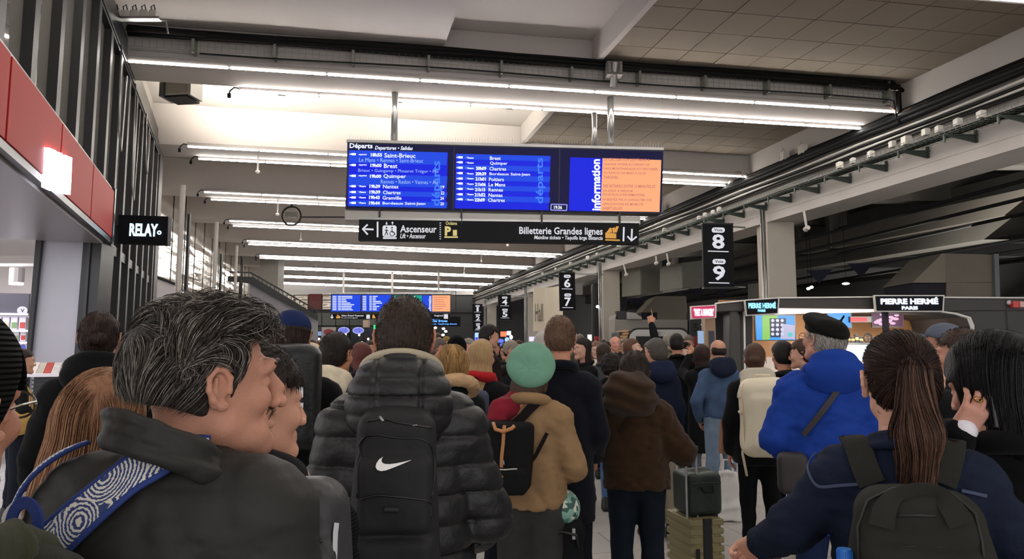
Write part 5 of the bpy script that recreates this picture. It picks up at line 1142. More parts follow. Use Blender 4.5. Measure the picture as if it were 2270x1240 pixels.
ARMS = {'down': ((.222, -.03, 1.13), (.235, .05, .89), 'relax'), 'front': ((.245, .0, 1.13), (.10, .25, 1.10), 'relax'), 'pocket': ((.29, -.06, 1.13), (.205, .08, .93), 'relax'),
        'phone': ((.26, .06, 1.12), (.07, .30, 1.26), 'phone'), 'ear': ((.30, .16, 1.20), (.12, .07, 1.50), 'phone'), 'point': ((.16, .22, 1.60), (.06, .30, 1.84), 'point'), 'raise': ((.22, .26, 1.38), (.12, .42, 1.62), 'phone'), 'reach': ((.27, .15, 1.22), (.30, .42, 1.34), 'flat')}
PEOPLE = {}
def person(key, label, px, py, Y, yaw=0, hyaw=None, pitch=0, tilt=0, lean=(0, 0), b=1.0, arms=('down', 'down'), top='#1c1c1f', tk='plain', hem=.80, bulk=.020, fold=.004, collar=True, hood=None, hoodk=None,
           legs='#1d222c', lk='plain', lw=1.0, shoes='#161616', hair='short', hc='#2b211b', hat=None, hatc='#222222', skin='#C08A70', sex='m', scarf=None, fur=None, glasses=False, beard=None, disp=None, h=None, group=None, strands=0, flow=None, scale=1.0, beltz=None, nohair=False, rise=0.0):
    hyaw = yaw if hyaw is None else hyaw; vd = math.degrees(math.atan((px-CX)/F)); yaw += vd; hyaw += vd; a = math.radians(yaw); eye = P(px, py, Y); ze = eye.z; s = ze/1.63
    hc_l = Vector((lean[0], .02*s+lean[1], ze)); Rz = Matrix.Rotation(-a, 3, 'Z'); loc = Vector((eye.x, eye.y, 0))-Rz @ Vector((hc_l.x, hc_l.y, 0))
    hm = Matrix.Translation(hc_l) @ Matrix.Rotation(-(math.radians(hyaw)-a), 4, 'Z') @ Matrix.Rotation(math.radians(tilt), 4, 'Y') @ Matrix.Rotation(math.radians(pitch), 4, 'X') @ Matrix.Scale(scale, 4)
    def J(x, y, z):
        t = min(1, max(0, (z-.95)/.6)); return np.array([x*s*b*.90+lean[0]*t*.85, y*s+lean[1]*t*.85, z*s+rise*t])
    hb = h or min(.034, max(.010, Y*.0042)); hh = [q for q in (.0028, .0045, .006, .009, .013) if q <= max(.0028, Y*.0024)][-1]
    # bare body, one continuous mesh with head and hands
    f = Field(); f.cap(J(0, -.005, 1.30), J(0, 0, .98), .105*s, .11*s, .05); f.cap(J(-.12, 0, 1.38), J(.12, 0, 1.38), .030*s, .030*s, .03); f.cap(J(0, -.01, 1.38), (hc_l.x, hc_l.y-.045, ze-.13), .058, .055, .04)
    HJ = []
    for sg, an in ((-1, arms[0]), (1, arms[1])):
        e, w_, hp = ARMS[an] if isinstance(an, str) else an
        S_ = J(sg*.165, -.005, 1.39); E_ = J(sg*e[0], e[1], e[2]); W_ = J(sg*w_[0], w_[1], w_[2]); HJ.append((sg, S_, E_, W_, hp))
        f.cap(S_-np.array([sg*.02, 0, .03]), E_, .030*s, .028*s, .02); f.cap(E_, W_, .028*s, .024, .015)
        f.cap(J(sg*.085, 0, .95), J(sg*.095, .01, .50), .075*s, .052*s, .04); f.cap(J(sg*.095, .01, .50), J(sg*.10, -.02, .09), .05*s, .035*s, .02); f.cap(J(sg*.10, -.03, .05), J(sg*.115, .12, .03), .03, .028, .02)
    V0, F0 = f.mesh(max(.02, hb)); mi = [np.zeros(len(F0), int)]; VV = [V0]; FF = [F0]; n = len(V0)
    hv, hf, hmi = head_mesh(hh, 'hero' if key == 'hero' else sex); VV.append(cast(hv, hm)); FF.append(hf+n); mi.append(hmi); n += len(hv)
    for sg, S_, E_, W_, hp in HJ:
        vv, ff = hand_mesh(hp, max(.0045, min(.011, Y*.0017))); vv = vv*s; ff2 = ff
        if sg < 0: vv = vv*np.array([-1, 1, 1]); ff2 = ff[:, ::-1]
        y_ = (W_-E_); y_ /= np.linalg.norm(y_); nz = np.array([0, 1., 0]) if hp != 'relax' else np.array([sg*1., 0, .1])
        if hp in ('phone', 'ear'): nz = np.array([0, -1., -.2])
        if hp == 'point': nz = np.array([0, -1., 0])
        if hp == 'flat': nz = np.array([0, 0, 1.])
        if hp == 'grip': nz = np.array([0, 1., .3])
        z_ = nz-y_*(nz@y_); z_ /= np.linalg.norm(z_); x_ = np.cross(y_, z_); M = np.eye(4); M[:3, 0], M[:3, 1], M[:3, 2], M[:3, 3] = x_, y_, z_, W_
        VV.append(cast(vv, M)); FF.append(ff2+n); mi.append(np.zeros(len(ff), int)); n += len(vv)
    brow = mat('brow_'+hc[1:], tuple(.55*p+.45*q for p, q in zip(hexc(hc), hexc(skin))), .8)
    body = mkobj('person', np.concatenate(VV), np.concatenate(FF), [skinm(skin), EYEW, EYEB, LIP, brow], None, True, np.concatenate(mi))
    body.location = loc; body.rotation_euler = (0, 0, -a); tag(body, label, 'person', group)
    # trousers
    f = Field(); f.cap(J(-.05, 0, .97), J(.05, 0, .97), .115*s*b, None, .04, q=.9)
    for sg in (-1, 1): f.cap(J(sg*.085, -.005, .93), J(sg*.098, .012, .50), .092*s*b*min(lw, 1.15), .066*s*lw, .03); f.cap(J(sg*.098, .012, .50), J(sg*.105, -.02, .08), .064*s*lw, .052*s*lw*(.88 if lw < 1.1 else 1.05), .02)
    f.cutz(.065*s); nf = noise3(11+len(PEOPLE), 38, .0045); v, q = f.mesh(hb, lambda x, y, z: nf(x, y, z)*np.clip((1.0-z)/.5, .2, 1)); mkobj('trousers', v, q, cloth(legs, lk), body, True)
    for sg in (-1, 1):
        f = Field(); f.cap(J(sg*.102, -.045, .045), J(sg*.118, .16, .038), .046, .040, .02); f.cap(J(sg*.10, -.03, .05), J(sg*.10, -.03, .12), .045, .045, .02); f.cutz(.0); v, q = f.mesh(max(.012, hb*.7)); mkobj('shoe', v, q, mat('shoe_'+shoes[1:], shoes, .5), body, True)
    # coat or jacket
    T = Field(); bk = bulk; r1 = (.145*b+bk)*s; r2 = (.160*b+bk)*s
    T.cap(J(0, -.005, 1.27), J(0, -.005, min(hem, 1.0)-.12), r1, r2*(1.10 if hem < .7 else 1.0), .03, q=.74)
    T.cap(J(-.125, -.01, 1.380), J(.125, -.01, 1.380), .068*s+bk*.7, None, .05); T.cap(J(-.165, -.01, 1.37), J(.165, -.01, 1.37), .058*s+bk*.7, None, .03); T.cap(J(0, -.015, 1.40), (hc_l.x*.9, hc_l.y*.9-.045, ze-.165), .066+bk*.5, .056+bk*.4, .04)
    T.cutz(hem*s)
    for sg, S_, E_, W_, hp in HJ: T.cap(S_-np.array([sg*.012, 0, .03]), E_, .058*s+bk*.7, .049*s+bk*.7, .018); T.cap(E_, W_-(W_-E_)*.04, .049*s+bk*.7, .037*s+bk*.45, .012)
    na, nb_, nc = noise3(31+len(PEOPLE)*3, 34, 1.0, (1, 1, 1.1)), noise3(57+len(PEOPLE), 78, 1.0, (.6, .6, 1.5)), noise3(7+len(PEOPLE), 90, 1.0)
    def nz_(x, y, z, A=fold*1.5):
        a_, b_ = na(x, y, z), nb_(x, y, z); return A*(-1.1*np.minimum(np.abs(a_), .8)-.7*np.minimum(np.abs(b_), .7)+.08*nc(x, y, z)+.9)
    dd = disp(s) if disp else nz_; v, q = T.mesh(hb, dd); jk = mkobj('coat' if hem < .8 else 'jacket', v, q, cloth(top, tk), body, True)
    if collar:
        f = Field(); c = (hc_l.x*.93, hc_l.y*.93-.045, ze-.158); f.torus(c, .070+bk*.3, .020+bk*.3, .01, 1.1, -.25); v, q = f.mesh(max(.007, hb*.7)); mkobj('collar', v, q, cloth(top, tk), jk, True)
    if hood:
        f = Field(); c = np.array((hc_l.x*.9, hc_l.y-.15, ze-.17)); f.ell(c, (.135, .085, .095), .03); f.torus(c+np.array((0, .06, .045)), .098, .034, .03, .95, -.45); f.ell(c+np.array((0, .055, .13)), (.085, .07, .06), .02, op='s')
        nh = noise3(77+len(PEOPLE), 36, .005); v, q = f.mesh(max(.008, hb*.8), nh); mkobj('hood', v, q, cloth(hood, hoodk or tk), jk, True)
    if scarf:
        f = Field(); c = (hc_l.x*.93, hc_l.y*.93-.03, ze-.15); f.torus(c, .082, .036, .02, 1.1, -.2); f.ell((c[0], c[1]+.1, c[2]-.06), (.06, .04, .09), .03); nh = noise3(5, 60, .006); v, q = f.mesh(max(.008, hb*.8), nh); mkobj('scarf', v, q, cloth(scarf, 'wool'), body, True)
    if fur:
        f = Field(); c = (hc_l.x*.9, hc_l.y-.10, ze-.135); f.torus(c, .115, .040, .02, .9, -.6); nh = noise3(6, 160, .006); v, q = f.mesh(max(.008, hb*.6), nh); mkobj('fur_trim', v, q, cloth(fur, 'fleece'), body, True)
    # hair
    hf_ = None
    if hair and not nohair:
        hf_ = hair_field(hair)
        if hat and hat != 'hood_up': hf_.cut(lambda x, y, z: (z-(.035 if hat != 'green_beret' else -.02))+0*x+0*y)
        hh2 = min(.014, max(.0042, Y*.0022))
        dn = {'curly': noise3(9, 120, .010), 'hero': noise3(4, 60, .004)}.get(hair, noise3(9, 50, .0025)); v, q = hf_.mesh(hh2, dn); ho = mkobj('hair', cast(v, hm), q, hairm(hc) if not isinstance(strands, tuple) else strands[1], body, True)
    if hf_ is not None and Y < 4.7 and hair in ('short', 'crop', 'bun', 'bob') and hat != 'green_beret':
        cn = hexc(hc); v, _ = hf_.mesh(.009); rt = v[np.random.RandomState(4).randint(0, len(v), 3200 if Y < 2.6 else 1500)]; L_ = {'crop': .0022, 'short': .0045, 'bun': .006, 'bob': .012}[hair]
        def fl_(p):
            t = np.clip((p[:, 2]-.05)/.06, 0, 1); d = np.zeros_like(p); d[:, 2] = -(1-t)+.15*t; d[:, 1] = -.3-.5*t; d[:, 0] = .5*np.sign(p[:, 0])*t; return d
        cols = [hc, '#%02x%02x%02x' % tuple(int(min(255, int(hc[i:i+2], 16)*1.35+8)) for i in (1, 3, 5)), '#%02x%02x%02x' % tuple(int(int(hc[i:i+2], 16)*.7) for i in (1, 3, 5))]
        pa = grow(hf_, rt, fl_, 6, L_, .0045 if hair != 'bob' else .006, 3, .35, 60); pa = cast(pa.reshape(-1, 3), hm).reshape(pa.shape); tubes3(pa, .0006 if Y < 2.6 else .0009, 'hair_strands', [hairm(q) for q in cols], body)
    if hat:
        for nm, ff_, mm, dp in hat_parts(hat, hatc):
            v, q = ff_.mesh(min(.010, max(.0045, Y*.0018)), dp); mkobj(nm, cast(v, hm), q, mm, body, True)
    if glasses:
        m_ = MB()
        for sg in (-1, 1):
            m_.tube([tuple((hm @ Vector((sg*.033+.023*math.cos(t), .100, .002+.018*math.sin(t))))) for t in np.linspace(0, 2*PI, 18)], .0018, 5); m_.tube([tuple(hm @ Vector(q)) for q in ((sg*.056, .099, .006), (sg*.076, .04, .006), (sg*.080, -.01, .0))], .0018, 5)
        m_.tube([tuple(hm @ Vector(q)) for q in ((-.012, .104, .006), (.012, .104, .006))], .0018, 5); m_.build('glasses', mat('glasses_metal', '#6A6458', .3, .8), body)
    if beard:
        f = Field(); f.cap((-.046, .01, -.068), (0, .072, -.096), .022, .022, .02); f.cap((.046, .01, -.068), (0, .072, -.096), .022, .022, .02); f.cut(lambda x, y, z: (z+.055)+0*x+0*y); v, q = f.mesh(.006, noise3(2, 150, .002)); mkobj('beard', cast(v, hm), q, mat('beard_'+beard[1:], beard, .9, bump=.5, bscale=300), body, True)
    PEOPLE[key] = dict(o=body, T=T, hm=hm, J=J, s=s, hc=hc_l, hf=hf_, jk=jk, loc=loc, a=a, ze=ze)
    return PEOPLE[key]
def worn(pp, name, label, cat, group=None):   # an Empty standing where its wearer stands
    return empty(name, label, cat, pp['loc'], -pp['a'], group)
def pmesh(f, h, name, m, parent, dp=None, label=None):
    v, q = f.mesh(h, dp); o = mkobj(name, v, q, m, parent, True)
    if label: o['label'] = label
    return o
# ================================================================== THE CROWD
def tolocal(pp, w_): 
    M = Matrix.Rotation(pp['a'], 3, 'Z'); return M @ (Vector(w_)-pp['loc'])
def hit(pp, px, py, field=None):
    f = field or pp['T']; M = Matrix.Rotation(pp['a'], 3, 'Z'); o = np.array(tolocal(pp, (0, 0, CAMZ))); d = np.array((M @ ray(px, py)).normalized()); t = .3
    best = (9, None)
    for _ in range(160):
        p = o+d*t; v = float(f.ev(p[None])[0])
        if v < best[0]: best = (v, p)
        if v < .001: break
        t += min(max(v*.7, .002), .3)
        if t > 14: break
    return best[1]
def strap(pp, par, pts, width, m, off=.006, thick=.006, name='strap', field=None):
    q = [hit(pp, x, y, field) for x, y in pts]; return ribbon(field or pp['T'], q, width, off, thick, 30, name, m, par)
def puff(s, z0=.6, step=.078, amp=.014, hx=None):
    nz_ = noise3(5, 90, .0022)
    def fn(x, y, z):
        t = np.abs(np.sin(PI*(z-z0)/(step*s))); o = amp*(1-t**.30)-amp*.35
        return o+nz_(x, y, z)
    return fn
# --- nearest, left: the grey-haired man
HG = [hairm('#24211F'), hairm('#4A443F'), hairm('#9A938B'), hairm('#352F2B'), hairm('#6E655C')]
h1 = person('hero', 'grey-haired man in dark jacket in left foreground, profile to the right', 470, 852, 1.16, yaw=30, hyaw=74, pitch=2, lean=(.06, .05), b=1.04, rise=.078, arms=('down', 'front'), top='#2F2E2C', tk='shell', hem=.72, bulk=.032, fold=.0042, hair='hero', hc='#2B2725', skin='#BA8670', collar=False, h=.0075)
def flow_hero(p):
    d = np.zeros_like(p); top = np.clip((p[:, 2]-.03)/.06, 0, 1); d[:, 1] = -.6*(1-top)+top*np.where(p[:, 1] > -.04, .75, -.35); d[:, 2] = -.95*(1-top)+.1*top; d[:, 0] = .45*np.sign(p[:, 0])*top+.1; return d
vv, qq = h1['hf'].mesh(.006); rs = np.random.RandomState(2); roots = vv[rs.randint(0, len(vv), 7000)]
pa = grow(h1['hf'], roots, flow_hero, 12, .0055, .007, 3, .75, 34, follow=True)
pa = cast(pa.reshape(-1, 3), h1['hm']).reshape(pa.shape); tubes3(pa, .0007, 'hair_strands', HG, h1['o'])
roots = roots[(roots[:, 2] > .06) & (roots[:, 1] > -.04)][:1500]
pa = grow(h1['hf'], roots, flow_hero, 9, .0055, .016, 9, .6, 34, follow=True); pa = cast(pa.reshape(-1, 3), h1['hm']).reshape(pa.shape); tubes3(pa, .0007, 'fringe_strands', HG, h1['o'])
f = Field(); f.cap((.012, .104, .034), (.044, .088, .030), .0055, .0035, .003); f.cap((-.012, .104, .034), (-.044, .088, .030), .0055, .0035, .003); v, q = f.mesh(.002, noise3(4, 500, .0012)); mkobj('eyebrow', cast(v, h1['hm']), q, hairm('#2B2725'), h1['o'], True)
roots = vv[(vv[:, 2] > .03) & (np.abs(vv[:, 1]+.04) < .045)]; roots = roots[rs.randint(0, len(roots), 2600)]
pa = grow(h1['hf'], roots, lambda p: np.stack([np.sin(p[:, 1]*60)+.6*np.sign(p[:, 0]), -.6+0*p[:, 0], -.5+0*p[:, 0]], 1), 9, .006, .012, 19, .8, 40, follow=True); pa = cast(pa.reshape(-1, 3), h1['hm']).reshape(pa.shape); tubes3(pa, .0007, 'crown_strands', HG, h1['o'])
# standing collar of his jacket
f = Field(); c = (h1['hc'].x*.9, h1['hc'].y-.085, h1['ze']-.165)
c = (c[0]-.02, c[1]+.005, c[2]+.01); RL = .30; f.torus((c[0]+.012, c[1]-.0, c[2]+.044), .088, .0125, .010, 1.1, -.32, roll=RL); f.torus((c[0]+.010, c[1]-.006, c[2]+.064), .084, .0085, .004, 1.1, -.34, roll=RL); f.torus((c[0]+.006, c[1]-.008, c[2]+.080), .081, .009, .004, 1.1, -.38, roll=RL)
pmesh(f, .005, 'collar', cloth('#2F2E2C', 'shell'), h1['jk'], (lambda n1, n2: (lambda x, y, z: -.004*np.abs(n1(x, y, z))+.0015*n2(x, y, z)))(noise3(8, 50, 1.0), noise3(9, 140, 1.0)))
# his rucksack with patterned straps
PT = bpy.data.materials.new('ripple_print'); PT.use_nodes = True; nt = PT.node_tree; N = nt.nodes; Lk = nt.links; b_ = N['Principled BSDF']; b_.inputs['Roughness'].default_value = .8
tc = N.new('ShaderNodeTexCoord'); nz = N.new('ShaderNodeTexNoise'); nz.inputs['Scale'].default_value = 60; ad = N.new('ShaderNodeVectorMath'); ad.operation = 'MULTIPLY_ADD'; Lk.new(nz.outputs[1], ad.inputs[0]); ad.inputs[1].default_value = (.004,)*3; Lk.new(tc.outputs['Object'], ad.inputs[2])
vo = N.new('ShaderNodeTexVoronoi'); vo.inputs['Scale'].default_value = 14; Lk.new(tc.outputs['Object'], vo.inputs['Vector']); Lk.new(ad.outputs[0], vo.inputs['Vector'])
mu = N.new('ShaderNodeMath'); mu.operation = 'MULTIPLY'; Lk.new(vo.outputs['Distance'], mu.inputs[0]); mu.inputs[1].default_value = 84
sn = N.new('ShaderNodeMath'); sn.operation = 'SINE'; Lk.new(mu.outputs[0], sn.inputs[0]); gt = N.new('ShaderNodeMath'); gt.operation = 'GREATER_THAN'; Lk.new(sn.outputs[0], gt.inputs[0]); gt.inputs[1].default_value = .05
mx = N.new('ShaderNodeMix'); mx.data_type = 'RGBA'; mx.inputs[6].default_value = (*hexc('#2F3D73'), 1); mx.inputs[7].default_value = (*hexc('#D9D8CC'), 1); Lk.new(gt.outputs[0], mx.inputs[0]); Lk.new(mx.outputs[2], b_.inputs['Base Color'])
BLU = cloth('#34447F', 'plain')
rk = worn(h1, 'backpack', 'blue rucksack with white ripple print on straps, worn by the grey-haired man', 'backpack')
def edge(par, st, w_, r, m, sides=(-1, 1)):
    _, p, nn, sd = st
    for s_ in sides: m_ = MB(); m_.tube([tuple(q) for q in (p+nn*.004+sd*s_*w_)], r, 6); m_.build('piping', m, par, smooth=True)
st = strap(h1, rk, [(60,1262),(130,1205),(200,1140),(280,1075),(350,1030),(415,1008),(455,1012)], .052, PT, .008, .008); edge(rk, st, .028, .0048, BLU)
st = strap(h1, rk, [(-15,1262),(10,1200),(40,1130),(85,1070),(140,1025),(200,995)], .040, PT, .010, .008); edge(rk, st, .021, .0035, BLU)
q0 = [hit(h1, x, y) for x, y in ((70,1215),(80,1150),(100,1105),(130,1090),(152,1120),(140,1165),(122,1215))]; q0 = [a+np.array([0, -.035-.02*math.sin(i*PI/6), 0]) for i, a in enumerate(q0)]
ribbon(None, q0, .017, 0, .004, 30, 'grab_handle', BLU, rk)
c = (hit(h1, 40, 1240)+hit(h1, 0, 1262))/2+np.array([0, -.05, -.10]); f = Field(); f.box(c, (.12, .07, .13), .05, .02); pmesh(f, .007, 'body', PT, rk, noise3(3, 30, .003)); f = Field(); f.torus(c+np.array([0, 0, .06]), .115, .006, .01, .62); pmesh(f, .004, 'piping', BLU, rk)

# --- man in knitted beanie at the extreme left edge
pb = person('beanie', 'man in ribbed black beanie and thin glasses cropped by the left edge', -138, 915, .88, yaw=30, hyaw=38, top='#2B2D22', tk='fleece', arms=('down', 'down'), hat='beanie', hatc='#191B1A', hair=None, hc='#2A201A', glasses=True, skin='#C48A72', bulk=.03, fold=.006, hem=.7)
f = Field(); c = (pb['hc'].x*.9, pb['hc'].y-.04, pb['ze']-.17); f.torus(c, .105, .042, .02, 1.1, -.3); pmesh(f, .006, 'fur_collar', cloth('#3B3D2C', 'fleece'), pb['o'], noise3(3, 120, .005))
m_ = MB(); m_.tube([tuple(np.array(c)+np.array((.13*math.cos(t), .145*math.sin(t), -.045-.03*math.cos(t)))) for t in np.linspace(-1.2, 1.6, 14)], .006, 6); m_.build('teal_strap', cloth('#3C8F80', 'plain'), pb['o'], smooth=True)
# --- woman with long blond hair
def flow_long(p):
    d = np.zeros_like(p); t = np.clip((p[:, 2]-.02)/.09, 0, 1); d[:, 2] = -1+.75*t; d[:, 1] = -.55*t-.1; d[:, 0] = .75*np.sign(p[:, 0])*t; return d
def long_strands(pp, n, steps, step, cols, lift=.006, curl=.12, r=.0008, flow=flow_long, seed=3, cf=30, sel=None, usecut=True):
    v, _ = pp['hf'].mesh(.009); v = v[v[:, 2] > -.05] if sel is None else v[sel(v)]; rt = v[np.random.RandomState(seed).randint(0, len(v), n)]
    pa = grow(pp['hf'], rt, flow, steps, step, lift, seed, curl, cf, usecut=usecut); pa = cast(pa.reshape(-1, 3), pp['hm']).reshape(pa.shape); tubes3(pa, r, 'hair_strands', [hairm(c) for c in cols], pp['o'])
p3 = person('blond', 'woman with long straight ginger-blond hair seen from behind, left of the grey-haired man', 224, 930, 1.8, yaw=15, hyaw=10, tilt=10, top='#8C8A88', tk='wool', hair='longblond', hc='#8A6248', sex='f', arms=('down', 'down'), b=.92, fold=.005, scale=1.0)
long_strands(p3, 4500, 16, .026, ['#8A6248', '#A87C5C', '#6E4C38', '#B58C6C', '#94694C'], .008, .07, .0011)
# --- woman with bun, black coat, olive straps
p4 = person('bun', 'woman with dark hair bun and big black collar, olive rucksack straps, near the grey pier', 222, 752, 3.3, yaw=5, hyaw=12, top='#141416', tk='wool', hair='bun', hc='#33241E', sex='f', b=1.02, bulk=.035, fold=.006, hem=.6, hood='#131315', hoodk='wool', arms=('down', 'front'))
rk = worn(p4, 'backpack', 'small dark rucksack with olive straps on the woman with the bun', 'backpack')
OL = cloth('#4E5038', 'plain'); strap(p4, rk, [(188,840),(206,822),(228,808)], .04, cloth('#2A3434')); strap(p4, rk, [(300,845),(282,820),(255,798)], .04, OL)
f = Field(); c = p4['J'](0, -.26, 1.12); f.box(c, (.14, .07, .20), .05, .02); pmesh(f, .014, 'body', cloth('#20262A'), rk)
# --- woman in profile by the shop
p5 = person('profile', 'woman with long dark hair in profile, holding papers beside the shop shelves', 51, 803, 6.9, yaw=80, hyaw=88, top='#1A1A1C', hair='long', hc='#2E211C', sex='f', skin='#C49378', arms=('front', 'front'), b=.88, bulk=.01)
e = worn(p5, 'shoulder_bag', 'tan yellow round shoulder bag worn by the woman in profile', 'bag'); f = Field(); c = p5['J'](.24, -.02, 1.02); f.ell(c, (.07, .15, .12), .03); pmesh(f, .012, 'body', mat('bag_tan', '#B08A45', .5, bump=.2), e)
m_ = MB(); m_.tube([tuple(p5['J'](.24, -.12, 1.08)), tuple(p5['J'](.22, -.06, 1.3)), tuple(p5['J'](.16, 0, 1.46)), tuple(p5['J'](.22, .08, 1.3)), tuple(p5['J'](.24, .1, 1.08))], .012, 6); m_.build('strap', mat('bag_tan', '#B08A45'), e, smooth=True)
e = worn(p5, 'papers', 'white folded papers in the hands of the woman in profile', 'paper'); m_ = MB(); c = p5['J'](.0, .34, 1.10); m_.box(c, (.2, .22, .01), Matrix.Rotation(.4, 3, 'X')); m_.build('sheet', W2, e)
person('reddish', 'woman with wavy reddish brown hair just right of the woman with the bun', 289, 792, 5.4, yaw=40, hyaw=60, top='#D8D0CC', hair='bob', hc='#4A2D22', sex='f', b=.85)
person('lefthead', 'person with short dark hair far behind, left of the grey-haired man', 319, 766, 8.5, yaw=20, top='#20242A', hair='short', hc='#1E1815')
# --- blue cap man
p7 = person('bluecap', 'man in navy corduroy cap and black sweatshirt, back turned, with a black rucksack', 648, 748, 3.25, yaw=8, hyaw=14, pitch=-8, top='#121214', tk='wool', hair='short', hc='#33251E', hat='cap', hatc='#1F2C55', b=1.05, bulk=.02, fold=.004, skin='#C88E78', hem=.8)
rk = worn(p7, 'backpack', 'black rucksack with white tags on the man in the navy cap', 'backpack'); f = Field(); c = tolocal(p7, P(640, 880, 3.0)); f.box(c, (.13, .09, .22), .05, .02); pmesh(f, .013, 'body', cloth('#17181A', 'shine'), rk, noise3(3, 30, .004))
strap(p7, rk, [(668,845),(690,815),(700,800)], .06, cloth('#17181A', 'shine'))
m_ = MB(); 
for y, h_ in ((870, 22), (900, 12)): c = tolocal(p7, P(668, y, 2.9)); m_.box(c, (.014, .01, h_*.0019))
m_.build('white_tag', W2, rk)
m_ = MB(); c = tolocal(p7, P(628, 806, 3.0)); m_.text('PORT', c.x-.05, c.x+.05, c.z-.015, c.z+.015, c.y-.02); m_.text('SPOR', c.x-.03, c.x+.05, c.z-.04, c.z-.03, c.y-.02); m_.build('lettering', W2, p7['o'])
person('sherpa', 'man with cropped dark hair and a cream fleece collar, left of the puffer jacket', 748, 787, 4.0, yaw=28, hyaw=34, top='#1B1E28', tk='wool', hair='crop', hc='#211A17', hood='#D9CDB4', hoodk='fleece', skin='#B77E62')
person('auburn', 'person with auburn bob behind the man with the fleece collar', 799, 790, 6.5, yaw=-20, top='#2A2426', hair='bob', hc='#5A2E28', sex='f', b=.85)
person('beigehood', 'person hidden under a beige hood beside the navy cap man', 686, 812, 4.6, yaw=10, top='#B8A88E', tk='fleece', hair='short', hc='#7A6A58', hat='hood_up', hatc='#C9B795', b=.85)
person('farface1', 'dark-haired woman facing the camera between navy cap and fleece collar', 690, 771, 11.5, yaw=200, top='#1A1A1E', hair='bob', hc='#1E1715', sex='f', group='far crowd facing the camera')
person('farface2', 'bald dark-skinned man far behind between navy cap and fleece collar', 711, 768, 12, yaw=170, top='#24262C', hair='bald', hc='#1A1614', skin='#7A5240', group='far crowd facing the camera')
# --- person in the ribbed navy sweater, face behind the grey-haired man
p9 = person('knit', 'person in ribbed black jumper with cream shoulder patch behind the grey-haired man', 568, 902, 1.50, yaw=22, hyaw=66, lean=(-.05, .0), top='#1C1D20', tk='knit', hair='short', hc='#2A211C', b=1.0, bulk=.022, fold=.004, hem=.8, hood='#151517', hoodk='wool', scarf='#B69A82', skin='#C9967E', arms=('down', 'down'), h=.009)
RK = cloth('#3A3A3C', 'shine'); rk = worn(p9, 'backpack', 'dark grey rucksack with pale reflective strip, behind the grey-haired man', 'backpack')
c = np.array(tolocal(p9, P(672, 1262, 1.36))); f = Field(); f.box(c, (.088, .07, .17), .06, .02, taper=.12); f.box(c+np.array([0, -.06, -.04]), (.08, .035, .11), .035, .02); pmesh(f, .007, 'body', RK, rk, noise3(3, 40, .003))
f2 = f
for dz in (.095, .03): m_ = MB(); pts = f2.proj(np.array([c+np.array([x, -.12, dz+.03*math.cos(x*18)]) for x in np.linspace(-.085, .085, 20)]), .002); m_.tube([tuple(q) for q in pts], .003, 6); m_.build('zip', BLACK, rk, smooth=True)
pts = f2.proj(np.array([c+np.array([.10-.008*t*t, -.06-.02*t, .10-.07*t]) for t in np.linspace(0, 3, 10)]), .001); ribbon(f2, pts, .012, .002, .002, 14, 'reflective_strip', mat('reflective', '#C8C8CE', .3), rk)
strap(p9, rk, [(670,1075),(668,1040),(672,1000),(678,965),(690,945)], .055, RK, .004, .010)
st = strap(p9, p9['o'], [(693,960),(710,985),(726,1015),(740,1050),(748,1085)], [.010, .02, .022, .018, .006], mat('patch_cream', '#D8CDA8', .8), .003, .003, 'shoulder_patch')
for i, (a, b) in enumerate((((705,975),(722,1000)), ((728,1010),(738,1032)), ((738,1040),(745,1070)))): strap(p9, p9['o'], [a, ((a[0]+b[0])/2+3, (a[1]+b[1])/2), b], .006, mat('patch_mark%d' % (i % 2), ['#C9A632', '#2B2F55'][i % 2], .8), .007, .002, 'patch_print')

# --- puffer jacket man with the sports rucksack
p10 = person('puffer', 'man in black quilted puffer jacket, centre left, seen from behind', 897, 752, 2.12, yaw=3, hyaw=2, pitch=3, top='#1B1B1D', tk='shine', hair='crop', hc='#33271F', skin='#BE8268', b=1.06, bulk=.040, hem=.84, collar=False, h=.006, disp=lambda s: puff(s, amp=.019), arms=(((.235, -.02, 1.14), (.22, .16, .98), 'relax'), ((.25, .02, 1.12), (.19, .22, 1.00), 'relax')), legs='#1B1F2B')
S_ = p10['ze']; hx, hy = p10['hc'].x, p10['hc'].y
f = Field(); c = np.array([hx-.005, hy-.125, S_-.19]); f.ell(c, (.150, .115, .135), .03); f.ell(c+np.array([0, .02, .055]), (.128, .105, .10), .03); f.ell(c+np.array([0, .085, .13]), (.105, .10, .10), .02, op='s')
def hq(x, y, z):
    X = (x-c[0]); Zz = z-c[2]; a = np.abs(np.sin(PI*(Zz+.02)/.052)); side = np.minimum(np.abs(np.abs(X)-.062)/.010, 1)
    return .010*(1-a**.35)+.009*(1-side)-.003+0*y
pmesh(f, .0055, 'hood', cloth('#1B1B1D', 'shine'), p10['jk'], hq)
f = Field(); f.torus(c+np.array([0, .085, .095]), .112, .013, .01, .95, -.55); pmesh(f, .005, 'hood_lining', mat('lining_beige', '#A79C86', .8), p10['jk'])
f = Field(); f.torus((hx, hy-.05, S_-.155), .085, .028, .01, 1.1, -.1); pmesh(f, .006, 'collar', cloth('#1B1B1D', 'shine'), p10['jk'])
BK = cloth('#262628', 'shell'); rk = worn(p10, 'backpack', 'large black sports rucksack with white swoosh logo on the puffer jacket man', 'backpack')
NF = Face(P(785, 1060, 1.80), P(968, 1060, 1.81)); 
def n_l(px, py, Y=1.80): return np.array(tolocal(p10, P(px, py, Y)))
c1 = n_l(877, 1075, 1.90); c1[2] = n_l(877, 1120, 1.8)[2]
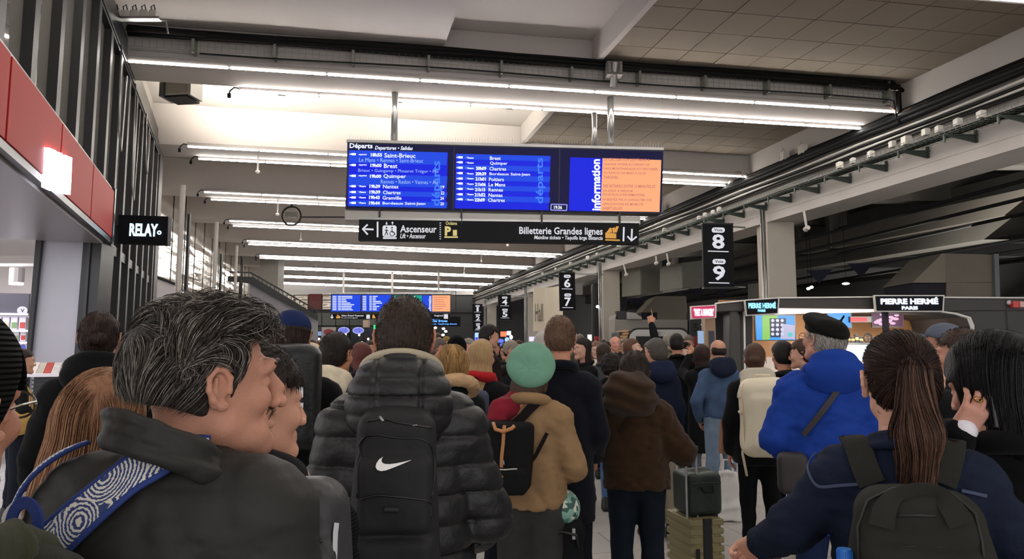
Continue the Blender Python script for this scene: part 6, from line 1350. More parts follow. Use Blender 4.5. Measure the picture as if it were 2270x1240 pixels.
f = Field(); f.box(c1, (.112, .085, .225), .045, .02, taper=.10); f.box(c1+np.array([0, -.062, .02]), (.098, .045, .10), .03, .012); f.box(c1+np.array([0, -.06, -.165]), (.105, .05, .085), .03, .012); f.ell(c1+np.array([0, .02, .205]), (.085, .065, .04), .03)
pmesh(f, .006, 'body', BK, rk, noise3(12, 24, .004)); NKF = f
def line_on(fd, pts, r, m, name, off=.001, n=30):
    q = np.array([hit(p10, x, y, fd) for x, y in pts]); d = np.r_[0, np.cumsum(np.linalg.norm(np.diff(q, axis=0), axis=1))]; t = np.linspace(0, d[-1], n); q = np.stack([np.interp(t, d, q[:, i]) for i in range(3)], 1); q = fd.proj(q, off)
    m_ = MB(); m_.tube([tuple(a) for a in q], r, 6); return m_.build(name, m, rk, smooth=True)
ZP = mat('zip_black', '#08080A', .35)
line_on(NKF, [(792,1105),(790,1040),(795,990),(808,967),(840,965),(880,972),(930,972),(955,985),(962,1010),(963,1060),(955,1105)], .0028, ZP, 'zip'); line_on(NKF, [(800,1108),(835,1098),(880,1102),(940,1108),(955,1118),(955,1150)], .0035, ZP, 'zip'); line_on(NKF, [(815,935),(845,928),(880,938),(930,945),(955,950)], .003, ZP, 'zip'); line_on(NKF, [(852,1130),(885,1131)], .008, mat('patch_dark', '#17171A', .6), 'label_patch')
line_on(NKF, [(842,925),(850,935)], .004, STEEL, 'zip_pull', n=4); line_on(NKF, [(915,943),(925,944)], .003, STEEL, 'zip_pull', n=4)
# swoosh logo as its own flat mark laid on the pocket
sw = [(850,1012),(841,1018),(835,1027),(833,1035),(837,1041),(845,1043.5),(856,1042),(872,1036.5),(892,1028.5),(912,1019.5),(895,1023.5),(878,1027),(864,1029),(854,1028.5),(848,1026),(846,1021),(847,1016.5)]
q = []; SWF = NKF
cen = (846, 1034)
q = np.array([hit(p10, x, y, SWF) for x, y in sw]); A_ = np.c_[q[:, 0], q[:, 2], np.ones(len(q))]; q[:, 1] = A_ @ np.linalg.lstsq(A_, q[:, 1], rcond=None)[0]-.004; nrm = np.array([0, -1., 0]); V_ = [tuple(a+nrm*.004) for a in q]+[tuple(a+nrm*.001) for a in q]; n = len(q)
tag(mkobj('logo', V_, [tuple(range(n)), tuple(range(2*n-1, n-1, -1))]+[(i, i+n, (i+1) % n+n, (i+1) % n) for i in range(n)], mat('logo_white', '#E8E6E4', .6, emis='#E8E6E4', es=.08), rk), 'white swoosh mark')
strap(p10, rk, [(835,915),(822,885),(805,860),(800,845)], .050, BK, .004, .010); strap(p10, rk, [(935,915),(952,885),(968,858),(972,845)], .050, BK, .004, .010)

# --- fur hood, red scarf, tall man
p11 = person('furhood', 'blond woman with beige fur-trimmed hood and dark coat beside the puffer man', 1001, 812, 4.3, yaw=-8, hyaw=-5, top='#1E2526', tk='wool', hair='bob', hc='#A88252', sex='f', fur='#C4A27C', b=.95, bulk=.03)
p12 = person('redscarf', 'blond woman in red scarf with grey-blue rucksack, left of the green beret', 1070, 792, 5.1, yaw=20, hyaw=35, top='#1C1A1C', hair='long', hc='#A98B62', sex='f', scarf='#B3262C', b=.9)
rk = worn(p12, 'backpack', 'grey-blue rucksack worn over red scarf by the blond woman', 'backpack'); f = Field(); f.box(p12['J'](0, -.24, 1.2), (.13, .07, .2), .05, .02); pmesh(f, .016, 'body', cloth('#4A4F62'), rk)
person('tall', 'tall dark-haired man in dark maroon coat looking right, above the crowd', 1086, 747, 7.6, yaw=65, hyaw=75, pitch=-5, top='#241A1C', hair='short', hc='#171312', skin='#C0917A', arms=('reach', 'front'), hem=.6)
# --- green beret
TAN = '#8C7052'
p14 = person('green', 'woman in mint green beret and tan jacket, dark jeans, seen from behind', 1180, 818, 3.55, yaw=12, hyaw=14, tilt=10, pitch=-4, top=TAN, tk='plain', hair='bob', hc='#4A382C', hat='green_beret', hatc='#6A9580', sex='f', b=1.0, bulk=.03, fold=.0065, hem=.93, legs='#3A3A39', lk='denim', lw=1.45, hood=None, arms=(((.22, -.02, 1.15), (.12, .24, 1.10), 'relax'), ((.245, .0, 1.13), (.14, .22, 1.05), 'relax')), h=.011)
f = Field(); f.torus((p14['hc'].x, p14['hc'].y-.05, p14['ze']-.165), .085, .018, .02, 1.1, -.3); pmesh(f, .009, 'collar', cloth('#7D5F45'), p14['jk'])
f = Field(); c = p14['J'](-.13, -.06, 1.43); f.ell(c, (.075, .10, .06), .03); f.ell(c+np.array([-.035, -.06, -.09]), (.055, .06, .11), .04); f.ell(c+np.array([.06, .02, .06]), (.06, .06, .05), .03); pmesh(f, .009, 'scarf', cloth('#7E2230', 'wool'), p14['o'], noise3(6, 70, .007))
rk = worn(p14, 'backpack', 'small black rucksack with tan leather strap on the green beret woman', 'backpack')
c1 = np.array(tolocal(p14, P(1122, 1015, 3.33))); f = Field(); f.box(c1+np.array([0, .03, 0]), (.112, .075, .165), .035, .02, taper=-.10); f.box(c1+np.array([0, -.035, .055]), (.098, .03, .105), .03, .008); f.box(c1+np.array([0, -.03, -.10]), (.105, .04, .06), .02, .01)
pmesh(f, .008, 'body', cloth('#1A1A1B'), rk, noise3(7, 30, .004)); GBF = f; LTH = mat('leather_tan', '#B07848', .5, bump=.15)
strap(p14, rk, [(1119,945),(1116,985),(1113,1010),(1112,1036)], .016, LTH, .003, .004, 'leather_strap', GBF)
q = [hit(p14, x, y, GBF)+np.array([0, -.012, 0]) for x, y in ((1095,938),(1100,952),(1117,957),(1136,950),(1142,944))]; m_ = MB(); m_.tube([tuple(a) for a in q], .009, 8); m_.build('leather_handle', LTH, rk, smooth=True)
strap(p14, rk, [(1092,1041),(1120,1043),(1147,1040)], .006, mat('zip_pale', '#B8B4AC', .4), .003, .002, 'zip', GBF); strap(p14, rk, [(1100,1057),(1108,1058),(1116,1057)], [.010, .022, .010], LTH, .003, .003, 'leather_badge', GBF); strap(p14, rk, [(1116,1020),(1118,1030)], .008, STEEL, .006, .003, 'buckle', GBF)
BS = cloth('#1E1A19'); strap(p14, rk, [(1138,945),(1160,925),(1182,900),(1208,872)], .045, BS, .006, .006); strap(p14, rk, [(1094,940),(1086,915),(1082,890),(1086,868)], .036, BS, .008, .006); strap(p14, rk, [(1165,1035),(1185,1015),(1200,985),(1212,960)], .018, BS, .006, .004)
# --- navy overcoat man
p15 = person('navy', 'tall man in long navy overcoat with short fair hair, right of the green beret', 1243, 752, 3.9, yaw=2, hyaw=8, top='#161820', tk='wool', hair='crop', hc='#5C4434', b=.98, bulk=.022, hem=.70, fold=.004, skin='#C0866E', legs='#15171E', arms=('down', ((.215, .0, 1.14), (.20, .16, 1.0), 'relax')))
person('whitehair', 'white-haired person partly hidden behind the fair-haired navy coat man', 1208, 771, 5.6, yaw=10, top='#3A3C40', hair='short', hc='#A9A5A0')
# --- curly hair
person('curly', 'person with curly black hair in long black coat and blue jeans, right of navy coat', 1356, 812, 7.4, yaw=0, top='#17181A', tk='wool', hair='curly', hc='#17120F', hem=.55, legs='#4D6A92', lk='denim', b=.98, bulk=.04, sex='f', arms=('down', 'down'))
# --- brown fleece
p17 = person('brown', 'woman in brown plush hooded coat and dark jeans seen from behind, centre right', 1406, 830, 4.15, yaw=0, hyaw=-5, pitch=-10, top='#3B2A1C', tk='fleece', hair='short', hc='#2A201B', b=1.08, bulk=.045, hem=.93, fold=.007, legs='#1A212C', lk='denim', sex='f', arms=(((.30, -.01, 1.15), (.15, .26, 1.14), 'relax'), ((.30, -.01, 1.15), (.15, .26, 1.14), 'relax')), h=.012, collar=False)
f = Field(); c = np.array([p17['hc'].x-.03, p17['hc'].y-.12, p17['ze']-.085]); f.ell(c, (.150, .125, .115), .03); f.ell(c+np.array([0, .02, -.07]), (.16, .13, .09), .04); f.ell(c+np.array([.01, .10, .085]), (.11, .10, .07), .02, op='s')
pmesh(f, .009, 'hood', cloth('#3B2C1F', 'fleece'), p17['jk'], lambda x, y, z: .008*np.sin((z-c[2])*75+2.5*np.sin((x-c[0])*14))+noise3(4, 40, .004)(x, y, z))
e = worn(p17, 'crossbody_strap', 'thin brown strap across the back of the plush brown coat', 'strap'); strap(p17, e, [(1376,960),(1392,930),(1408,900),(1418,880)], .022, cloth('#2B2018'), .004, .004)
# --- group right of centre
p18 = person('navyhood', 'grey-haired man in navy hooded jacket, above the brown plush hood', 1453, 783, 6.3, yaw=-25, hyaw=-40, top='#1C2236', tk='plain', hood='#1E2740', hair='short', hc='#4A4540', legs='#8C8272', fold=.006)
person('pointing', 'dark-haired man in black jacket pointing upwards with raised left arm', 1500, 764, 8.6, yaw=-5, hyaw=0, top='#1A1C1E', hair='short', hc='#15110F', arms=(((.25, .10, 1.60), (.31, .12, 1.88), 'point'), 'down'))
person('paleface', 'woman in pale green coat gazing up to the right', 1404, 774, 8.4, yaw=120, hyaw=110, pitch=15, top='#9A9A78', tk='wool', hair='bob', hc='#5A3F30', sex='f', scarf='#C9C0A2', skin='#C9A08C')
p20 = person('redbrown', 'woman with red-brown hair in long black coat photographing the board', 1554, 788, 8.1, yaw=-15, hyaw=-20, pitch=10, top='#1A1A1C', tk='wool', hair='bob', hc='#2E1C18', hem=.5, sex='f', arms=(((.20, .22, 1.42), (.06, .36, 1.62), 'phone'), ((.24, .24, 1.40), (.02, .38, 1.66), 'phone')), legs='#5A6270', lk='denim')
e = worn(p20, 'phone', 'raised phone with bright screen held by the red-brown-haired woman', 'phone'); m_ = MB(); c = tolocal(p20, P(1553, 748, 7.75)); m_.bx(c.x-.037, c.x+.037, c.y-.008, c.y+.004, c.z-.075, c.z+.075); m_.build('case', BLACK, e); m_ = MB(); m_.bx(c.x-.034, c.x+.034, c.y-.011, c.y-.008, c.z-.07, c.z+.07); m_.build('screen', glow('phone_glow', '#9FB8D8', .8), e)
# --- denim jacket man
p21 = person('denim', 'balding man in light blue denim jacket and pale jeans, hand in pocket', 1591, 779, 7.2, yaw=-20, hyaw=-22, top='#465A78', tk='denim', hair='bald', hc='#231B17', hood='#232A3C', legs='#76899E', lk='denim', lw=1.0, hem=.96, b=1.02, arms=('pocket', 'front'), fold=.006, skin='#C08E76', shoes='#2A2A2E')
f = Field(); f.cap((-.046, .01, -.06), (0, .02, -.06), .02)
# --- white rucksack woman
p22 = person('whitepack', 'brown-haired woman in black coat and slim black trousers carrying a white rucksack', 1674, 797, 5.5, yaw=-5, hyaw=5, top='#17171A', tk='wool', hair='bun', hc='#4A3226', sex='f', hood='#B9B1A2', hoodk='wool', legs='#111113', hem=.80, b=1.02, bulk=.035, arms=('down', ((.25, .0, 1.14), (.15, .2, 1.05), 'relax')), lw=.95)
rk = worn(p22, 'backpack', 'large cream-white travel rucksack with dangling straps', 'backpack'); WP = mat('pack_cream', '#D6CCB4', .55, bump=.25, bscale=30, var=.06, vscale=5)
c1 = np.array(tolocal(p22, P(1698, 925, 5.15))); f = Field(); f.box(c1, (.178, .13, .285), .08, .02, R=Matrix.Rotation(-.06, 3, 'Y'), taper=.06); f.box(c1+np.array([0, -.09, -.03]), (.13, .06, .20), .05, .02); pmesh(f, .012, 'body', WP, rk, noise3(5, 20, .008)); WF = f
f = Field(); f.torus(c1+np.array([-.01, .02, .30]), .045, .010, .01, .5); pmesh(f, .008, 'grab_handle', WP, rk)
for dx, z0, z1 in ((-.155, -.1, -.42), (.15, -.15, -.42), (-.17, .22, .1)): m_ = MB(); m_.tube([tuple(c1+np.array([dx, -.02, z0])), tuple(c1+np.array([dx*1.12, -.05, (z0+z1)/2])), tuple(c1+np.array([dx*.95, -.03, z1]))], .009, 6); m_.build('loose_strap', WP, rk, smooth=True)
for dx in (-.16, .13): m_ = MB(); m_.tube([tuple(a) for a in WF.proj(np.array([c1+np.array([dx, -.1, t]) for t in np.linspace(.24, -.24, 20)]), .002)], .004, 5); m_.build('seam', mat('seam_tan', '#B5A98E', .6), rk)
for z in (.14, .03): 
    q = WF.proj(np.array([c1+np.array([-.2, .0+t, z]) for t in np.linspace(-.1, .08, 8)]), .003); m_ = MB(); m_.tube([tuple(a) for a in q], .010, 6); m_.build('compression_strap', mat('seam_tan', '#B5A98E'), rk)
# --- two behind the blue jacket
person('darkhead', 'dark-haired woman in checked black jacket between white rucksack and blue jacket', 1733, 790, 6.1, yaw=-25, hyaw=-30, top='#232425', tk='plain', hair='short', hc='#120E0D', sex='f', b=.9)
person('youth', 'young man with brown hair in profile facing left, behind the blue jacket', 1778, 787, 5.9, yaw=-70, hyaw=-80, top='#26282C', hair='short', hc='#3E2A20', skin='#C99A84')
# --- blue jacket, black beret
p24 = person('blue', 'older man in black beret, glasses and bright blue hooded jacket, back turned', 1822, 752, 3.65, yaw=-12, hyaw=-48, pitch=8, top='#1C3C90', tk='plain', hair='short', hc='#A09890', hat='beret', hatc='#141413', glasses=True, skin='#C08C78', b=1.06, bulk=.04, hem=.72, fold=.007, legs='#1D2A4A', arms=(((.255, -.02, 1.14), (.18, .20, 1.05), 'relax'), ((.25, -.02, 1.14), (.20, .18, 1.05), 'relax')), h=.011, collar=True)
f = Field(); c = np.array([p24['hc'].x+.02, p24['hc'].y-.16, p24['ze']-.195]); c[2] += .035; f.ell(c, (.140, .062, .085), .03); f.torus(c+np.array((0, .06, .05)), .092, .024, .03, .95, -.35); f.ell(c+np.array((0, .06, .13)), (.08, .07, .07), .02, op='s'); f.ell(c+np.array((.0, .03, -.05)), (.13, .05, .07), .03)
pmesh(f, .009, 'hood', cloth('#1C3C90', 'plain'), p24['jk'], noise3(8, 22, .007))
e = worn(p24, 'crossbody_bag', 'dark brown crossbody strap and small bag on the blue jacket', 'bag'); strap(p24, e, [(1872,842),(1850,875),(1825,910),(1800,942),(1782,965)], .028, mat('strap_brown', '#2A2326', .6), .006, .004); f = Field(); f.box(p24['J'](-.20, -.15, 1.0), (.07, .05, .10), .03, .02); pmesh(f, .014, 'pouch', mat('strap_brown', '#2A2326'), e)
# --- grey cap, man with stubble
person('greycap', 'bearded man in grey-blue baseball cap in profile facing left', 2088, 762, 4.2, yaw=-60, hyaw=-78, pitch=5, top='#1E1E20', tk='wool', hair='short', hc='#3A302A', hat='cap', hatc='#5C6270', beard='#4A3B33', skin='#B98670')
person('stubble', 'short-haired man in profile facing left, behind the black-haired woman', 2125, 786, 3.5, yaw=-50, hyaw=-72, top='#18181A', tk='wool', hair='crop', hc='#3B2A22', beard='#6A4C40', skin='#C08A74')
person('rightedge', 'red-haired person cut by the right edge of the picture', 2278, 778, 6.0, yaw=-20, top='#3A3230', hair='bob', hc='#6A3428', sex='f')
# --- ponytail woman in dark denim
p25 = person('pony', 'woman with high brown ponytail in dark denim jacket, right foreground, back turned', 1992, 848, 1.86, yaw=-6, hyaw=-16, pitch=4, top='#1F2638', tk='denim', hair='pony', hc='#2B1C17', sex='f', skin='#CC9A84', b=1.10, bulk=.026, hem=.80, fold=.0055, h=.008, legs='#1E2A44', lk='denim', arms=(((.29, .0, 1.22), (.38, .08, 1.15), 'grip'), ((.30, -.01, 1.15), (.24, .17, 1.0), 'relax')), scale=1.06, collar=False)
f = Field(); f.torus((p25['hc'].x, p25['hc'].y-.04, p25['ze']-.145), .070, .013, .02, 1.12, -.30); f.torus((p25['hc'].x, p25['hc'].y-.045, p25['ze']-.172), .084, .010, .03, 1.12, -.28); pmesh(f, .006, 'collar', cloth('#1B2236', 'denim'), p25['jk'], noise3(4, 60, .002))
SEAM = mat('denim_seam', '#3C4560', .8)
for pts in ([(1790,985),(1787,1020),(1800,1060),(1812,1082),(1860,1076),(1905,1074)], [(2186,1100),(2160,1094),(2130,1088)]): st = strap(p25, p25['jk'], pts, .008, SEAM, .002, .003, 'seam')
def flow_pony(p):
    tie = np.array([0, -.112, .050]); d = np.zeros_like(p); tail = p[:, 1] < -.112; v = tie-p; d[:] = v/(np.linalg.norm(v, axis=1, keepdims=True)+1e-6); d[tail] = np.array([.05, -.02, -1.]); return d
long_strands(p25, 2600, 12, .010, ['#2B1C17', '#3A261F', '#1E1411', '#4A3026'], .004, .05, .0008, flow_pony, sel=lambda v: v[:, 1] > -.10)
long_strands(p25, 2400, 18, .0175, ['#3A261F', '#4E342A', '#2B1C17', '#6A4A3C', '#7A5848'], .012, .22, .0009, lambda p: np.stack([-(p[:, 0]+.012)*5, .02+0*p[:, 0], -1+0*p[:, 0]], 1), 8, 16, sel=lambda v: (v[:, 1] < -.108) & (v[:, 2] > -.2), usecut=False)
CH = cloth('#2C2C29', 'plain'); rk = worn(p25, 'backpack', 'charcoal canvas rucksack with wide carrying handles on the denim jacket woman', 'backpack')
c1 = np.array(tolocal(p25, P(2038, 1255, 1.60))); f = Field(); f.box(c1, (.142, .080, .165), .06, .02, taper=.12); f.box(c1+np.array([0, -.065, -.05]), (.125, .05, .11), .04, .015); f.ell(c1+np.array([0, 0, .12]), (.12, .075, .05), .03)
pmesh(f, .0065, 'body', CH, rk, noise3(9, 26, .0045)); PF = f
strap(p25, rk, [(1935,1075),(1920,1045),(1905,1005),(1885,965),(1870,938)], .062, CH, .004, .010); strap(p25, rk, [(2085,1075),(2095,1045),(2105,1010),(2112,975),(2105,955)], .060, CH, .004, .010)
for pts, o_ in (([(1952,1165),(1958,1125),(1985,1092),(2030,1082),(2075,1085),(2105,1120),(2128,1160)], .016),): 
    q = [hit(p25, x, y, PF)+np.array([0, -o_, 0]) for x, y in pts]; ribbon(None, q, [.05, .045, .03, .03, .03, .045, .05], 0, .005, 34, 'carry_handle', CH, rk)
for pts in ([(1905,1240),(1902,1170),(1925,1110),(1980,1085),(2040,1080),(2110,1095),(2160,1140),(2175,1200),(2180,1240)], [(1985,1145),(2030,1143),(2075,1145)], [(1995,1215),(2040,1212),(2090,1215)]):
    q = PF.proj(np.array([hit(p25, x, y, PF) for x, y in pts]), .002); m_ = MB(); m_.tube([tuple(a) for a in q], .003, 6); m_.build('piping', mat('piping_dark', '#1A1A19', .6), rk, smooth=True)
# water bottle with blue cap
e = empty('water_bottle', 'clear plastic water bottle with blue cap at the bottom edge', 'bottle', P(1872, 1222, 1.62)-Vector((0, 0, .235))); m_ = MB(); m_.cyl((0, 0, .20), (0, 0, .24), .017, .015, 20)
for i in range(20): m_.box((.0165*math.cos(i*.314), .0165*math.sin(i*.314), .222), (.0015, .0015, .03))
m_.build('cap', mat('cap_blue', '#2F72C8', .35), e); m_ = MB(); m_.cyl((0, 0, .14), (0, 0, .20), .034, .014, 20); m_.cyl((0, 0, -.02), (0, 0, .14), .034, .034, 20); m_.build('bottle', mat('clear_plastic', '#DDE6EA', .08, trans=.9), e, smooth=False)
e = empty('suitcase', 'dark upright suitcase hidden below the frame under the water bottle', 'suitcase', (P(1872, 1222, 1.62).x, 1.62, 0)); m_ = MB(); m_.bx(-.18, .18, -.12, .12, .06, P(1872, 1222, 1.62).z-.256); m_.build('shell', cloth('#1C1D20'), e, bevel=.03)
for x in (-.15, .15): m_ = MB(); m_.cyl((x-.01, 0, .03), (x+.01, 0, .03), .03); m_.bx(x-.02, x+.02, -.02, .02, .03, .065); m_.build('wheel', BLACK, e)
# --- black-haired woman on the phone
p26 = person('phone', 'woman with shoulder-length black hair in black coat, phone at her ear, right edge', 2196, 858, 1.98, yaw=-20, hyaw=-62, pitch=-14, top='#121214', tk='wool', hair='dark_bob', hc='#0F0E10', sex='f', skin='#C69280', b=1.14, bulk=.04, fold=.006, hem=.5, arms=(((.27, -.02, 1.22), (.120, -.085, 1.50), 'ear'), 'down'), h=.009, scale=1.06)
def flow_bob(p):
    d = np.zeros_like(p); t = np.clip((p[:, 2]-.04)/.09, 0, 1); d[:, 2] = -1+.6*t; d[:, 1] = -.2*t+.25*(1-t); d[:, 0] = .9*np.sign(p[:, 0])*t; return d
long_strands(p26, 3800, 14, .017, ['#0C0B0D', '#161518', '#222126', '#100F12'], .007, .08, .0009, flow_bob, 5)
E_ = p26['J'](-.27, -.02, 1.22); W_ = p26['J'](-.120, -.085, 1.50); f = Field(); d_ = (W_-E_)/np.linalg.norm(W_-E_); f.cap(W_-d_*.02, W_+d_*.012, .040, .037, .01); pmesh(f, .006, 'shirt_cuff', W2, p26['o'])
e = worn(p26, 'phone', 'dark phone held to the ear by the black-haired woman', 'phone'); m_ = MB(); c = W_+d_*.10+np.array([.028, .026, 0]); m_.box(c, (.010, .070, .145), Matrix.Rotation(-.25, 3, 'X')); m_.build('case', mat('phone_dark', '#22262E', .2, .2), e, bevel=.004)
m_ = MB(); m_.tube([tuple(W_+d_*.11+np.array([-.012+.0095*math.cos(t), -.008+.004*math.sin(t), .006*math.sin(t)])) for t in np.linspace(0, 2*PI, 12)], .0022, 5); m_.build('ring', mat('gold', '#C9A050', .25, 1.0), p26['o'])
e = worn(p26, 'shoulder_bag', 'black bag with crossed straps on the black coat at the right edge', 'bag'); strap(p26, e, [(2200,1110),(2225,1145),(2262,1190)], .030, cloth('#0E0E10'), .004, .005); strap(p26, e, [(2262,1100),(2235,1135),(2205,1165)], .030, cloth('#0E0E10'), .006, .005)

# --- far crowd, most of them facing the camera
rr = random.Random(11)
FC = [('man in glasses looking to the right behind the older man in red scarf', 969, 755, 12.5, 150, '#2A2C30', 'short', '#3A2E28', None, '#C9A08C', 'm', None, True),
 ('older grey-haired man in red scarf beside the puffer man\'s ear', 974, 775, 8.5, 110, '#33363A', 'short', '#5A504A', None, '#B9826E', 'm', '#9C2228', False),
 ('small person in a yellow beanie far behind', 990, 762, 14, 180, '#24262A', 'short', '#2A211C', ('beanie', '#C8A85C'), '#C09078', 'm', None, False),
 ('person in a tall black beanie, back turned, left of the blond woman', 1013, 778, 6.6, 10, '#1C1C1F', 'short', '#1C1613', ('beanie', '#101012'), '#B98A74', 'm', None, False),
 ('pink-faced grey man behind the red scarf blonde', 1040, 771, 10, 140, '#3A3A3E', 'short', '#8A827A', None, '#CB9482', 'm', None, False),
 ('person in a cream beanie left of the green beret', 1135, 779, 9, 130, '#202226', 'short', '#2A201B', ('beanie', '#D2C8B4'), '#C08A74', 'm', None, False),
 ('dark-haired man with ruddy face below the glowing displays', 1120, 780, 11, 200, '#26282C', 'short', '#2B201A', None, '#C58C74', 'm', None, False),
 ('woman with long curly dark hair facing left, right of the navy coat', 1290, 774, 7.8, 235, '#1A1A1D', 'long', '#1C1412', None, '#C99A86', 'f', None, False),
 ('grey-haired person in olive coat far behind the navy coat', 1286, 757, 13, 160, '#4A4A3C', 'short', '#6A6258', None, '#A88470', 'm', None, False),
 ('fair-haired woman with pale scarf facing the camera left of the curly hair', 1322, 777, 10, 185, '#2A2A2C', 'bob', '#7A5C48', None, '#CDA692', 'f', '#D8CDB8', False),
 ('bald man with pink face facing the camera behind the curly hair', 1364, 762, 11.5, 178, '#2A2C30', None, '#6A5A50', None, '#D09484', 'm', None, False),
 ('grey-haired man between the bald man and the pale green coat', 1386, 766, 12.5, 170, '#30343A', 'short', '#6E655C', None, '#C09888', 'm', None, False),
 ('grey-haired man carrying an olive sack before the rounded kiosk', 1482, 758, 12, 20, '#6A6A56', 'short', '#8A8278', None, '#A88470', 'm', None, False),
 ('bearded man with grey hair facing the camera right of the rounded kiosk', 1526, 762, 11, 185, '#3C3E42', 'short', '#5A544C', None, '#A87866', 'm', None, False),
 ('small person in black hood facing the camera below the kiosk', 1518, 783, 9.6, 180, '#18181A', 'short', '#1A1512', ('hood_up', '#141416'), '#CFA796', 'f', None, False),
 ('woman with a light face left of the green beret, far behind', 1150, 770, 13, 190, '#3A3030', 'bob', '#3E2C24', None, '#CDA28E', 'f', None, False),
 ('hatless man far behind between the columns, dark coat', 1100, 772, 15, 175, '#1F2024', 'short', '#231B17', None, '#B98670', 'm', None, False),
 ('dark-haired person in red jacket far behind near the light box', 1338, 768, 14.5, 170, '#3A1E20', 'short', '#1F1815', None, '#B98670', 'm', None, False),
 ('woman with hair up far behind left of the bald man', 1345, 772, 13, 200, '#2E2E34', 'bun', '#2B201A', None, '#C89C88', 'f', None, False),
 ('dark-haired man far behind right of the puffer man\'s head', 958, 770, 14, 170, '#1E2228', 'short', '#1C1512', None, '#B98A74', 'm', None, False),
 ('distant man in dark coat left of the rounded kiosk', 1300, 765, 16, 185, '#26262A', 'short', '#2A221D', None, '#B98A74', 'm', None, False),
 ('distant woman in grey coat behind the curly hair', 1338, 782, 9.2, 5, '#4A4C50', 'bob', '#3A2A22', None, '#B98A74', 'f', None, False),
 ('distant person with dark bob behind the pointing man', 1472, 772, 13.5, 10, '#1C1E22', 'bob', '#1A1412', None, '#B98A74', 'f', None, False),
 ('distant man behind the auburn bob', 822, 772, 12, 175, '#2A2A30', 'short', '#30261F', None, '#C08E78', 'm', None, False),
 ('woman behind the kiosk counter in a dark apron', 2010, 795, 14.9, 180, '#1A1A1D', 'bun', '#1C1412', None, '#CBA08C', 'f', None, False),
 ('distant person in cream coat between navy hood and pointing man', 1440, 776, 10.5, 190, '#A89C84', 'bob', '#4A382C', None, '#C79A86', 'f', None, False)]
for i, (lab, px, py, Y, yw, tc_, hr, hc_, ht, sk, sx, sc, gl) in enumerate(FC):
    person('far%d' % i, lab, px, py, Y, yaw=yw, hyaw=yw, top=tc_, hair=hr, hc=hc_, hat=ht[0] if ht else None, hatc=ht[1] if ht else '#222222', skin=sk, sex=sx, scarf=sc, glasses=gl, arms=rr.choice([('down', 'down'), ('front', 'front'), ('down', 'front')]), b=.9 if sx == 'f' else 1.0, legs=rr.choice(['#1d222c', '#2A2F3A', '#15161a']), group='far crowd around the boards')

# ================================================================== LUGGAGE ON THE FLOOR
def atfloor(px, Y): p = P(px, 1000, Y); return Vector((p.x, Y, 0))
GOLD = mat('case_gold', '#8E8560', .38, .35); 
e = empty('suitcase', 'champagne gold ribbed cabin suitcase standing right of the brown plush coat', 'suitcase', atfloor(1535, 4.55), math.radians(14))
m_ = MB(); m_.bx(-.105, .105, -.16, .16, .06, .62); m_.build('shell', GOLD, e, bevel=.03)
for i in range(10):
    z = .10+i*.053; m_ = MB(); m_.bx(-.112, -.03, -.168, .168, z, z+.038); m_.bx(.03, .112, -.168, .168, z, z+.038); m_.build('rib', GOLD, e, bevel=.008)
m_ = MB(); m_.bx(-.028, .028, -.166, -.158, .07, .62); m_.build('centre_band', BLACK, e); m_ = MB(); m_.bx(-.085, -.060, -.18, -.17, .15, .45); m_.build('side_handle', BLACK, e, bevel=.004)
for x in (-.07, .0): m_ = MB(); m_.cyl((x-.03, -.10, .6), (x-.03, -.10, 1.03), .008); m_.build('trolley_rod', STEEL, e)
m_ = MB(); m_.bx(-.115, -.015, -.112, -.088, 1.02, 1.05); m_.build('trolley_grip', BLACK, e, bevel=.006)
for x in (-.08, .08):
    for y in (-.12, .12): m_ = MB(); m_.cyl((x-.012, y, .03), (x+.012, y, .03), .03, n=14); m_.bx(x-.015, x+.015, y-.015, y+.015, .03, .07); m_.build('wheel', BLACK, e)
e2 = empty('toiletry_bag', 'dark green quilted bag on top of the gold suitcase', 'bag', e.location+Vector((.02, 0, .625)), e.rotation_euler[2]); f = Field(); f.box((.0, 0, .13), (.115, .12, .13), .035, .01); f.cap((-.05, -.02, .26), (.05, -.02, .26), .02, None, .03); pmesh(f, .009, 'body', cloth('#25302A', 'shine'), e2, noise3(3, 26, .004)); m_ = MB(); m_.tube([(-.1, -.125, .2), (0, -.13, .205), (.1, -.125, .2)], .004, 6); m_.build('zip', BLACK, e2); m_ = MB(); m_.tube([(-.04, -.128, .18), (-.03, -.15, .15), (.03, -.15, .15), (.04, -.128, .18)], .006, 6); m_.build('loop', cloth('#1A2420'), e2)
e = empty('shopping_bag', 'crumpled white plastic shopping bag on the floor by the denim jacket man', 'bag', atfloor(1612, 6.95)); f = Field(); f.box((0, 0, .24), (.095, .06, .235), .02, .01, taper=.12); f.cutz(.003); pmesh(f, .014, 'body', mat('bag_white', '#DAD7D4', .35, bump=.4, bscale=16), e, noise3(4, 40, .012)); m_ = MB(); m_.tube([(-.05, 0, .46), (-.04, 0, .58), (.04, 0, .58), (.05, 0, .46)], .012, 6); m_.build('handle', mat('bag_white', '#DAD7D4'), e)
e = empty('paper_bag', 'brown paper bag held behind the white rucksack woman', 'bag', P(1620, 1005, 6.6)); m_ = MB(); m_.hexa([(-.1, -.05, 0), (.1, -.05, 0), (.1, .05, 0), (-.1, .05, 0)], [(-.085, -.02, .3), (.11, -.02, .28), (.11, .03, .28), (-.085, .03, .3)]); m_.build('body', mat('paper_brown', '#8C6248', .8, bump=.3, bscale=30), e); m_ = MB(); m_.tube([(-.03, 0, .29), (-.02, 0, .40), (.04, 0, .40), (.05, 0, .28)], .006, 5); m_.build('handle', mat('paper_brown', '#8C6248'), e)
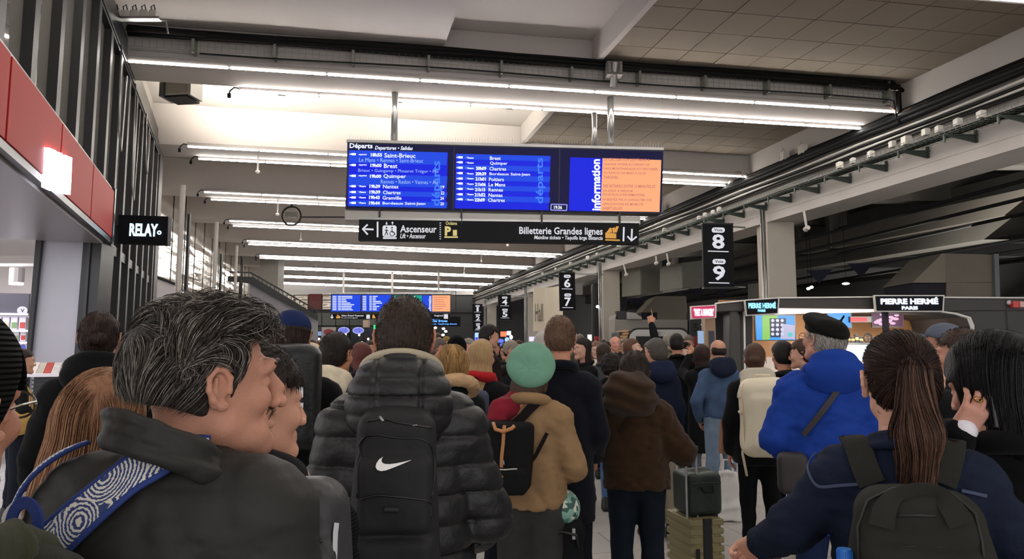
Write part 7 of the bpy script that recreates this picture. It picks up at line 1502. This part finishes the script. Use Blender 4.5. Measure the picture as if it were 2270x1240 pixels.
e = empty('suitcase', 'taupe upright suitcase behind the brown plush coat, left of her legs', 'suitcase', atfloor(1377, 6.85)); m_ = MB(); m_.bx(-.065, .1, -.12, .12, .05, .52); m_.build('shell', mat('case_taupe', '#4A4038', .7), e, bevel=.025); m_ = MB(); m_.cyl((-.02, -.05, .5), (-.02, -.05, .8), .008); m_.build('trolley_rod', STEEL, e)
for y in (-.09, .09): m_ = MB(); m_.cyl((-.02, y, .028), (.02, y, .028), .028); m_.bx(-.012, .012, y-.012, y+.012, .03, .06); m_.build('wheel', BLACK, e)
e = empty('suitcase', 'black soft suitcase standing between the green beret woman and navy coat man', 'suitcase', atfloor(1250, 3.62)); f = Field(); f.box((0, 0, .30), (.105, .12, .25), .035, .01); pmesh(f, .012, 'shell', cloth('#151517', 'shine'), e, noise3(3, 22, .004)); m_ = MB()
for x in (-.07, .07): m_ = MB(); m_.cyl((x-.015, 0, .03), (x+.015, 0, .03), .03); m_.bx(x-.012, x+.012, -.012, .012, .03, .07); m_.build('wheel', BLACK, e)
e = empty('duffel_bag', 'black holdall resting on the soft suitcase beside the dark jeans', 'bag', atfloor(1252, 3.6)+Vector((0, -.02, .55))); f = Field(); f.box((0, 0, .14), (.085, .13, .14), .05, .02); pmesh(f, .011, 'body', cloth('#17171A', 'plain'), e, noise3(5, 30, .006)); m_ = MB(); m_.tube([(-.05, -.13, .18), (-.04, -.15, .24), (.04, -.15, .22), (.05, -.13, .16)], .008, 6); m_.build('handle', BLACK, e, smooth=True); m_ = MB(); m_.bx(.02, .035, -.15, -.135, .2, .25); m_.build('buckle', STEEL, e)
FM = bpy.data.materials.new('leaf_print'); FM.use_nodes = True; nt = FM.node_tree; N = nt.nodes; Lk = nt.links; b_ = N['Principled BSDF']; b_.inputs['Roughness'].default_value = .8; tc = N.new('ShaderNodeTexCoord'); vo = N.new('ShaderNodeTexVoronoi'); vo.inputs['Scale'].default_value = 45; Lk.new(tc.outputs['Object'], vo.inputs['Vector']); cr = N.new('ShaderNodeValToRGB'); cr.color_ramp.interpolation = 'CONSTANT'; Lk.new(vo.outputs['Color'], cr.inputs[0]); els = cr.color_ramp.elements; els[0].color = (*hexc('#7FA89A'), 1); els[1].position = .35; els[1].color = (*hexc('#35564E'), 1)
for pos, cc in ((.55, '#C9CFC0'), (.75, '#4F7F6E')): q = els.new(pos); q.color = (*hexc(cc), 1)
Lk.new(cr.outputs[0], b_.inputs['Base Color'])
e = empty('printed_cloth', 'leaf-printed green cloth draped over the black holdall', 'cloth', atfloor(1246, 3.58)+Vector((0, -.02, .80))); f = Field(); f.ell((0, 0, .07), (.085, .13, .09), .03); f.ell((-.04, -.03, .16), (.045, .06, .10), .04); pmesh(f, .008, 'fabric', FM, e, noise3(6, 55, .008))
